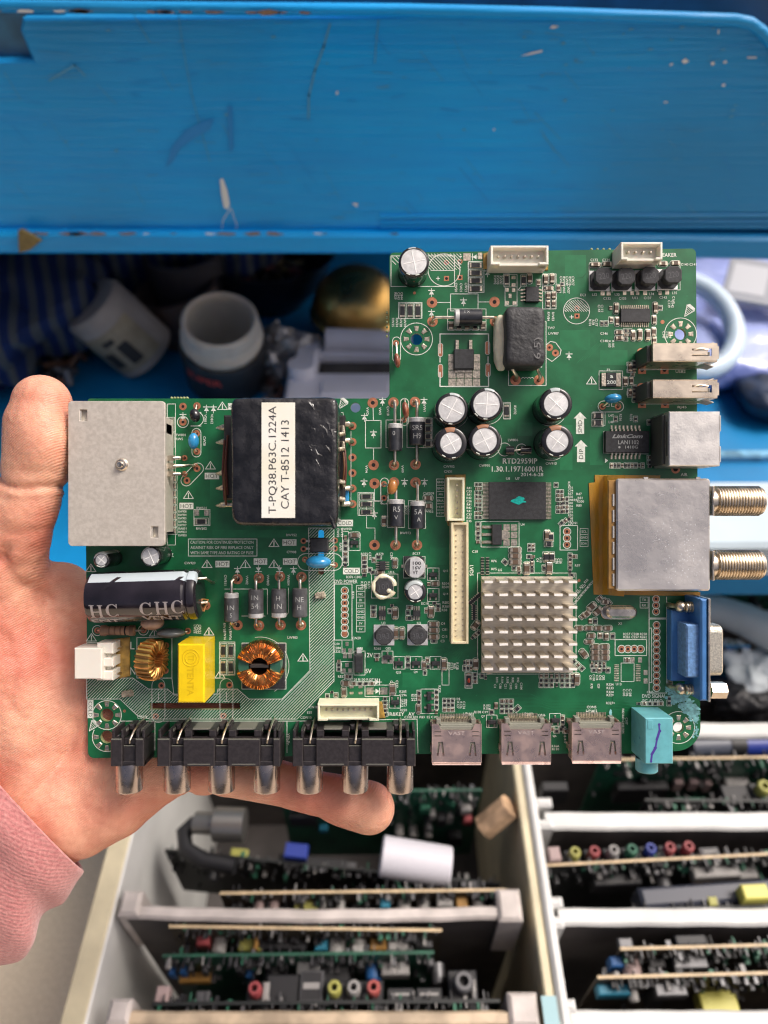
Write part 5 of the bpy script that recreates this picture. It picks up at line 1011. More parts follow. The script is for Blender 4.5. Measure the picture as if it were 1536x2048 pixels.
# amber tape around the tuner
KAP = M('amber_tape', (.42, .25, .035), .25, vs=180, col2=(.55, .27, .03), alpha=.86, bump=.3, bs=350, coat=.3, bd=.0006)
mb = MB(); mb.prism([q2(*p) for p in ((1177, 966), (1189, 965), (1189, 950), (1320, 951), (1320, 962), (1240, 965), (1240, 1180), (1400, 1184), (1400, 1192), (1187, 1189))], .12, .3, .05, 0)
a, b = q2(1205, 0)[0], q2(0, 952)[1]; ya = q2(0, 1188)[1]
gx = q2(1228, 0)[0]
N = 24; vs = []
for i in range(N+1):
    y = b + (ya-b)*i/N
    for u, z in ((a-1.5, .25), (a, .5), (a+.7, 3.2+.4*math.sin(i*.9)), (a+1.6, 3.6+.5*math.sin(i*1.3+1)), (gx+1.2, 6.9)): vs.append((u + .18*math.sin(i*.7+z), y, z))
mb.add(vs, [(i*5+k, i*5+k+1, (i+1)*5+k+1, (i+1)*5+k) for i in range(N) for k in range(4)], 0, True)
comp(mb, 'amber_tape_strip', [KAP])
# VGA socket
BL = M('blue_plastic', (.055, .19, .46), .40, vs=300, var=.1, bump=.1, bs=900, coat=.1); BL2 = M('blue_plastic_worn', (.13, .27, .52), .5, vs=900, var=.2, bump=.3, bs=2500)
mb = MB(); A, B = Q(1345, 1364, 5), Q(1400, 1222, 5)
mb.box(A.x, A.y, .2, B.x+1, B.y, 4.0, .3, 0); a, b = Q(1370, 1354, 10), Q(1408, 1248, 10); mb.box(a.x, a.y, .3, b.x, b.y, 11, .5, 1)
a, b = Q(1400, 1401, 12), Q(1428, 1198, 12); mb.box(a.x, a.y, .4, b.x-2.2, b.y, 12.6, .5, 0); 
vg = comp(mb, 'video_socket', [BL, BL2], 'blue video socket with silver shell on the right edge')
t = MB(); t.box(b.x-2.15, a.y-.2, -1.0, b.x-1.5, b.y+.2, 13.0, .1, 0)
def dsh(x0, x1, y0, y1, z0, z1):
    X = Matrix(((0, 0, 1, 0), (1, 0, 0, 0), (0, 1, 0, 0), (0, 0, 0, 1))); t.prism([(y0, z1), (y0+1.2, z0), (y1-1.2, z0), (y1, z1)], x0, x1, .3, 0, X)
c0, c1 = Q(0, 1350, 8).y, Q(0, 1249, 8).y; X = Matrix(((0, 0, 1, 0), (1, 0, 0, 0), (0, 1, 0, 0), (0, 0, 0, 1)))
P = offset_poly(rrect(c0, 2.2, c1, 10.6, 2.0, 4), 0); t.prism(P, b.x-1.6, b.x+3.6, .5, 1, X); t.prism(offset_poly(P, .9), b.x+3.5, b.x+3.62, 0, 2, X)
comp(t, 'metal_shell', [NICKEL, M('stippled_nickel', (.62, .59, .50), .34, .9, bump=.5, bs=3500, var=.2, vs=1800), SHADE], parent=vg)
for cy in (1214, 1379):
    s_ = MB(); c = Q(1380, cy, 6); pr = []; z = 0
    while z < 4.8: pr += [(1.35, z), (1.75, z+.3), (1.75, z+.5), (1.35, z+.8)]; z += .85
    s_.lathe(pr, 20, 0, T(c.x-1.6, c.y, 6) @ Ry(90)); s_.sphere((c.x-2.6, c.y, 5), (1.8, 1.9, 2.0), 0); s_.tube([(c.x-2.8, c.y, 5), (c.x-4.5, c.y, 3), (c.x-4.7, c.y, 0)], .8, 10, 0); comp(s_, 'board_lock', [TIN], parent=vg)
s_ = MB(); c = Q(1440, 1380, 6.5); s_.lathe([(2.7, -1.8), (2.7, 3.0), (2.3, 3.4), (.01, 3.4)], 6, 0, T(c.x-1.6, c.y, 6.5) @ Ry(90), sm=False); comp(s_, 'hex_bolt', [NICKEL], parent=vg)
# audio jack
AQ = M('aqua_plastic', (.13, .42, .47), .42, vs=400, var=.07, bump=.08, bs=1200, sss=.05)
mb = MB(); h = 12.8; A, B = Q(1290, 1528, h), Q(1346, 1436, h); mb.box(A.x, A.y, .2, B.x, B.y, h, .3, 0)
c = Q(1305, 1528, 7); mb.lathe([(3.4, 0), (3.4, 3.9), (3.0, 4.3), (1.9, 4.3), (1.8, 2)], 32, 0, T((A.x+B.x)/2-1.6, A.y, 6.6) @ Rx(90), cap=False); mb.lathe([(1.8, 2), (.01, 2)], 20, 2, T((A.x+B.x)/2-1.6, A.y, 6.6) @ Rx(90), cap=False)
pts = [(1318, 1449), (1319, 1462), (1314, 1478), (1311, 1496), (1304, 1508), (1302, 1523)]
for i in range(5): a, b = Q(*pts[i], h), Q(*pts[i+1], h); mb.line([(a.x, a.y), (b.x, b.y)], (.5, .75, .55, .8, .6)[i], h+.02+.004*i, 1)
for i in range(6): rr = random.Random(i+5); a = Q(*pts[i], h); mb.disc((a.x+rr.uniform(-.2, .2), a.y), rr.uniform(.25, .5), h+.04+.004*i, 1, 10)
mb.box(A.x+.8, B.y-3.4, h-.05, A.x+2.4, B.y-.6, h+.12, .08, 0)
for zz in (3, 8): mb.lathe([(.6, -.1), (.55, .25), (.01, .3)], 12, 0, T(A.x, A.y+2+zz*.6, zz) @ Ry(-90), cap=False)
comp(mb, 'audio_jack', [AQ, M('violet_marker', (.06, .03, .28), .6), SHADE], 'pale turquoise audio jack with a violet pen mark')
# HDMI sockets
PINK = M('hdmi_shell', (.68, .50, .44), .34, .9, vs=260, var=.09, bump=.14, bs=900, rvar=.1)  # pink tint in the metal stands in for the reflected hand and sleeve
PIN_GREY = M('hdmi_plastic', (.23, .23, .19), .5)
def hdmi(xc, y1, label):
    h = 6.3; mb = MB(); A, B = Q(xc-49.5, y1, h), Q(xc+48, y1-78, h); W = B.x-A.x; cx = (A.x+B.x)/2; yt = Q(0, y1-66, h).y; t = .4
    w2 = W/2
    P = [(-w2, 0), (w2, 0), (w2+.0, B.y-A.y), (w2-1.9, B.y-A.y), (w2-2.8, yt-A.y), (-w2+2.8, yt-A.y), (-w2+1.9, B.y-A.y), (-w2, B.y-A.y)]
    wins = []
    for s in (-1, 1):
        x0 = cx + s*w2*.66; wins.append([(x0-1.25, A.y+2.2), (x0-.75, A.y+6.6), (x0+.75, A.y+6.6), (x0+1.25, A.y+2.2), (x0+.65, A.y+2.2), (x0+.25, A.y+5.8), (x0-.25, A.y+5.8), (x0-.65, A.y+2.2)])
        xs0 = cx + s*(w2-.6); wins.append([(xs0-s*.1, B.y-3.9), (xs0-s*2.2, B.y-3.9), (xs0-s*2.2, B.y-3.6), (xs0-s*.1, B.y-3.6)]); wins.append([(xs0-s*.1, B.y-2.3), (xs0-s*2.2, B.y-2.3), (xs0-s*2.2, B.y-2.6), (xs0-s*.1, B.y-2.6)])
    c = bpy.data.curves.new('o', 'CURVE'); c.dimensions = '2D'; c.fill_mode = 'BOTH'
    for R_ in [[(p[0]+cx, p[1]+A.y) for p in P]] + wins:
        sp = c.splines.new('POLY'); sp.points.add(len(R_)-1); sp.use_cyclic_u = True
        for i, p in enumerate(R_): sp.points[i].co = (p[0], p[1], 0, 1)
    c.extrude = .17; o_ = bpy.data.objects.new('o', c); COL.objects.link(o_); dg = bpy.context.evaluated_depsgraph_get(); me = bpy.data.meshes.new_from_object(o_.evaluated_get(dg)); bpy.data.objects.remove(o_); bpy.data.curves.remove(c)
    mb.add([(v.co.x, v.co.y, v.co.z + h-.17) for v in me.vertices], [tuple(p.vertices) for p in me.polygons]); bpy.data.meshes.remove(me)
    for s in (-1, 1):
        x0 = cx + s*w2; mb.box(x0-(.36 if s > 0 else 0), A.y, 1.0, x0+(0 if s > 0 else .36), B.y, h-.2, .05, 0); mb.tube([(x0, A.y, h-.12), (x0, B.y, h-.12)], .22, 8, 0)
        mb.box(x0+s*.0, B.y-1.5, -.8, x0+s*.35, B.y-.2, 3.2, .05, 0); mb.box(x0+s*.0, A.y+2.5, -.8, x0+s*.35, A.y+4.5, 3.2, .05, 0)
    mb.tube([(cx-w2, A.y, h-.1), (cx+w2, A.y, h-.1)], .25, 8, 0); mb.add([(cx-w2, A.y, h-.1), (cx+w2, A.y, h-.1), (cx+w2, A.y-.6, h+.15), (cx-w2, A.y-.6, h+.15)], [(0, 1, 2, 3)])
    mb.box(cx-w2+.36, A.y, 1.0, cx+w2-.36, B.y, 1.3, 0, 0); mb.text('VAST', T(cx, B.y-2.9, h+.01), 1.15, 5.2, 1, .005)
    o = comp(mb, 'hdmi_socket', [PINK, M('etched_letter', (.70, .58, .54), .5, .6)], label)
    p = MB(); p.box(cx-w2+.4, A.y+3, 1.35, cx+w2-.4, B.y-.9, h-.5, .1, 0); p.box(cx-w2+1.4, B.y-1.0, 1.5, cx-w2+2.9, B.y+1.0, 4.2, .2, 0); p.box(cx+w2-2.9, B.y-1.0, 1.5, cx+w2-1.4, B.y+1.0, 4.2, .2, 0); p.box(cx-w2+2.6, B.y-2.6, 1.5, cx+w2-2.6, B.y-.4, 5.0, .2, 0); comp(p, 'plastic_insert', [PIN_GREY], parent=o)
    q_ = MB()
    for i in range(19): x = cx - 4.6 + 9.2*i/18; q_.box(x-.14, B.y-.9, 2.2, x+.14, B.y+.3, 2.5, 0, 0); q_.box(x-.14, B.y+.1, .1, x+.14, B.y+.35, 2.5, 0, 0); q_.box(x-.15, B.y+.2, .06, x+.15, B.y+1.6, .22, 0, 0)
    comp(q_, 'pin_row', [SOLDER], parent=o)
    s_ = MB()
    for s in (-1, 1): x0 = cx + s*w2*.66; s_.box(x0-.28, A.y+3.2, h-.6, x0+.28, A.y+5.9, h-.35, .05, 0)
    comp(s_, 'spring_leg', [NICKEL], parent=o)
for k, (xc, y1) in enumerate(((914, 1526), (1053, 1525), (1194, 1523))): hdmi(xc, y1, ('left', 'middle', 'right')[k] + ' one of the three pinkish HDMI sockets')
# phono sockets
PH = M('phono_plastic', (.026, .022, .024), .42, var=.25, vs=900, bump=.12, bs=1800); PHE = M('phono_plastic_edge', (.14, .14, .12), .5)
BAR_ = M('plated_barrel', (.46, .40, .375), .26, 1.0, var=.12, vs=200, rvar=.07)
def phono(x0, x1, cs, label):
    h = 11.0; mb = MB(); A, B = Q(x0, 1534, h), Q(x1, 1478, h); zb = 6.6
    mb.box(A.x, A.y+1.0, .2, B.x, B.y-1.2, h-2.6, .1, 0)
    mb.box(A.x, A.y, .2, B.x, A.y+1.4, h-.9, .15, 0)
    edges = []
    for c_ in cs: a = Q(c_-13, 0, h).x; b = Q(c_+13, 0, h).x; edges += [a, b]
    xsl = [A.x] + edges + [B.x]
    for i in range(0, len(xsl), 2):            # raised fronts between the barrels
        mb.box(xsl[i], A.y+.15, h-2.8, xsl[i+1], B.y, h, .25, 0)
        if xsl[i+1]-xsl[i] > 6: mb.box(xsl[i]+1.4, A.y+.7, h-.05, xsl[i+1]-1.4, A.y+1.0, h+.05, 0, 1)
        mb.box(xsl[i]+.2, B.y-.3, h-.5, xsl[i+1]-.2, B.y+.02, h+.01, 0, 1)
    for i in range(1, len(xsl)-1, 2):
        mb.box(xsl[i]+.1, A.y+6.0, h-1.7, xsl[i+1]-.1, A.y+6.25, h-1.3, 0, 1); mb.box(xsl[i]+.02, A.y+.2, h-2.7, xsl[i+1]-.02, A.y+6, h-1.4, .15, 0); mb.box(xsl[i]+.02, A.y+6.3, h-2.7, xsl[i+1]-.02, B.y-.4, h-2.0, .15, 0)
    # back wall sections, stepped and open between
    for i in range(0, len(xsl), 2):
        w_ = xsl[i+1]-xsl[i]
        if w_ > 6:
            for s0, s1 in ((0, .22), (.78, 1)): mb.box(xsl[i]+w_*s0, B.y, .2, xsl[i]+w_*s1, B.y+2.2, h-1.8, .2, 0)
            mb.box(xsl[i]+w_*.2, B.y+1.7, .2, xsl[i]+w_*.8, B.y+2.2, h-3.5, .1, 1)
        else: mb.box(xsl[i], B.y-.1, .2, xsl[i]+.8, B.y+2.4, h-1, .2, 0); mb.box(xsl[i+1]-.8, B.y-.1, .2, xsl[i+1], B.y+2.4, h-1, .2, 0)
    for c_ in cs:
        c = Q(c_, 0, h).x
        for s in (-1, 1): mb.box(c+s*1.1-.8, B.y+.9, .2, c+s*1.1+.8, B.y+2.9, 5.5, .5, 0); mb.box(c+s*2.4-.5, B.y+1.2, .2, c+s*2.4+.5, B.y+2.1, 7.5, .2, 1)
    o = comp(mb, 'phono_socket_block', [PH, PHE], label)
    for c_ in cs:
        c = Q(c_, 0, 7.5).x
        b = MB(); b.lathe([(4.15, 0), (4.15, 8.6), (3.95, 9.0), (3.3, 9.0), (3.2, 8.5), (3.2, 1)], 40, 0, T(c, A.y+.3, zb) @ Rx(90), cap=False); b.lathe([(3.2, 1), (.01, 1)], 30, 1, T(c, A.y+.3, zb) @ Rx(90), cap=False); b.lathe([(.01, 7.8), (1.7, 7.6), (1.7, 1)], 20, 1, T(c, A.y+.3, zb) @ Rx(90), cap=False)
        comp(b, 'metal_barrel', [BAR_, SHADE], parent=o)
        w_ = MB(); x = Q(c_, 0, h).x; k = .12*(768-c_)*PX*.1; w_.tube([(x, B.y-1.6, h-1.2), (x+.1, B.y-.6, h-.9), (x+.3+k*.5, B.y+1.6, h-2.5), (x+.4+k, B.y+3.2, 5), (x+.4+k, B.y+3.4, 0)], .36, 8); comp(w_, 'contact_spring', [TIN], parent=o)
    return o
phono(221, 287, [257], 'single black phono socket at the far left'); phono(314, 560, [353, 442, 533], 'left block of three black phono sockets'); phono(585, 831, [619, 710, 800], 'right block of three black phono sockets, beside the HDMI sockets')
# tidy crumbs of dried glue
for i, (x, y, s) in enumerate(((642, 1190, 1.6), (258, 1386, 1.7))):
    g = MB(); a = q2(x, y); softbox(g, a[0]-1.7*s/1.6, a[1]-1, a[0]+1.7*s/1.6, a[1]+1, .05, 1.6, 3, amp=.8, fr=.8); o = comp(g, 'glue_crumb', [M('crumb', (.42, .37, .28), .5, var=.25)]); 
# finished prints
silk.build('white_print', [SILK, SILKD], pcb); pads.build('solder_pad', [COPPER, SOLDER, HOLE], pcb); tr.build('copper_trace', [TRACE, GREEN], pcb)
# ================================================================ THE PERSON: hand and sleeve
HM = Matrix.Translation(CAM + FW*0.24) @ Matrix.Rotation(math.radians(90 - PITCH), 4, 'X')
def chain(pts):   # (px, py, z mm, r mm) -> (x, y, z, r) in mm, px seen from the camera
    return [(*Q(p[0], p[1], p[2]), p[3]) for p in pts]
k_ = S*1.0
thumb = chain([(84, 808, 9, 9.0), (80, 850, 9, 10.6), (77, 915, 9, 10.4), (66, 968, 8.5, 9.7), (46, 1020, 7, 10.3), (22, 1075, 3, 12.0), (-12, 1150, -4, 17), (-30, 1260, -10, 20)])
pinky = chain([(738, 1615, -9, 8.6), (690, 1602, -9, 8.3), (640, 1588, -9, 7.2), (560, 1566, -10, 7.3), (470, 1548, -11, 7.6), (380, 1530, -13, 9.5), (300, 1515, -15, 12)])
ring = chain([(760, 1420, -13, 7.5), (640, 1425, -14, 8.0), (520, 1425, -14.5, 8.3), (400, 1420, -15, 9.0), (290, 1425, -16, 11)])
middle = chain([(790, 1290, -12, 7.6), (650, 1300, -13.5, 8.2), (520, 1300, -14.5, 8.6), (400, 1310, -15.5, 9.5), (280, 1330, -16.5, 11)])
index = chain([(650, 1160, -11, 7.6), (540, 1175, -12, 8.2), (420, 1190, -14, 8.6), (300, 1205, -16, 9.6), (200, 1225, -17, 11)])
palm = [chain([(120, 1190, -17, 11.5), (90, 1290, -15, 14), (150, 1400, -17, 16)]), chain([(10, 1240, -8, 16), (20, 1330, -9, 18.5), (55, 1440, -12, 19), (85, 1540, -15, 19)]),
        chain([(300, 1540, -17, 13.0), (220, 1585, -16, 16.0), (150, 1610, -15, 18), (95, 1625, -15, 19)]), chain([(220, 1300, -18, 11), (220, 1420, -18, 14), (200, 1520, -17, 15)]),
        chain([(95, 1585, -15, 19), (35, 1580, -19, 21), (-60, 1670, -21, 23), (-220, 1820, -26, 25)]), chain([(-40, 1450, -14, 22), (0, 1580, -17, 20)])]
creases = [  # polylines (px, py), depth mm, width mm
    ([(10, 958), (40, 974), (70, 979), (100, 976), (130, 972)], 1.5, 1.1), ([(30, 1000), (70, 1003), (115, 995)], .5, 1.0), ([(-20, 1130), (30, 1128), (55, 1112), (70, 1092)], 1.7, 1.3),
    ([(65, 1110), (66, 1140), (78, 1170), (100, 1200)], 1.2, 1.6), ([(20, 1200), (50, 1190), (80, 1165)], .5, 1.2), ([(165, 1440), (150, 1490), (110, 1550), (70, 1590), (40, 1612)], 1.3, 1.6), ([(372, 1590), (376, 1620), (365, 1650)], 1.3, 1.3),
    ([(418, 1560), (414, 1585), (425, 1600)], .9, 1.2), ([(625, 1560), (628, 1590), (640, 1635)], .45, 1.3), ([(172, 1380), (140, 1450), (100, 1500)], .5, 2.0), ([(500, 1560), (505, 1590)], .3, 1.2), ([(150, 1730), (130, 1700), (110, 1650)], .5, 1.6), ([(100, 1250), (120, 1330), (115, 1420), (95, 1500)], .55, 1.3), ([(-5, 1330), (40, 1360), (80, 1420)], .4, 1.2), ([(20, 1225), (50, 1260), (66, 1320), (60, 1400)], .45, 1.2), ([(85, 1195), (120, 1230), (165, 1260)], .5, 1.2), ([(200, 1560), (260, 1590), (330, 1600)], .3, 1.4), ([(25, 1060), (60, 1068), (95, 1055)], .35, 1.0), ([(15, 940), (60, 948), (120, 945)], .3, .9), ([(556, 1585), (562, 1610)], .35, 1.1), ([(230, 1520), (245, 1600), (235, 1660)], .35, 1.6)]
def sd_chain(P, C):
    d = np.full(P.shape[0], 1e9)
    for a, b in zip(C[:-1], C[1:]):
        A, B = np.array(a[:3]), np.array(b[:3]); ab = B-A; t = np.clip(((P-A) @ ab)/(ab @ ab), 0, 1)
        r = a[3]*(1-t) + b[3]*t
        d = np.minimum(d, np.linalg.norm(P - A - t[:, None]*ab, axis=1) - r)
    return d
def smin(a, b, k): h = np.clip(.5 + .5*(b-a)/k, 0, 1); return b*(1-h) + a*h - k*h*(1-h)
def field(P):
    d = sd_chain(P, palm[0])
    for c in palm[1:]: d = smin(d, sd_chain(P, c), 7)
    for c, k in ((index, 5), (middle, 5), (ring, 5)): d = smin(d, sd_chain(P, c), k)
    d = smin(d, sd_chain(P, pinky), 5)
    d = smin(d, sd_chain(P, thumb), 4.5)
    # soft pads of the thumb and little finger
    for cx, cy, cz, r in ((82, 880, 15, 8.5), (745, 1620, -5, 7.3)): q = np.array(Q(cx, cy, cz)); d = smin(d, np.linalg.norm((P-q)*np.array([1, .75 if cx < 100 else 1, 1.15]), axis=1) - r*.82, 3)
    for pts, dep, wd in creases:
        zz = 10 if pts[0][1] < 1100 else -6
        pl = [Q(x, y, zz) for x, y in pts]; m = np.full(P.shape[0], 1e9)
        for a, b in zip(pl[:-1], pl[1:]):
            A, B = np.array(a)[:2], np.array(b)[:2]; ab = B-A; t = np.clip(((P[:, :2]-A) @ ab)/(ab @ ab), 0, 1); m = np.minimum(m, np.linalg.norm(P[:, :2]-A-t[:, None]*ab, axis=1))
        up = P[:, 2] > (-6 if zz > 0 else -22)
        d = d + dep*np.exp(-(m/wd)**2)*up
    # rest against the heat plate edge and the board
    return d
def surface_nets(f, lo, hi, st):
    n = [int((hi[i]-lo[i])/st)+1 for i in range(3)]; g = [lo[i]+st*np.arange(n[i]) for i in range(3)]
    V = np.empty(n, dtype=np.float32)
    for i in range(n[0]):
        Y, Z = np.meshgrid(g[1], g[2], indexing='ij'); P = np.stack([np.full(Y.size, g[0][i]), Y.ravel(), Z.ravel()], 1); V[i] = f(P).reshape(Y.shape)
    ins = V < 0; idx = -np.ones((n[0]-1, n[1]-1, n[2]-1), dtype=np.int64)
    cs = [(a, b, c) for a in (0, 1) for b in (0, 1) for c in (0, 1)]
    sub = lambda A, c: A[c[0]:n[0]-1+c[0], c[1]:n[1]-1+c[1], c[2]:n[2]-1+c[2]]
    cnt = sum(sub(ins, c).astype(int) for c in cs); act = (cnt > 0) & (cnt < 8); ids = np.argwhere(act); idx[act] = np.arange(len(ids))
    acc = np.zeros((len(ids), 3)); k = np.zeros(len(ids))
    for ai, a in enumerate(cs):
        for b in cs:
            if sum(abs(a[i]-b[i]) for i in range(3)) != 1 or b < a: continue
            va = sub(V, a)[act]; vb = sub(V, b)[act]; x = (va < 0) != (vb < 0); t = np.where(x, va/np.where(x, va-vb, 1), 0)
            p = np.array(a) + t[:, None]*(np.array(b)-np.array(a)); acc[x] += p[x]; k[x] += 1
    verts = (ids + acc/np.maximum(k, 1)[:, None])*st + np.array(lo); faces = []
    for ax in range(3):
        sl0 = [slice(None)]*3; sl1 = [slice(None)]*3; sl0[ax] = slice(0, n[ax]-1); sl1[ax] = slice(1, n[ax])
        a, b = ins[tuple(sl0)], ins[tuple(sl1)]; cr = np.argwhere(a != b); u, v = [(1, 2), (2, 0), (0, 1)][ax]
        for c in cr:
            if c[u] == 0 or c[v] == 0 or c[u] >= n[u]-1 or c[v] >= n[v]-1: continue
            def id_(du, dv): q = c.copy(); q[u] += du; q[v] += dv; return int(idx[tuple(q)])
            q = [id_(-1, -1), id_(0, -1), id_(0, 0), id_(-1, 0)]
            if min(q) < 0: continue
            faces.append(tuple(q) if a[tuple(c)] else tuple(q[::-1]))
    return verts, faces
lo = (Q(-210, 0, -10).x, Q(0, 1960, -10).y, -46); hi = (Q(815, 0, 0).x, Q(0, 715, 0).y, 27)
hv, hf = surface_nets(field, lo, hi, .95)
me = bpy.data.meshes.new('person'); W_ = [HM @ (Vector(v)*.001) for v in hv]; me.from_pydata([tuple(v) for v in W_], [], hf); me.polygons.foreach_set('use_smooth', [True]*len(hf)); me.update()
b = bmesh.new(); b.from_mesh(me); [bmesh.ops.smooth_vert(b, verts=b.verts, factor=.5, use_axis_x=True, use_axis_y=True, use_axis_z=True) for _ in range(2)]; b.to_mesh(me); b.free()
# skin
sk = bpy.data.materials.new('skin'); sk.use_nodes = True; n = sk.node_tree.nodes; L = sk.node_tree.links; p = n['Principled BSDF']
p.inputs['Subsurface Weight'].default_value = .35; p.inputs['Subsurface Radius'].default_value = (1, .32, .18); p.inputs['Subsurface Scale'].default_value = .0035; p.inputs['Roughness'].default_value = .46; p.inputs['Specular IOR Level'].default_value = .42
tc = n.new('ShaderNodeTexCoord'); inv = n.new('ShaderNodeMapping'); inv.vector_type = 'POINT'
inv.inputs['Rotation'].default_value = (-math.radians(90-PITCH), 0, 0); L.new(tc.outputs['Object'], inv.inputs[0])
def noise_n(sc, det=4, src=None): t = n.new('ShaderNodeTexNoise'); t.inputs['Scale'].default_value = sc; t.inputs['Detail'].default_value = det; L.new(src or tc.outputs['Object'], t.inputs['Vector']); return t
t1 = noise_n(38, 5); rp = n.new('ShaderNodeValToRGB'); rp.color_ramp.elements[0].position = .34; rp.color_ramp.elements[1].position = .66
rp.color_ramp.elements[0].color = (.62, .22, .15, 1); rp.color_ramp.elements[1].color = (.77, .42, .285, 1); L.new(t1.outputs[0], rp.inputs[0])
t2 = noise_n(420, 4); mx = n.new('ShaderNodeMix'); mx.data_type = 'RGBA'; mx.blend_type = 'MULTIPLY'; mx.inputs[0].default_value = .22
r2 = n.new('ShaderNodeValToRGB'); r2.color_ramp.elements[0].position = .35; r2.color_ramp.elements[1].position = .6; r2.color_ramp.elements[0].color = (.78, .55, .5, 1); r2.color_ramp.elements[1].color = (1, 1, 1, 1)
L.new(t2.outputs[0], r2.inputs[0]); L.new(rp.outputs[0], mx.inputs[6]); L.new(r2.outputs[0], mx.inputs[7]); L.new(mx.outputs[2], p.inputs['Base Color'])
# friction ridges: fine warped bands, plus pores and soft wrinkles
mpr = n.new('ShaderNodeMapping'); mpr.inputs['Rotation'].default_value = (0, 0, math.radians(58)); L.new(inv.outputs[0], mpr.inputs[0])
wv = n.new('ShaderNodeTexWave'); wv.wave_type = 'BANDS'; wv.inputs['Scale'].default_value = 480; wv.inputs['Distortion'].default_value = 5; wv.inputs['Detail'].default_value = 1; wv.inputs['Detail Scale'].default_value = .12; L.new(mpr.outputs[0], wv.inputs['Vector'])
b1 = n.new('ShaderNodeBump'); b1.inputs['Strength'].default_value = .3; b1.inputs['Distance'].default_value = .00025; L.new(wv.outputs['Color'], b1.inputs['Height'])
t3 = noise_n(160, 6); b2 = n.new('ShaderNodeBump'); b2.inputs['Strength'].default_value = .8; b2.inputs['Distance'].default_value = .0012; L.new(t3.outputs[0], b2.inputs['Height']); L.new(b2.outputs[0], b1.inputs['Normal'])
vo = n.new('ShaderNodeTexVoronoi'); vo.feature = 'DISTANCE_TO_EDGE'; vo.inputs['Scale'].default_value = 420; L.new(tc.outputs['Object'], vo.inputs['Vector']); b3 = n.new('ShaderNodeBump'); b3.inputs['Strength'].default_value = .35; b3.inputs['Distance'].default_value = .0003
L.new(vo.outputs[0], b3.inputs['Height']); L.new(b1.outputs[0], b3.inputs['Normal']); L.new(b3.outputs[0], p.inputs['Normal'])
me.materials.append(sk)
hand = bpy.data.objects.new('person', me); COL.objects.link(hand)
tag(hand, 'left hand in a pink sleeve gripping the green circuit board by its left edge', 'person')
# knitted pink sleeve
mb = MB(); NS, NK = 96, 46; vs = []
ctr_line = [Q(92, 1668, -15), Q(30, 1725, -17), Q(-60, 1800, -22), Q(-180, 1890, -28), Q(-330, 1990, -34)]
def cl(t):
    t *= len(ctr_line)-1; i = min(int(t), len(ctr_line)-2); return ctr_line[i].lerp(ctr_line[i+1], t-i)
e0 = Vector((-.60, -.80, 0)).normalized()
ax0 = (Q(-150, 1754, -22) - Q(24, 1594, -17)).normalized(); side = Vector((0, 0, 1)).cross(ax0).normalized(); up_ = Vector((13, 10, 29))/35.5/.98
for i in range(NK+1):
    t = i/NK; c = Vector(Q(24, 1594, -17)) + ax0*(t*75)
    R0 = 35.5 + 2.0*min(1, t*6) + 5*t
    for j in range(NS):
        a = 2*math.pi*j/NS
        fold = 1.7*math.sin(t*15 + 1.6*math.sin(a) + .7*math.sin(3*a))*min(1, t*5) + 1.2*noise.noise(Vector((math.cos(a)*1.6, math.sin(a)*1.6, t*5)))*3*min(1, t*8)
        r = R0 + fold
        vs.append(tuple(c + side*math.cos(a)*r*1.02 + up_*math.sin(a)*r*.98))
fs = [(i*NS+j, i*NS+(j+1) % NS, (i+1)*NS+(j+1) % NS, (i+1)*NS+j) for i in range(NK) for j in range(NS)]
# turned-in hem
for k, (dt, dr) in enumerate(((-1.2, -.4), (-1.7, -1.4), (-1.0, -2.3), (2.0, -2.6), (12, -2.4))):
    for j in range(NS):
        a = 2*math.pi*j/NS; c = Vector(Q(24, 1594, -17)) + ax0*dt; r = 35.5 + dr; vs.append(tuple(c + side*math.cos(a)*r*1.02 + up_*math.sin(a)*r*.98))
    o0 = len(vs)-NS; p0 = 0 if k == 0 else o0-NS
    fs += [(p0+j, o0+j, o0+(j+1) % NS, p0+(j+1) % NS) for j in range(NS)]
mb.add(vs, fs, 0, True)
mb.v = [tuple((HM @ (Vector(v)*.001))*1000) for v in mb.v]
kn = bpy.data.materials.new('pink_knit'); kn.use_nodes = True; n = kn.node_tree.nodes; L = kn.node_tree.links; p = n['Principled BSDF']; p.inputs['Roughness'].default_value = .9; p.inputs['Sheen Weight'].default_value = .35; p.inputs['Specular IOR Level'].default_value = .15
tc = n.new('ShaderNodeTexCoord'); 
w1 = n.new('ShaderNodeTexWave'); w1.bands_direction = 'DIAGONAL'; w1.inputs['Scale'].default_value = 260; w1.inputs['Distortion'].default_value = 3; w1.inputs['Detail'].default_value = 2; L.new(tc.outputs['Object'], w1.inputs['Vector'])
t_ = n.new('ShaderNodeTexNoise'); t_.inputs['Scale'].default_value = 900; t_.inputs['Detail'].default_value = 5; L.new(tc.outputs['Object'], t_.inputs['Vector'])
r_ = n.new('ShaderNodeValToRGB'); r_.color_ramp.elements[0].position = .3; r_.color_ramp.elements[1].position = .7; r_.color_ramp.elements[0].color = (.44, .15, .15, 1); r_.color_ramp.elements[1].color = (.58, .26, .245, 1); L.new(t_.outputs[0], r_.inputs[0]); L.new(r_.outputs[0], p.inputs['Base Color'])
bb = n.new('ShaderNodeBump'); bb.inputs['Strength'].default_value = .16; bb.inputs['Distance'].default_value = .0008; L.new(w1.outputs['Color'], bb.inputs['Height'])
b4 = n.new('ShaderNodeBump'); b4.inputs['Strength'].default_value = .6; b4.inputs['Distance'].default_value = .0006; L.new(t_.outputs[0], b4.inputs['Height']); L.new(bb.outputs[0], b4.inputs['Normal']); L.new(b4.outputs[0], p.inputs['Normal'])
slv = mb.build('sleeve', [kn], hand, 60)
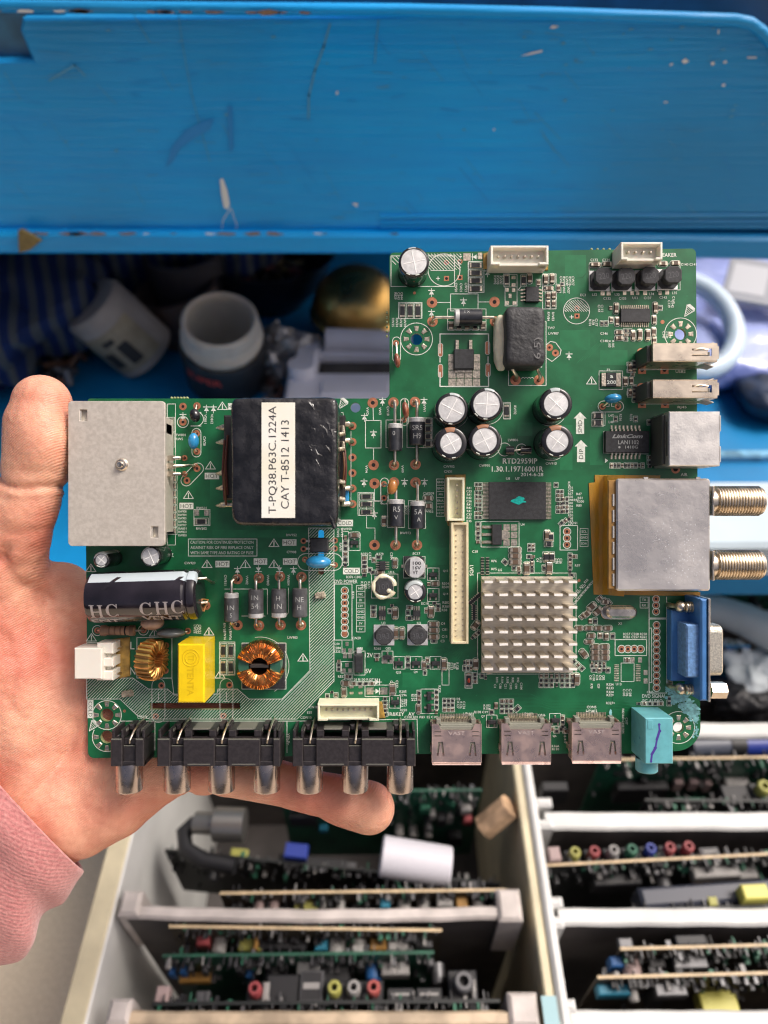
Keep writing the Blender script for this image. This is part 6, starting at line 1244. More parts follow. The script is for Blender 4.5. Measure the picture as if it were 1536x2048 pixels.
# ================================================================ THE PLACE BEHIND
def W(scale=1.0): return MB(1.0)
def wsoft(mb, c, hx, hy, hz, rx=2.2, amp=0.0, fr=10, m=0, rot=0, seg=56, K=28):
    p = 2/rx; vs = []; R_ = Rz(rot)
    def sp(q): return math.copysign(abs(q)**p, q)
    for i in range(K+1):
        ph = -math.pi/2 + math.pi*i/K
        for j in range(seg):
            th = 2*math.pi*j/seg; u = sp(math.cos(ph)); v = Vector((hx*u*sp(math.cos(th)), hy*u*sp(math.sin(th)), hz*sp(math.sin(ph))))
            if amp: q = v + Vector(c); nn = noise.noise(q*fr) + .5*noise.noise(q*fr*2.3) + .25*noise.noise(q*fr*5.1); v += v.normalized()*amp*nn
            vs.append(tuple(R_ @ v + Vector(c)))
    fs = [(i*seg+j, i*seg+(j+1) % seg, (i+1)*seg+(j+1) % seg, (i+1)*seg+j) for i in range(K) for j in range(seg)]
    mb.add(vs, fs, m, True)
FLOOR = M('beige_floor', (.58, .47, .34), .55, vs=420, col2=(.74, .62, .47), detail=8, bump=.05, bs=300)
mb = W(); mb.poly([(-6, -3), (6, -3), (6, 8), (-6, 8)], 0); tag(mb.build('floor', FLOOR), kind='structure')

# ---- blue workbench: apron, lip, shelf and the dark space under its top
def blue_mat():
    m = bpy.data.materials.new('worn_blue_paint'); m.use_nodes = True; n = m.node_tree.nodes; L = m.node_tree.links; p = n['Principled BSDF']
    tc = n.new('ShaderNodeTexCoord'); mp = n.new('ShaderNodeMapping'); mp.inputs['Scale'].default_value = (1, 6, 16); L.new(tc.outputs['Object'], mp.inputs[0])
    a = n.new('ShaderNodeTexNoise'); a.inputs['Scale'].default_value = 9; a.inputs['Detail'].default_value = 8; a.inputs['Roughness'].default_value = .65; L.new(mp.outputs[0], a.inputs['Vector'])
    b = n.new('ShaderNodeTexNoise'); b.inputs['Scale'].default_value = 2.6; b.inputs['Detail'].default_value = 3; L.new(tc.outputs['Object'], b.inputs['Vector'])
    r = n.new('ShaderNodeValToRGB'); r.color_ramp.elements[0].position = .3; r.color_ramp.elements[1].position = .7; r.color_ramp.elements[0].color = (.0, .30, .78, 1); r.color_ramp.elements[1].color = (.001, .38, .86, 1); L.new(a.outputs[0], r.inputs[0])
    r2 = n.new('ShaderNodeValToRGB'); r2.color_ramp.elements[0].position = .42; r2.color_ramp.elements[1].position = .62; L.new(b.outputs[0], r2.inputs[0])
    mx = n.new('ShaderNodeMix'); mx.data_type = 'RGBA'; mx.inputs[7].default_value = (.015, .23, .50, 1); L.new(r2.outputs[0], mx.inputs[0]); L.new(r.outputs[0], mx.inputs[6]); L.new(mx.outputs[2], p.inputs['Base Color'])
    p.inputs['Specular IOR Level'].default_value = .3
    mr = n.new('ShaderNodeMapRange'); mr.inputs[3].default_value = .30; mr.inputs[4].default_value = .52; L.new(a.outputs[0], mr.inputs[0]); L.new(mr.outputs[0], p.inputs['Roughness'])
    mp2 = n.new('ShaderNodeMapping'); mp2.inputs['Scale'].default_value = (1, 10, 26); L.new(tc.outputs['Object'], mp2.inputs[0]); c = n.new('ShaderNodeTexNoise'); c.inputs['Scale'].default_value = 14; c.inputs['Detail'].default_value = 7; L.new(mp2.outputs[0], c.inputs['Vector'])
    bu = n.new('ShaderNodeBump'); bu.inputs['Strength'].default_value = .5; bu.inputs['Distance'].default_value = .0016; L.new(c.outputs[0], bu.inputs['Height']); L.new(bu.outputs[0], p.inputs['Normal'])
    return m
BP = blue_mat()
YP = 0.47; ZSH = 0.38
bench = empty('workbench', (0, YP, ZSH)); tag(bench, 'scratched blue painted workbench with a deep front board over a cluttered shelf', 'workbench')
def bp(mb, name, mats, par=None):
    par = par or bench; o = mb.build(name, mats, par)
    o.matrix_parent_inverse = par.matrix_world.inverted() if par is not bench else Matrix.Translation(-Vector((0, YP, ZSH)))
    return o
Yv = Matrix(((1, 0, 0, 0), (0, 0, 1, 0), (0, 1, 0, 0), (0, 0, 0, 1)))      # local (x, z, depth) -> world
def fz(px, py): v = at_y(px, py, YP); return (v.x, v.z)
def facing(mb, pts, y0, y1, bev=0.0, m=0):   # pts (x,z) prism facing the viewer: front at y0
    P = [(x, z) for x, z in pts]; X = Matrix(((1, 0, 0, 0), (0, 0, -1, 0), (0, 1, 0, 0), (0, 0, 0, 1)))
    mb.prism(P, -y1, -y0, bev, m, X)
mb = W(); top = [fz(-260, 12), fz(300, 14), fz(1000, 22), fz(1480, 38), fz(1512, 50), fz(1545, 92), fz(1720, 240), fz(1720, 462), fz(-260, 462)]
notch = [fz(64, 120), fz(38, 40)]
top2 = [fz(-260, 122), fz(64, 120), fz(40, 62), fz(44, 36), fz(300, 34)] + [fz(1000, 26), fz(1480, 42), fz(1512, 54), fz(1545, 95), fz(1720, 240), fz(1720, 462), fz(-260, 462)]
facing(mb, top2, YP, YP+.02, .0015); bp(mb, 'front_board', BP)
mb = W(); facing(mb, [fz(-260, 10), fz(120, 13), fz(120, 60), fz(120, 135), fz(-260, 135)], YP+.008, YP+.021); bp(mb, 'patched_corner', M('grey_blue_paint', (.02, .12, .22), .45, var=.25, vs=60, bump=.3, bs=200))
mb = W(); pts = [at_y(x, y, YP-.002) for x, y in ((-260, 8), (300, 16), (800, 20), (1100, 27), (1300, 34), (1470, 40), (1500, 46), (1522, 62), (1560, 105), (1720, 250))]
mb.tube(pts, .0030, 12); bp(mb, 'top_bead', BP)
mb = W(); facing(mb, [fz(-260, 500), fz(900, 500), fz(1720, 516), fz(1720, 470), fz(900, 460), fz(-260, 456)], YP-.007, YP+.02, .002); bp(mb, 'bottom_lip', BP)
mb = W()
for y in (430, 443, 452): a, b = at_y(760, y+2, YP-.0005), at_y(1720, y, YP-.0005); mb.tube([a, b], .0011, 6)
bp(mb, 'moulded_rib', BP)
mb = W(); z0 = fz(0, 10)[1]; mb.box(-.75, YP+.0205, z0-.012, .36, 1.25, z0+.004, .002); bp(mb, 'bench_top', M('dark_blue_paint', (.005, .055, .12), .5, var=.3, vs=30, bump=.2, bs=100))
SHM = M('shelf_blue_paint', (.004, .20, .46), .42, var=.12, vs=14, bump=.2, bs=90, bd=.001)
mb = W(); mb.box(-.75, .335, ZSH-.02, .75, 1.25, ZSH, .003); bp(mb, 'shelf', SHM)
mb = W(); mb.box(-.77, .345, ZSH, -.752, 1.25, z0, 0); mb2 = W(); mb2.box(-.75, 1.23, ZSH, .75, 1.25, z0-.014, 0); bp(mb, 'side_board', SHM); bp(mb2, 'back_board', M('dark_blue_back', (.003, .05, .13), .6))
mb = W(); a = at_y(1390, 908, .46); 
l0, l1 = at_z(1392, 910, ZSH+.004), at_z(1700, 907, ZSH+.004); mb.box(l0.x-.05, l0.y-.004, ZSH, l1.x, l0.y+.004, ZSH+.007, .002); bp(mb, 'shelf_ridge', M('pale_blue_edge', (.16, .38, .55), .45, var=.4, vs=80))
# scratches, chips and bare spots of the paint
PALE = M('bare_plaster_mark', (.62, .66, .64), .6); LBL = M('light_blue_scratch', (.06, .28, .48), .5); ORC = M('rust_chip', (.20, .13, .09), .7, var=.3, vs=800); DKB = M('dark_blue_mark', (.002, .21, .56), .5)
mb = W(); rr = random.Random(4); XF = Matrix(((1, 0, 0, 0), (0, 0, -1, 0), (0, 1, 0, 0), (0, 0, 0, 1)))
def fline(pts, w, m, dy=.0006):
    mb.X = XF; mb.line([fz(*p) for p in pts], w, -(YP-dy), m); mb.X = Matrix.Identity(4)
fline([(356, 20), (366, 90), (384, 190), (400, 250), (420, 322)], .0005, 3 - 2); fline([(262, 18), (280, 50), (300, 84)], .0006, 1); fline([(660, 48), (648, 92), (630, 140), (618, 190), (617, 235)], .0011, 1)
fline([(442, 470), (446, 440), (462, 415), (474, 450), (470, 470)], .0004, 0); fline([(757, 40), (752, 90), (750, 125)], .0006, 1); fline([(100, 160), (150, 130), (170, 150)], .001, 1)
for P, m in (([(440, 358), (446, 356), (455, 380), (460, 408), (456, 418), (448, 414), (443, 385)], 0), ([(1098, 56), (1104, 50), (1118, 52), (1108, 57)], 0), ([(1040, 112), (1062, 104), (1085, 99), (1084, 103), (1060, 109)], 0), ([(1362, 122), (1370, 116), (1378, 122), (1368, 127)], 0),
             ([(1338, 128), (1344, 125), (1346, 128), (1340, 131)], 0), ([(1446, 122), (1452, 120), (1453, 125), (1445, 126)], 0), ([(1493, 113), (1513, 113), (1512, 116), (1494, 116)], 0), ([(1435, 58), (1438, 58), (1437, 68), (1434, 67)], 0), ([(1421, 124), (1427, 123), (1428, 129), (1422, 130)], 0), ([(1443, 168), (1450, 167), (1449, 172), (1442, 172)], 0),
             ([(703, 405), (716, 406), (715, 413), (708, 409)], 0), ([(672, 182), (677, 182), (676, 189), (672, 188)], 0), ([(985, 258), (990, 256), (988, 262)], 0), ([(332, 333), (345, 292), (370, 262), (400, 244), (430, 236), (420, 258), (390, 275), (362, 295), (345, 325)], 3), ([(456, 210), (465, 212), (468, 295), (461, 305), (458, 260)], 3)):
    mb.X = XF; mb.poly([fz(*p) for p in P], -(YP-.0008), m)
for i in range(46):
    x, y = rr.uniform(0, 1530), rr.uniform(40, 440)
    if i % 2: x = rr.uniform(1020, 1530); y = rr.uniform(40, 240)
    a = fz(x, y); mb.poly([(a[0]+q[0]*.00014, a[1]+q[1]*.0001) for q in blob(0, 0, rr.uniform(2, 7), 9, 1.6, i)], -(YP-.0007), rr.choice((1, 1, 1, 0)) if i % 5 == 0 else 1)
for i in range(34):    # chips along the two edges
    t = rr.random(); x = rr.uniform(0, 820)*t**.5 if i % 2 else rr.uniform(0, 800); y = (17 + x*.006) if i % 2 else 458
    a = at_y(x, y, YP); mb.poly([(a.x+q[0]*.0002, a.z+q[1]*.00009) for q in blob(0, 0, rr.uniform(3, 13), 10, 2.4, i+60)], -(YP-.0068 if i % 2 else YP-.0075), 2 if rr.random() < .7 else 0)
for i in range(150):   # fine hairline scratches
    x, y = rr.uniform(-20, 1540), rr.uniform(45, 445); l = rr.uniform(8, 70); a, b = fz(x, y), fz(x + l*rr.uniform(.5, 1), y + l*rr.uniform(-.12, .12) if i % 4 else y + l)
    mb.line([a, b], rr.uniform(.00015, .0004), -(YP-.0005), 1 if i % 3 else 3)
mb.X = Matrix.Identity(4); bp(mb, 'paint_damage', [PALE, LBL, ORC, DKB])
mb = W(); a = [at_y(x, y, YP-.0095) for x, y in ((36, 462), (42, 460), (82, 482), (60, 500), (38, 506))]; mb.add([tuple(v) for v in a] + [tuple(v + Vector((0, .003, 0))) for v in a], [(0, 1, 2, 3, 4), (9, 8, 7, 6, 5)] + [(i, (i+1) % 5, 5+(i+1) % 5, 5+i) for i in range(5)])
tag(mb.build('wood_splinter', M('olive_wood', (.16, .12, .035), .6, var=.2, vs=500)), 'small olive brown splinter stuck to the lower lip of the blue board', 'splinter')

# ---- clutter on the shelf
def stand(px, py, z): return at_z(px, py, z)
# striped cloth
def striped():
    m = bpy.data.materials.new('striped_cloth'); m.use_nodes = True; n = m.node_tree.nodes; L = m.node_tree.links; p = n['Principled BSDF']; p.inputs['Roughness'].default_value = .9
    tc = n.new('ShaderNodeTexCoord'); mp = n.new('ShaderNodeMapping'); mp.inputs['Rotation'].default_value = (0, 0, math.radians(-18)); L.new(tc.outputs['Object'], mp.inputs[0])
    wv = n.new('ShaderNodeTexWave'); wv.inputs['Scale'].default_value = 23; wv.inputs['Distortion'].default_value = 3.5; wv.inputs['Detail'].default_value = 1.5; wv.inputs['Detail Scale'].default_value = .35; L.new(mp.outputs[0], wv.inputs['Vector'])
    r = n.new('ShaderNodeValToRGB'); r.color_ramp.elements[0].position = .5; r.color_ramp.elements[1].position = .62; r.color_ramp.elements[0].color = (.002, .018, .10, 1); r.color_ramp.elements[1].color = (.07, .085, .10, 1)  # cloth colours darkened to imitate the shade under the bench
    L.new(wv.outputs['Color'], r.inputs[0]); L.new(r.outputs[0], p.inputs['Base Color']); return m
mb = W(); c = stand(120, 650, ZSH+.045); wsoft(mb, (c.x-.088, c.y+.03, ZSH+.045), .125, .12, .055, 2.3, .045, 12); wsoft(mb, (c.x+.06, c.y+.13, ZSH+.06), .12, .05, .045, 2.4, .03, 14)
tag(mb.build('striped_cloth', striped()), 'crumpled blue cloth with white stripes, coloured darker as shade, at the left of the shelf', 'cloth')
# labelled tub
TUBM = M('dull_white_plastic', (.34, .31, .28), .5, var=.1, vs=60); PAPER = M('old_label', (.34, .29, .20), .7, var=.15, vs=80); DKM = M('dark_print', (.04, .035, .03), .6)
c = stand(228, 668, ZSH+.036); t = W(); X = T(c.x+.009, c.y-.004, ZSH+.042) @ Ry(-30) @ Rx(12) @ Matrix.Scale(.86, 4)
t.lathe([(.030, -.036), (.034, -.034), (.034, .036), (.030, .042), (.026, .042), (.0001, .043)], 40, 0, X, cap=False); t.lathe([(.03, -.036), (.0001, -.036)], 30, 0, X, cap=False)
g = []
for i in range(13):
    a = math.radians(-150 + 120*i/12)
    for z in (-.026, .024): g.append((.0345*math.cos(a), .0345*math.sin(a), z))
t.add(g, [(2*i, 2*i+2, 2*i+3, 2*i+1) for i in range(12)], 1, True, X)
for a0, z0_, z1_ in ((-120, -.018, .002), (-85, -.020, .006), (-100, .010, .016)):
    g = []
    for i in range(4):
        a = math.radians(a0 + 22*i/3)
        for z in (z0_, z1_): g.append((.0349*math.cos(a), .0349*math.sin(a), z))
    t.add(g, [(2*i, 2*i+2, 2*i+3, 2*i+1) for i in range(3)], 2, True, X)
tag(t.build('label_tub', [TUBM, PAPER, DKM]), 'whitish round tub with an old paper label, lying tilted beside the striped cloth', 'tub')
c = stand(318, 640, ZSH+.03); t = W(); t.lathe([(.028, 0), (.036, .02), (.038, .05), (.040, .052), (.036, .052), (.030, .012)], 40, 0, T(c.x+.022, c.y+.02, ZSH+.001) @ Ry(-8), cap=False); t.lathe([(.03, .012), (.0001, .012)], 24, 0, T(c.x+.022, c.y+.02, ZSH+.001) @ Ry(-8), cap=False)
tag(t.build('brown_cup', M('brown_plastic', (.10, .07, .06), .5)), 'dull brown cup half hidden behind the open jar', 'cup')
# open jar
JW = M('jar_white', (.58, .54, .46), .42, sss=.1, var=.06, vs=50); JB = M('jar_black', (.02, .022, .025), .4, var=.3, vs=60); JR = M('jar_red', (.80, .10, .07), .5); JG = M('jar_grey', (.16, .17, .17), .6)
c = stand(426, 650, ZSH+.07); jr = .0325
jar = empty('open_jar', (c.x, c.y+.022, ZSH+.008)); tag(jar, 'open black and white jar with red lettering, empty mouth facing up', 'jar')
jar.rotation_euler = (math.radians(18), math.radians(5), 0)
t = W(); t.lathe([(jr-.002, .001), (jr+.003, .004), (jr+.004, .040), (jr+.001, .045)], 56, 0, cap=False); t.lathe([(jr-.002, .001), (.0001, .001)], 40, 0, cap=False)
for txt, zz, hh, ww, m_ in (('SUPER', .034, .0075, .030, 1),):
    t.text(txt, T(-.012, zz, 0), hh, ww, m_, .02, warp=lambda x, y, z_: Vector(((jr+.0045)*math.sin(x/jr), -(jr+.0045)*math.cos(x/jr), y)))
bp_ = t.build('jar_body', [JB, JR, JG], jar)
t = W(); t.lathe([(jr-.001, .044), (jr-.0005, .050), (jr+.0015, .051), (jr-.001, .053), (jr+.001, .056), (jr-.001, .058), (jr-.0015, .070), (jr-.004, .072), (jr-.006, .070), (jr-.007, .03), (jr-.010, .012), (.0001, .010)], 64, 0, cap=False)
t.build('jar_neck', [JW], jar)
# dark bowl of scraps
c = stand(505, 590, ZSH+.04); t = W(); t.lathe([(.03, 0), (.056, .03), (.064, .055), (.067, .055), (.062, .052), (.052, .028), (.0001, .02)], 56, 0, T(c.x+.01, c.y+.06, ZSH+.001), cap=False)
bw = empty('dark_bowl', (c.x+.01, c.y+.06, ZSH)); o = t.build('bowl_wall', M('dark_bowl', (.012, .014, .022), .3, var=.3, vs=60), bw); o.matrix_parent_inverse = Matrix.Translation(-Vector(bw.location)); tag(bw, 'round black bowl of dark scraps under the blue bench', 'bowl')
t = W(); rr = random.Random(9)
for i in range(40): a = rr.uniform(0, 6.3); q_ = rr.uniform(0, .045); x, y = c.x+.01+q_*math.cos(a), c.y+.06+q_*math.sin(a); t.box(-.006, -.003, -.002, .006, .003, .002, .0005, rr.choice((0, 0, 0, 1, 2)), T(x, y, ZSH+.03+rr.uniform(0, .01)) @ Rz(rr.uniform(0, 180)) @ Rx(rr.uniform(-40, 40)))
o = t.build('scrap_pile', [M('scrap_dark', (.025, .018, .015), .5), M('scrap_red', (.12, .03, .03), .5), M('scrap_ochre', (.16, .12, .04), .4)], bw); o.matrix_parent_inverse = Matrix.Translation(-Vector(bw.location)); o['kind'] = 'stuff'
c = stand(400, 560, ZSH+.06); t = W(); t.lathe([(.030, 0), (.034, .03), (.036, .07), (.033, .072), (.031, .02), (.0001, .01)], 40, 0, T(c.x-.02, c.y+.03, ZSH+.001), cap=False); tag(t.build('dim_cup', M('dim_cup', (.05, .045, .05), .6)), 'dim grey cup in the shade behind the open jar', 'cup')
# brass dome
BR = M('brass', (.98, .66, .24), .30, 1.0, vs=22, col2=(.80, .46, .12), rvar=.08, bump=.1, bs=60)
c = at_z(712, 572, ZSH+.05); t = W(); prof = [(.034, 0), (.036, .003), (.036, .006), (.043, .018), (.049, .022), (.050, .025), (.047, .028)]
for i in range(15): a = math.radians(90*i/14); prof.append((max(.0001, .047*math.cos(a)), .028 + .040*math.sin(a)))
t.lathe(prof, 64, 0, T(c.x, c.y, ZSH+.001) @ Rx(6) @ Matrix.Diagonal((.9, .9, 1.0, 1)), cap=False); tag(t.build('brass_dome', BR), 'shiny golden brass dome under the blue bench', 'brass dome')
# white appliance frame with a dark strip
WP = M('white_appliance', (.80, .80, .86), .35, var=.04, vs=40, coat=.2); WD = M('appliance_dark', (.06, .055, .045), .25, var=.3, vs=40)
A = stand(566, 800, ZSH+.03); B_ = stand(800, 686, ZSH+.03)
ap = empty('white_appliance', (A.x, A.y, ZSH)); tag(ap, 'white plastic appliance frame with a dark roller strip behind the board', 'appliance frame')
def app(mb, name, mat): o = mb.build(name, mat, ap); o.matrix_parent_inverse = Matrix.Translation(-Vector(ap.location)); return o
wd = B_.x + .03 - A.x; dp = B_.y - A.y
t = W(); t.box(A.x, A.y, ZSH, A.x+wd, A.y+dp*.47, ZSH+.030, .003); t.box(A.x+.004, A.y+dp*.47, ZSH, A.x+.024, B_.y, ZSH+.034, .003); t.box(A.x+.02, B_.y-.014, ZSH, A.x+wd, B_.y, ZSH+.028, .003)
t.box(A.x+.03, A.y+.006, ZSH+.029, A.x+.085, A.y+dp*.3, ZSH+.032, .001); t.box(A.x+.095, A.y+.012, ZSH+.029, A.x+wd-.01, A.y+dp*.4, ZSH+.033, .001); app(t, 'frame_body', WP)
t = W(); t.tube([(A.x+.030, B_.y-.004, ZSH+.036), (A.x+.105, B_.y-.006, ZSH+.034)], .010, 16); app(t, 'roller_end', WP); t = W(); t.tube([(A.x+.012, A.y+dp*.42, ZSH+.025), (A.x+.012, A.y+dp*.42, ZSH+.041)], .011, 20); app(t, 'hinge_post', WP)
t = W(); t.box(A.x+.024, A.y+dp*.47, ZSH, A.x+wd, B_.y-.014, ZSH+.02, .002); app(t, 'dark_strip', WD)
# crumpled foil
t = W(); c = stand(545, 710, ZSH+.02); wsoft(t, (c.x, c.y, ZSH+.024), .018, .03, .024, 2, .026, 42, 0, 0, 72, 40); tag(t.build('crumpled_foil', M('dull_foil', (.42, .41, .40), .35, .5, var=.2, vs=120)), 'crumpled grey foil between the jar and the white appliance', 'foil')
# small junk
rr = random.Random(21); t = W()
for i in range(9):
    c = stand(rr.uniform(95, 150), rr.uniform(715, 775), ZSH+.008); t.tube([(c.x, c.y, ZSH+.006), (c.x+rr.uniform(-.01, .01), c.y+rr.uniform(-.01, .01), ZSH+.016), (c.x+rr.uniform(-.02, .02), c.y+.012, ZSH+.006)], .0035, 8, i % 3)
tag(t.build('metal_scrap', [M('scrap_black', (.02, .02, .022), .4), M('scrap_grey', (.2, .2, .21), .35, .6), M('scrap_brown', (.16, .09, .06), .5)]), 'little tangle of dark metal scrap on the blue shelf above the thumb', 'scrap')
t = W(); c = stand(610, 770, ZSH+.01); 
for i in range(14): c = stand(rr.uniform(528, 560), rr.uniform(745, 800), ZSH+.008); t.box(-.005, -.003, 0, .005, .003, .006, .001, i % 3, T(c.x, c.y, ZSH+.001) @ Rz(rr.uniform(0, 180)))
tag(t.build('loose_chip', [M('chip_brown', (.16, .08, .06), .5), M('chip_grey', (.12, .12, .12), .4), M('chip_pale', (.35, .3, .28), .5)]), 'loose brown and grey crumbs beside the black jar', 'crumbs', kind='stuff')
# right: plastic bag, tape roll, card, dark tool
BAG = M('blue_plastic_bag', (.20, .26, .62), .22, vs=16, col2=(.45, .52, .86), coat=.6, bump=.8, bs=38, bd=.006, sss=.0)
t = W(); c = stand(1460, 690, ZSH+.02); wsoft(t, (c.x+.05, c.y+.06, ZSH+.018), .17, .12, .022, 3, .016, 14, 0, 0, 80, 40); tag(t.build('plastic_bag', BAG), 'crumpled blue violet plastic bag at the right of the shelf', 'plastic bag')
t = W(); c = stand(1372, 655, ZSH+.05); pts = [(c.x+.043*math.cos(a), c.y+.006+.052*math.sin(a)*.93, ZSH+.050+.018*math.sin(a)) for a in [2*math.pi*i/48 for i in range(48)]]
t.tube(pts, .0085, 16, 0, closed=True); tag(t.build('tape_ring', M('tape_white', (.55, .68, .80), .35, sss=.1)), 'pale white plastic ring lying on the blue bag', 'ring')
t = W(); c = stand(1530, 575, ZSH+.06); t.box(-.035, -.03, 0, .035, .03, .003, .0006, 0, T(c.x, c.y, ZSH+.062) @ Rz(-24) @ Rx(14)); t.box(-.03, -.02, .003, .0, .02, .0034, 0, 1, T(c.x, c.y, ZSH+.062) @ Rz(-24) @ Rx(14)); tag(t.build('grey_card', [M('grey_card', (.30, .32, .36), .5), M('card_pale', (.5, .52, .56), .5)]), 'grey card resting on top of the blue plastic bag', 'card')
t = W(); c = stand(1525, 800, ZSH+.012); wsoft(t, (c.x+.012, c.y, ZSH+.014), .034, .028, .014, 2.6, .006, 30); tag(t.build('dark_lump', M('dark_rubber', (.008, .02, .05), .4, var=.4, vs=60)), 'dark rubber lump on the bright blue shelf at the right edge', 'rubber lump')
t = W(); a, b = stand(1385, 1086, ZSH+.03), stand(1560, 955, ZSH+.03); t.box(a.x-.02, a.y, ZSH, b.x+.1, b.y, ZSH+.028, .003); tag(t.build('pale_box', M('pale_blue_white', (.52, .63, .70), .4, var=.06, vs=14)), 'long pale blue white box behind the aerial connectors', 'box')

# ---- white rack for boards
SLOT_SHADE = M('slot_shade_board', (.06, .052, .05), .6, var=.35, vs=30)  # rack faces coloured dark to stand in for shade inside the slots
ZR = 0.28; ZB = 0.10
WW = M('white_wood', (.62, .62, .60), .5, var=.08, vs=30, bump=.25, bs=160, bd=.001); WY = M('yellowed_wood', (.60, .53, .36), .5, var=.1, vs=40, bump=.3, bs=120, bd=.001); WG = M('grey_white_wood', (.44, .45, .50), .5, var=.1, vs=25)
def rz(px, py, z=ZR): return at_z(px, py, z)
rack = empty('board_rack', (rz(1080, 1800).x, .2, ZB)); tag(rack, 'white painted wooden rack whose slots hold old circuit boards', 'rack')
def rk(mb, name, mats, lab=None):
    o = mb.build(name, mats, rack); o.matrix_parent_inverse = Matrix.Translation(-Vector(rack.location))
    if lab: o['label'] = lab
    return o
xl = rz(208, 1900).x; xc0 = rz(1062, 1800).x; xc1 = rz(1102, 1800).x
t = W(); t.box(xl-.013, -.1, 0.0, xl, .325, ZR, .002, 0); rk(t, 'side_board', [WW])
t = W(); t.box(xl-.0135, -.1, ZR-.0005, xl-.001, .325, ZR+.0012, .0006, 0); rk(t, 'yellowed_edge', [WY])
t = W(); t.box(xc0+.006, -.1, ZB-.06, xc1, .33, ZR+.004, .002, 0); rk(t, 'centre_board', [WW]); t = W(); t.box(xc0, -.1, ZB-.06, xc0+.0058, .33, ZR+.001, .001, 0); rk(t, 'yellowed_edge', [WY])
xr = .42; t = W(); t.box(xr, -.1, 0, xr+.014, .33, ZR, .002); rk(t, 'side_board', [WW]); 
t = W(); t.box(xl, -.1, ZB-.07, xr, .33, ZB-.06, 0); t.box(xl, .318, ZB-.06, xr, .33, ZR-.03, 0); rk(t, 'bottom_board', [SLOT_SHADE])
def divider(px0, px1, py, side, th=.0075, mat=WW, sag=0.0, lab=None):
    y = rz((px0+px1)/2, py).y; x0, x1 = rz(px0, py).x, rz(px1, py).x; t = W(); N = 20; vs = []
    for i in range(N+1):
        u = i/N; x = x0+(x1-x0)*u; yy = y + sag*math.sin(math.pi*u) + .0002*math.sin(u*37)
        for dy, z in ((-th/2, ZB-.055), (-th/2, ZR-.002), (-th/2+.0015, ZR), (th/2-.0015, ZR), (th/2, ZR-.002), (th/2, ZB-.055)): vs.append((x, yy+dy, z + (.0002*math.sin(u*23) if z > .2 else 0)))
    t.add(vs, [(i*6+k, (i+1)*6+k, (i+1)*6+k+1, i*6+k+1) for i in range(N) for k in (1, 2, 3)] + [(0, 1, 2, 3, 4, 5), tuple(range(N*6+5, N*6-1, -1))]); t.add(vs, [(i*6+k, (i+1)*6+k, (i+1)*6+k+1, i*6+k+1) for i in range(N) for k in (0, 4)], 1); rk(t, 'slot_divider', [mat, SLOT_SHADE], lab)
    return y
WPK = M('pinkish_white_wood', (.52, .47, .44), .5, var=.15, vs=60)
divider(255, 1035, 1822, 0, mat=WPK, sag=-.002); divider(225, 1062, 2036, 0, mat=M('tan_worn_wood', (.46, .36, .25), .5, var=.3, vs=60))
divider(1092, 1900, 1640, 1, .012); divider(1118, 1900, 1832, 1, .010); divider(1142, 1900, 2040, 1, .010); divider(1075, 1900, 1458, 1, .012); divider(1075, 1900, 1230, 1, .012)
def peg(px, py, w, d, mat=WW, h=.012): a = rz(px, py); t = W(); t.box(a.x-w/2, a.y-d/2, ZR-.05, a.x+w/2, a.y+d/2, ZR+.003, .002); rk(t, 'slot_peg', [mat])
for px, py in ((1086, 1606), (1088, 1650), (1106, 1806), (1108, 1846), (1130, 2012), (1132, 2056)): peg(px, py, .011, .006)
peg(1018, 1812, .014, .018, WPK); peg(1046, 2020, .016, .016, WPK); peg(262, 1808, .012, .014, WPK); peg(240, 2024, .012, .012, WPK)
t = W(); a, b = rz(968, 1655, ZR-.02), rz(1020, 1612, ZR-.004); t.tube([a, b], [.0085, .0085], 8); rk(t, 'wooden_dowel', [M('raw_wood', (.50, .33, .20), .6, var=.3, vs=120)])
tag(MB(1).build('x', WW), None) if False else None
t = W(); a = rz(1100, 2040); t.box(a.x-.004, a.y-.004, ZR+.0042, a.x+.004, a.y+.010, ZR+.0048, 0); rk(t, 'paint_smear', [M('sky_paint', (.30, .48, .52), .5)])

# ---- boards standing in the rack; panel and part colours darkened to mimic slot shade
BG = M('rack_board_green', (.008, .05, .03), .4, vs=60, col2=(.012, .09, .05)); BT = M('rack_board_tan', (.05, .038, .024), .6, var=.3, vs=60); BK = M('rack_board_black', (.008, .010, .010), .5); BE = M('rack_board_edge', (.50, .38, .23), .5, var=.2, vs=90)
cR, cY, cB, cW, cG, cK, cS = M('part_red', (.28, .05, .055), .5), M('part_yellow', (.34, .33, .08), .5), M('part_blue', (.02, .10, .28), .5), M('part_white', (.26, .25, .24), .5), M('part_green', (.02, .12, .07), .5), M('part_black', (.012, .012, .014), .5), M('part_silver', (.12, .12, .125), .4, .6)
cO = M('part_orange', (.32, .17, .04), .5); cP = M('part_pink', (.34, .25, .24), .5); cN = M('part_navy', (.02, .04, .25), .4); cYB = M('part_bright_yellow', (.62, .58, .12), .4); cC = M('part_cyan', (.02, .17, .26), .5)
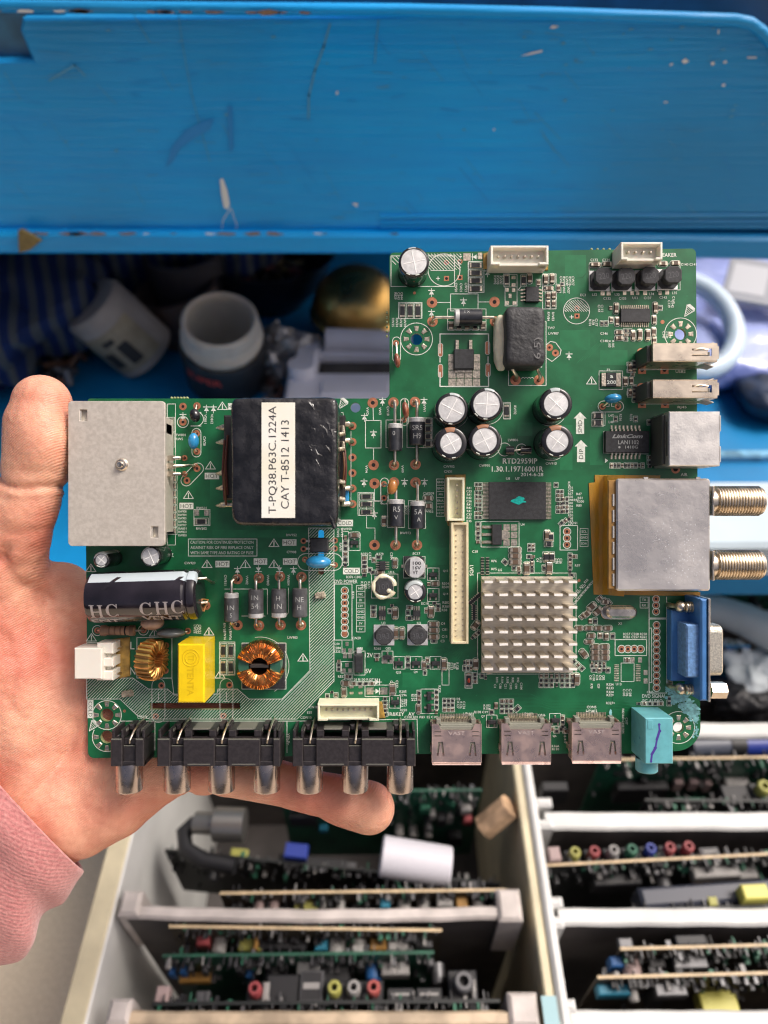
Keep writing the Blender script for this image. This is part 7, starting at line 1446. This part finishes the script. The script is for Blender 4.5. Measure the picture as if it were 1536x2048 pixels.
def rboard(px0, py0, px1, py1, label, mats, depth=.085, zt=ZR-.004, back=False, cat='circuit board', name='old_circuit_board', th=.0016, group='old boards standing in the rack'):
    a, b = rz(px0, py0, zt), rz(px1, py1, zt); e = empty(name, ((a.x+b.x)/2, (a.y+b.y)/2, zt-depth)); tag(e, label, cat, group)
    an = math.atan2(b.y-a.y, b.x-a.x); e.rotation_euler = (0, 0, an); L_ = (b-a).length; t = W()
    t.box(-L_/2, -th/2, 0, L_/2, th/2, depth, 0, 0); t.box(-L_/2, -th/2-.00005, depth, L_/2, th/2+.00005, depth+.0005, 0, 1); t.build('panel', mats, e); e['L'] = L_; e['D'] = depth; bits = W(); q_ = random.Random(int(px0*7+py0))
    for i in range(int(L_*1500)):
        s_ = q_.choice((-1, -1, 1)); x = q_.uniform(-L_/2+.003, L_/2-.003); z = depth - abs(q_.gauss(0, .018)); a_, b_, c_ = q_.uniform(.0006, .0028), q_.uniform(.001, .005), q_.uniform(.0008, .004)
        if q_.random() < .3: a_, c_, z = .0006, .0012, depth + .0008
        bits.box(x-a_/2, min(s_*.0008, s_*(.0008+b_)), z-c_, x+a_/2, max(s_*.0008, s_*(.0008+b_)), z, 0, q_.choice((0, 0, 0, 0, 0, 1, 1, 2, 3)))
    o_ = bits.build('tiny_component', [cK, cS, cW, cG], e); o_['kind'] = 'stuff'; return e
def put(e, px0, px, kind, mat, size, z=None, side=-1, name=None):   # px: along the top edge
    L_, Dp = e['L'], e['D']; zt = e.location.z + Dp; py_w = e.location.y
    # local x of the picture column at the board's own line
    r_ = ray(px, 0); best = None
    yy = e.location.y; t_ = (zt-CAM.z); 
    x = (px-768)/FP * ((yy*FW.y) + (zt-CAM.z)*FW.z) - e.location.x; x /= math.cos(e.rotation_euler[2])
    z = Dp - ((z if z is not None else .012)*1.15 + (.004 if kind in ('cap', 'box') else 0)); t = W(); size = (size[0]*.6, size[1]*.7, size[2]*.7) if kind == 'box' else (size[0]*.62, size[1]*.8) if kind == 'cap' else (size[0]*.72,) if kind == 'jack' else (size[0]*.55, size[1]*.6); s = side
    if kind == 'cap': t.lathe([(size[0], 0), (size[0], size[1]-.001), (size[0]-.001, size[1])], 20, 0, T(x, s*.0009, z) @ Rx(90 if s < 0 else -90)); nm = 'capacitor'
    elif kind == 'box': t.box(x-size[0]/2, min(s*.0009, s*(.0009+size[1])), z-size[2], x+size[0]/2, max(s*.0009, s*(.0009+size[1])), z, .0008); nm = 'component'
    elif kind == 'jack': t.box(x-size[0]*1.25, s*.001 if s > 0 else -.001-size[0]*2.4, z-.012, x+size[0]*1.25, .001+size[0]*2.4 if s > 0 else -.001, z, .0008, 1); cy = s*(.001+size[0]*1.2); t.lathe([(size[0]*.85, 0), (size[0]*.85, .008), (size[0]*.7, .009), (size[0]*.42, .009), (size[0]*.40, .003), (.0001, .003)], 24, 0, T(x, cy, z), cap=False, mf=lambda k, an: 1 if k > 3 else 0); nm = 'phono_jack'
    elif kind == 'usb': t.box(x-size[0]/2, s*.001 if s > 0 else -.001-size[1], z-.012, x+size[0]/2, .001+size[1] if s > 0 else -.001, z+.006, .0006, 0); t.box(x-size[0]/2+.001, (s*.001 if s > 0 else -.001-size[1])+.001, z+.0055, x+size[0]/2-.001, (.001+size[1] if s > 0 else -.001)-.001, z+.0061, 0, 1); t.box(x-size[0]/2+.002, (s*.001 if s > 0 else -.001-size[1])+size[1]*.4, z+.0061, x+size[0]/2-.002, (s*.001 if s > 0 else -.001-size[1])+size[1]*.6, z+.0064, 0, 2); nm = 'usb_jack'
    t.build(name or nm, [mat, cK, cS] if kind != 'usb' else [mat, cK, cW], e)
# left compartment
e = rboard(560, 1584, 964, 1580, 'green board with white and red plugs just right of the fingertip', [BG, BG], .10)
for px, k, m, s_, z in ((852, 'box', cG, (.012, .006, .01), .010), (868, 'box', cW, (.006, .008, .010), .016), (861, 'cap', cS, (.004, .012), .030), (887, 'box', cK, (.010, .01, .016), .020), (905, 'box', cW, (.007, .006, .014), .022), (935, 'box', cW, (.012, .008, .010), .010), (941, 'box', cR, (.010, .010, .009), .022), (800, 'cap', cW, (.005, .010), .040), (830, 'cap', cW, (.005, .01), .042), (862, 'cap', cW, (.0045, .01), .042), (700, 'box', cS, (.014, .008, .009), .030), (640, 'box', cC, (.01, .006, .008), .036), (920, 'box', cK, (.016, .01, .02), .045), (760, 'cap', cK, (.006, .012), .02), (600, 'box', cK, (.03, .006, .02), .02)): put(e, 0, px, k, m, s_, z)
e = rboard(330, 1700, 1000, 1768, 'dark board lying slanted with a blue relay on it', [BK, BK], .07, ZR-.05)
for px, k, m, s_, z, sd in ((590, 'box', cN, (.026, .014, .010), -.010, 1), (470, 'box', cY, (.02, .01, .006), .0, 1), (620, 'box', cK, (.08, .012, .01), .004, 1), (690, 'box', cS, (.022, .012, .003), .006, 1), (420, 'cap', cK, (.006, .014), .01, -1), (810, 'box', cK, (.05, .014, .012), .01, -1)): put(e, 0, px, k, m, s_, z, sd)
t = W(); a, b = rz(762, 1712, ZR-.012), rz(900, 1735, ZR-.016); t.tube([a, a.lerp(b, .02), a.lerp(b, .98), b], [.0115, .0125, .0125, .0118], 28); tag(t.build('white_canister', M('dotted_white', (.66, .64, .68), .45, vs=3000, col2=(.52, .51, .56))), 'thick white cylinder lying across the left rack slot', 'canister')
t = W(); a, b = rz(392, 1645, ZR-.02), rz(430, 1648, ZR-.018); t.tube([a, b], .007, 14); c2 = rz(490, 1650, ZR-.018); t.tube([b, c2], .011, 16); o = t.build('metal_plug', M('dull_metal', (.28, .27, .25), .35, .8)); tag(o, 'dull metal plug with a black cable below the little finger', 'plug')
t = W(); P = [rz(x, y, ZR-.03) for x, y in ((392, 1645), (368, 1665), (372, 1700), (410, 1722), (470, 1732))]; t.tube(P, .0055, 12); t.build('plug_cable', cK, o)
e = rboard(440, 1787, 1012, 1780, 'board with a thin tan edge behind the first left divider', [BT, BE], .09)
for px, k, m, s_, z in ((515, 'cap', cP, (.0048, .010), .008), (545, 'cap', cP, (.0048, .010), .008), (470, 'box', cS, (.01, .006, .010), .006), (610, 'box', cY, (.024, .008, .006), .006), (645, 'box', cW, (.006, .007, .012), .004), (680, 'cap', cW, (.0045, .009), .007), (770, 'box', cC, (.010, .008, .008), .003), (808, 'cap', cW, (.0065, .010), .008), (848, 'cap', cW, (.006, .010), .008), (890, 'box', cW, (.016, .008, .006), .002), (925, 'box', cO, (.012, .009, .008), .003), (960, 'cap', cW, (.0065, .01), .008), (730, 'box', cK, (.03, .008, .012), .01), (580, 'box', cK, (.02, .009, .014), .01)): put(e, 0, px, k, m, s_, z)
e = rboard(338, 1853, 884, 1861, 'shorter tan edged board behind the green one in the lower left slot', [BT, BE], .09)
for px, k, m, s_, z in ((402, 'box', cR, (.012, .008, .010), .005), (432, 'cap', cW, (.0068, .011), .012), (495, 'box', cY, (.022, .009, .010), .010), (509, 'box', cO, (.004, .01, .010), .006), (640, 'box', cC, (.012, .009, .009), .008), (672, 'cap', cW, (.008, .011), .012), (716, 'cap', cW, (.008, .011), .012), (757, 'box', cO, (.016, .009, .007), .006), (797, 'box', cW, (.020, .01, .014), .005), (850, 'box', cS, (.016, .006, .012), .008), (560, 'box', cK, (.05, .008, .016), .01)): put(e, 0, px, k, m, s_, z)
e = rboard(325, 1912, 868, 1905, 'green board with blue and white parts in the lower left slot', [BG, BG], .09)
for px, k, m, s_, z in ((336, 'box', cB, (.006, .006, .012), .010), (360, 'box', cB, (.006, .006, .012), .008), (377, 'box', cO, (.03, .008, .008), .018), (405, 'box', cS, (.005, .006, .014), .006), (475, 'box', cS, (.006, .006, .016), .006), (490, 'box', cB, (.006, .006, .008), .016), (615, 'box', M('part_grey', (.10, .10, .10), .5), (.022, .012, .022), .004), (667, 'box', cK, (.030, .014, .012), .012), (720, 'box', cS, (.005, .006, .018), .002), (746, 'cap', cB, (.0075, .010), .014), (777, 'box', cW, (.014, .010, .012), .006), (805, 'box', cW, (.013, .010, .012), .006), (862, 'box', cS, (.006, .006, .022), .002), (878, 'cap', cS, (.006, .014), .012), (540, 'cap', cK, (.008, .01), .016)): put(e, 0, px, k, m, s_, z)
e = rboard(305, 2008, 1000, 2002, 'black board with a row of coloured round jacks along its top edge', [BK, BK], .08)
for px, m in ((668, cY), (707, cW), (747, M('jack_maroon', (.35, .08, .07), .4))): put(e, 0, px, 'jack', m, (.0062,), .004, 1)
put(e, 0, 508, 'jack', cR, (.006,), .004, 1); put(e, 0, 930, 'jack', cS, (.009,), .004, 1)
for px, k, m, s_, z in ((528, 'box', cW, (.006, .014, .012), -.002), (319, 'box', cP, (.012, .012, .012), -.002), (398, 'box', cS, (.012, .01, .012), .002), (950, 'box', cW, (.004, .014, .014), -.004), (560, 'box', cK, (.03, .02, .012), .0)): put(e, 0, px, k, m, s_, z, 1)
for y_ in (0,): put(e, 0, 620, 'usb', cS, (.024, .026), .008, 1)
for px in (802, 860): put(e, 0, px, 'usb', cK, (.026, .011), .008, 1, 'hdmi_jack')
# right compartment
e = rboard(1200, 1520, 1700, 1512, 'green board with a pale edge under the audio jack', [BG, BE], .10, ZR+.004)
for px, k, m, s_, z in ((1375, 'box', cP, (.010, .006, .016), .018), (1407, 'box', cP, (.010, .006, .016), .018), (1438, 'box', cP, (.008, .006, .016), .02), (1494, 'box', cW, (.028, .012, .018), .018), (1300, 'box', cK, (.06, .01, .03), .02), (1120, 'box', cK, (.03, .01, .03), .02)): put(e, 0, px, k, m, s_, z)
e = rboard(1290, 1600, 1700, 1604, 'black board with a yellow round jack at the right edge', [BK, BK], .08, ZR-.004); put(e, 0, 1532, 'jack', cY, (.0075,), .002, 1)
put(e, 0, 1480, 'box', cK, (.03, .016, .02), -.002, 1); put(e, 0, 1380, 'box', cG, (.03, .003, .001), -.002, 1)
e = rboard(1072, 1732, 1700, 1700, 'dark board whose seven round jacks run yellow, red, white, green, blue, red, red', [BK, BE], .09, ZR-.002)
for px, m in ((1151, cY), (1190, cR), (1229, cW), (1266, cG), (1304, cN), (1343, cR), (1381, cR)): put(e, 0, px, 'jack', m, (.0056,), .004, 1)
put(e, 0, 1425, 'usb', cS, (.022, .009), .006, 1); put(e, 0, 1108, 'box', cP, (.012, .012, .014), -.008, 1); put(e, 0, 1080, 'cap', cS, (.004, .012), .0, 1)
for px, k, m, s_, z in ((1440, 'box', cW, (.050, .01, .012), .006), (1500, 'box', cW, (.03, .01, .010), .01), (1340, 'cap', cS, (.008, .012), .018), (1421, 'box', cO, (.018, .013, .006), .018), (1240, 'box', cK, (.05, .01, .02), .01)): put(e, 0, px, k, m, s_, z)
t = W(); a, b = rz(1282, 1795, ZR-.006), rz(1700, 1765, ZR-.006); an = math.atan2(b.y-a.y, b.x-a.x); t.box(0, -.006, -.02, (b-a).length, .006, 0, .002, 0, T(a) @ Rz(math.degrees(an))); o = t.build('dark_bar', M('dark_bar', (.045, .05, .07), .4)); tag(o, 'long dark grey plastic bar lying slanted in the right rack slot', 'plastic bar')
e = rboard(1250, 1822, 1700, 1806, 'board with bright yellow transformer behind the second right divider', [BK, BK], .07, ZR-.006); put(e, 0, 1508, 'box', cYB, (.026, .012, .014), -.012, 1); put(e, 0, 1430, 'box', cY, (.010, .008, .008), -.004, 1)
e = rboard(1240, 1898, 1700, 1886, 'board with a tan edge, blue part and grey socket in the lower right slot', [BT, BE], .09)
for px, k, m, s_, z in ((1236, 'box', cB, (.012, .008, .016), .004), (1272, 'cap', cP, (.009, .012), .014), (1322, 'box', cK, (.016, .008, .014), .008), (1386, 'box', cS, (.034, .010, .010), .006), (1330, 'box', cS, (.012, .006, .02), .02)): put(e, 0, px, k, m, s_, z)
put(e, 0, 1255, 'box', cS, (.014, .008, .006), -.002, 1); put(e, 0, 1385, 'box', cK, (.03, .008, .006), -.004, 1)
e = rboard(1195, 1955, 1700, 1942, 'tan edged board with a flat yellow transformer at the lower right', [BT, BE], .09)
for px, k, m, s_, z in ((1230, 'box', cC, (.030, .008, .012), .004), (1460, 'box', cYB, (.036, .018, .016), .020), (1345, 'box', cS, (.03, .01, .012), .004), (1325, 'box', cK, (.012, .01, .03), .010), (1272, 'cap', cW, (.005, .01), .01)): put(e, 0, px, k, m, s_, z)
# far right slots behind the sockets
e = rboard(1300, 1178, 1700, 1170, 'green board edge seen between the two aerial connectors', [BG, BG], .08, ZR+.02)
for px, m in ((1450, cW), (1475, cW), (1430, cW), (1520, cS)): put(e, 0, px, 'cap', m, (.005, .012), .010, -1)
e = rboard(1380, 1292, 1500, 1292, 'bright blue board behind the video socket', [M('board_blue', (.006, .14, .42), .4), M('board_blue_edge', (.1, .3, .5), .4)], .08, ZR)
for px, k, m, s_, z in ((1468, 'cap', cC, (.004, .006), .022), (1480, 'box', cB, (.02, .002, .01), .01), (1450, 'box', cK, (.02, .01, .02), .04)): put(e, 0, px, k, m, s_, z)
t = W(); P = [rz(x, y, ZR+.008) for x, y in ((1390, 1215), (1440, 1222), (1490, 1240), (1560, 1275), (1640, 1300))]; t.tube(P, [.012, .012, .013, .014, .014], 16); tag(t.build('white_hose', M('white_hose', (.62, .66, .66), .45, var=.06, vs=30)), 'thick white cable bundle curving behind the video socket', 'cable')
t = W(); c = rz(1500, 1335, ZR-.01); wsoft(t, (c.x, c.y, ZR-.012), .018, .022, .012, 2.4, .012, 40); tag(t.build('white_bundle', M('white_wire_bundle', (.55, .60, .62), .5)), 'knot of white wires to the right of the blue board', 'wire bundle')
rr = random.Random(31)
for i, (px, py, lab) in enumerate(((1450, 1245, 'uppermost black plastic scrap under the white cable'), (1475, 1400, 'black plastic scrap below the blue board'), (1525, 1395, 'rightmost black plastic scrap near the knot of white wires'))):
    t = W(); c = rz(px, py, ZR-.02); wsoft(t, (c.x, c.y, ZR-.022), .020, .016, .012, 3, .008, 40); o = tag(t.build('plastic_scrap', cK), lab, 'plastic scrap')
t = W(); t.tube([rz(1380, 1493, ZR-.012), rz(1455, 1490, ZR-.012)], .008, 14, 0); t.tube([rz(1455, 1490, ZR-.012), rz(1485, 1490, ZR-.012)], .0088, 14, 1); t.tube([rz(1485, 1490, ZR-.012), rz(1640, 1487, ZR-.012)], .008, 14, 2); tag(t.build('cable_sleeve', [M('grey_sleeve', (.08, .09, .12), .4), cK, cN]), 'dark cable with a navy blue sleeve behind the mounting tab', 'cable')
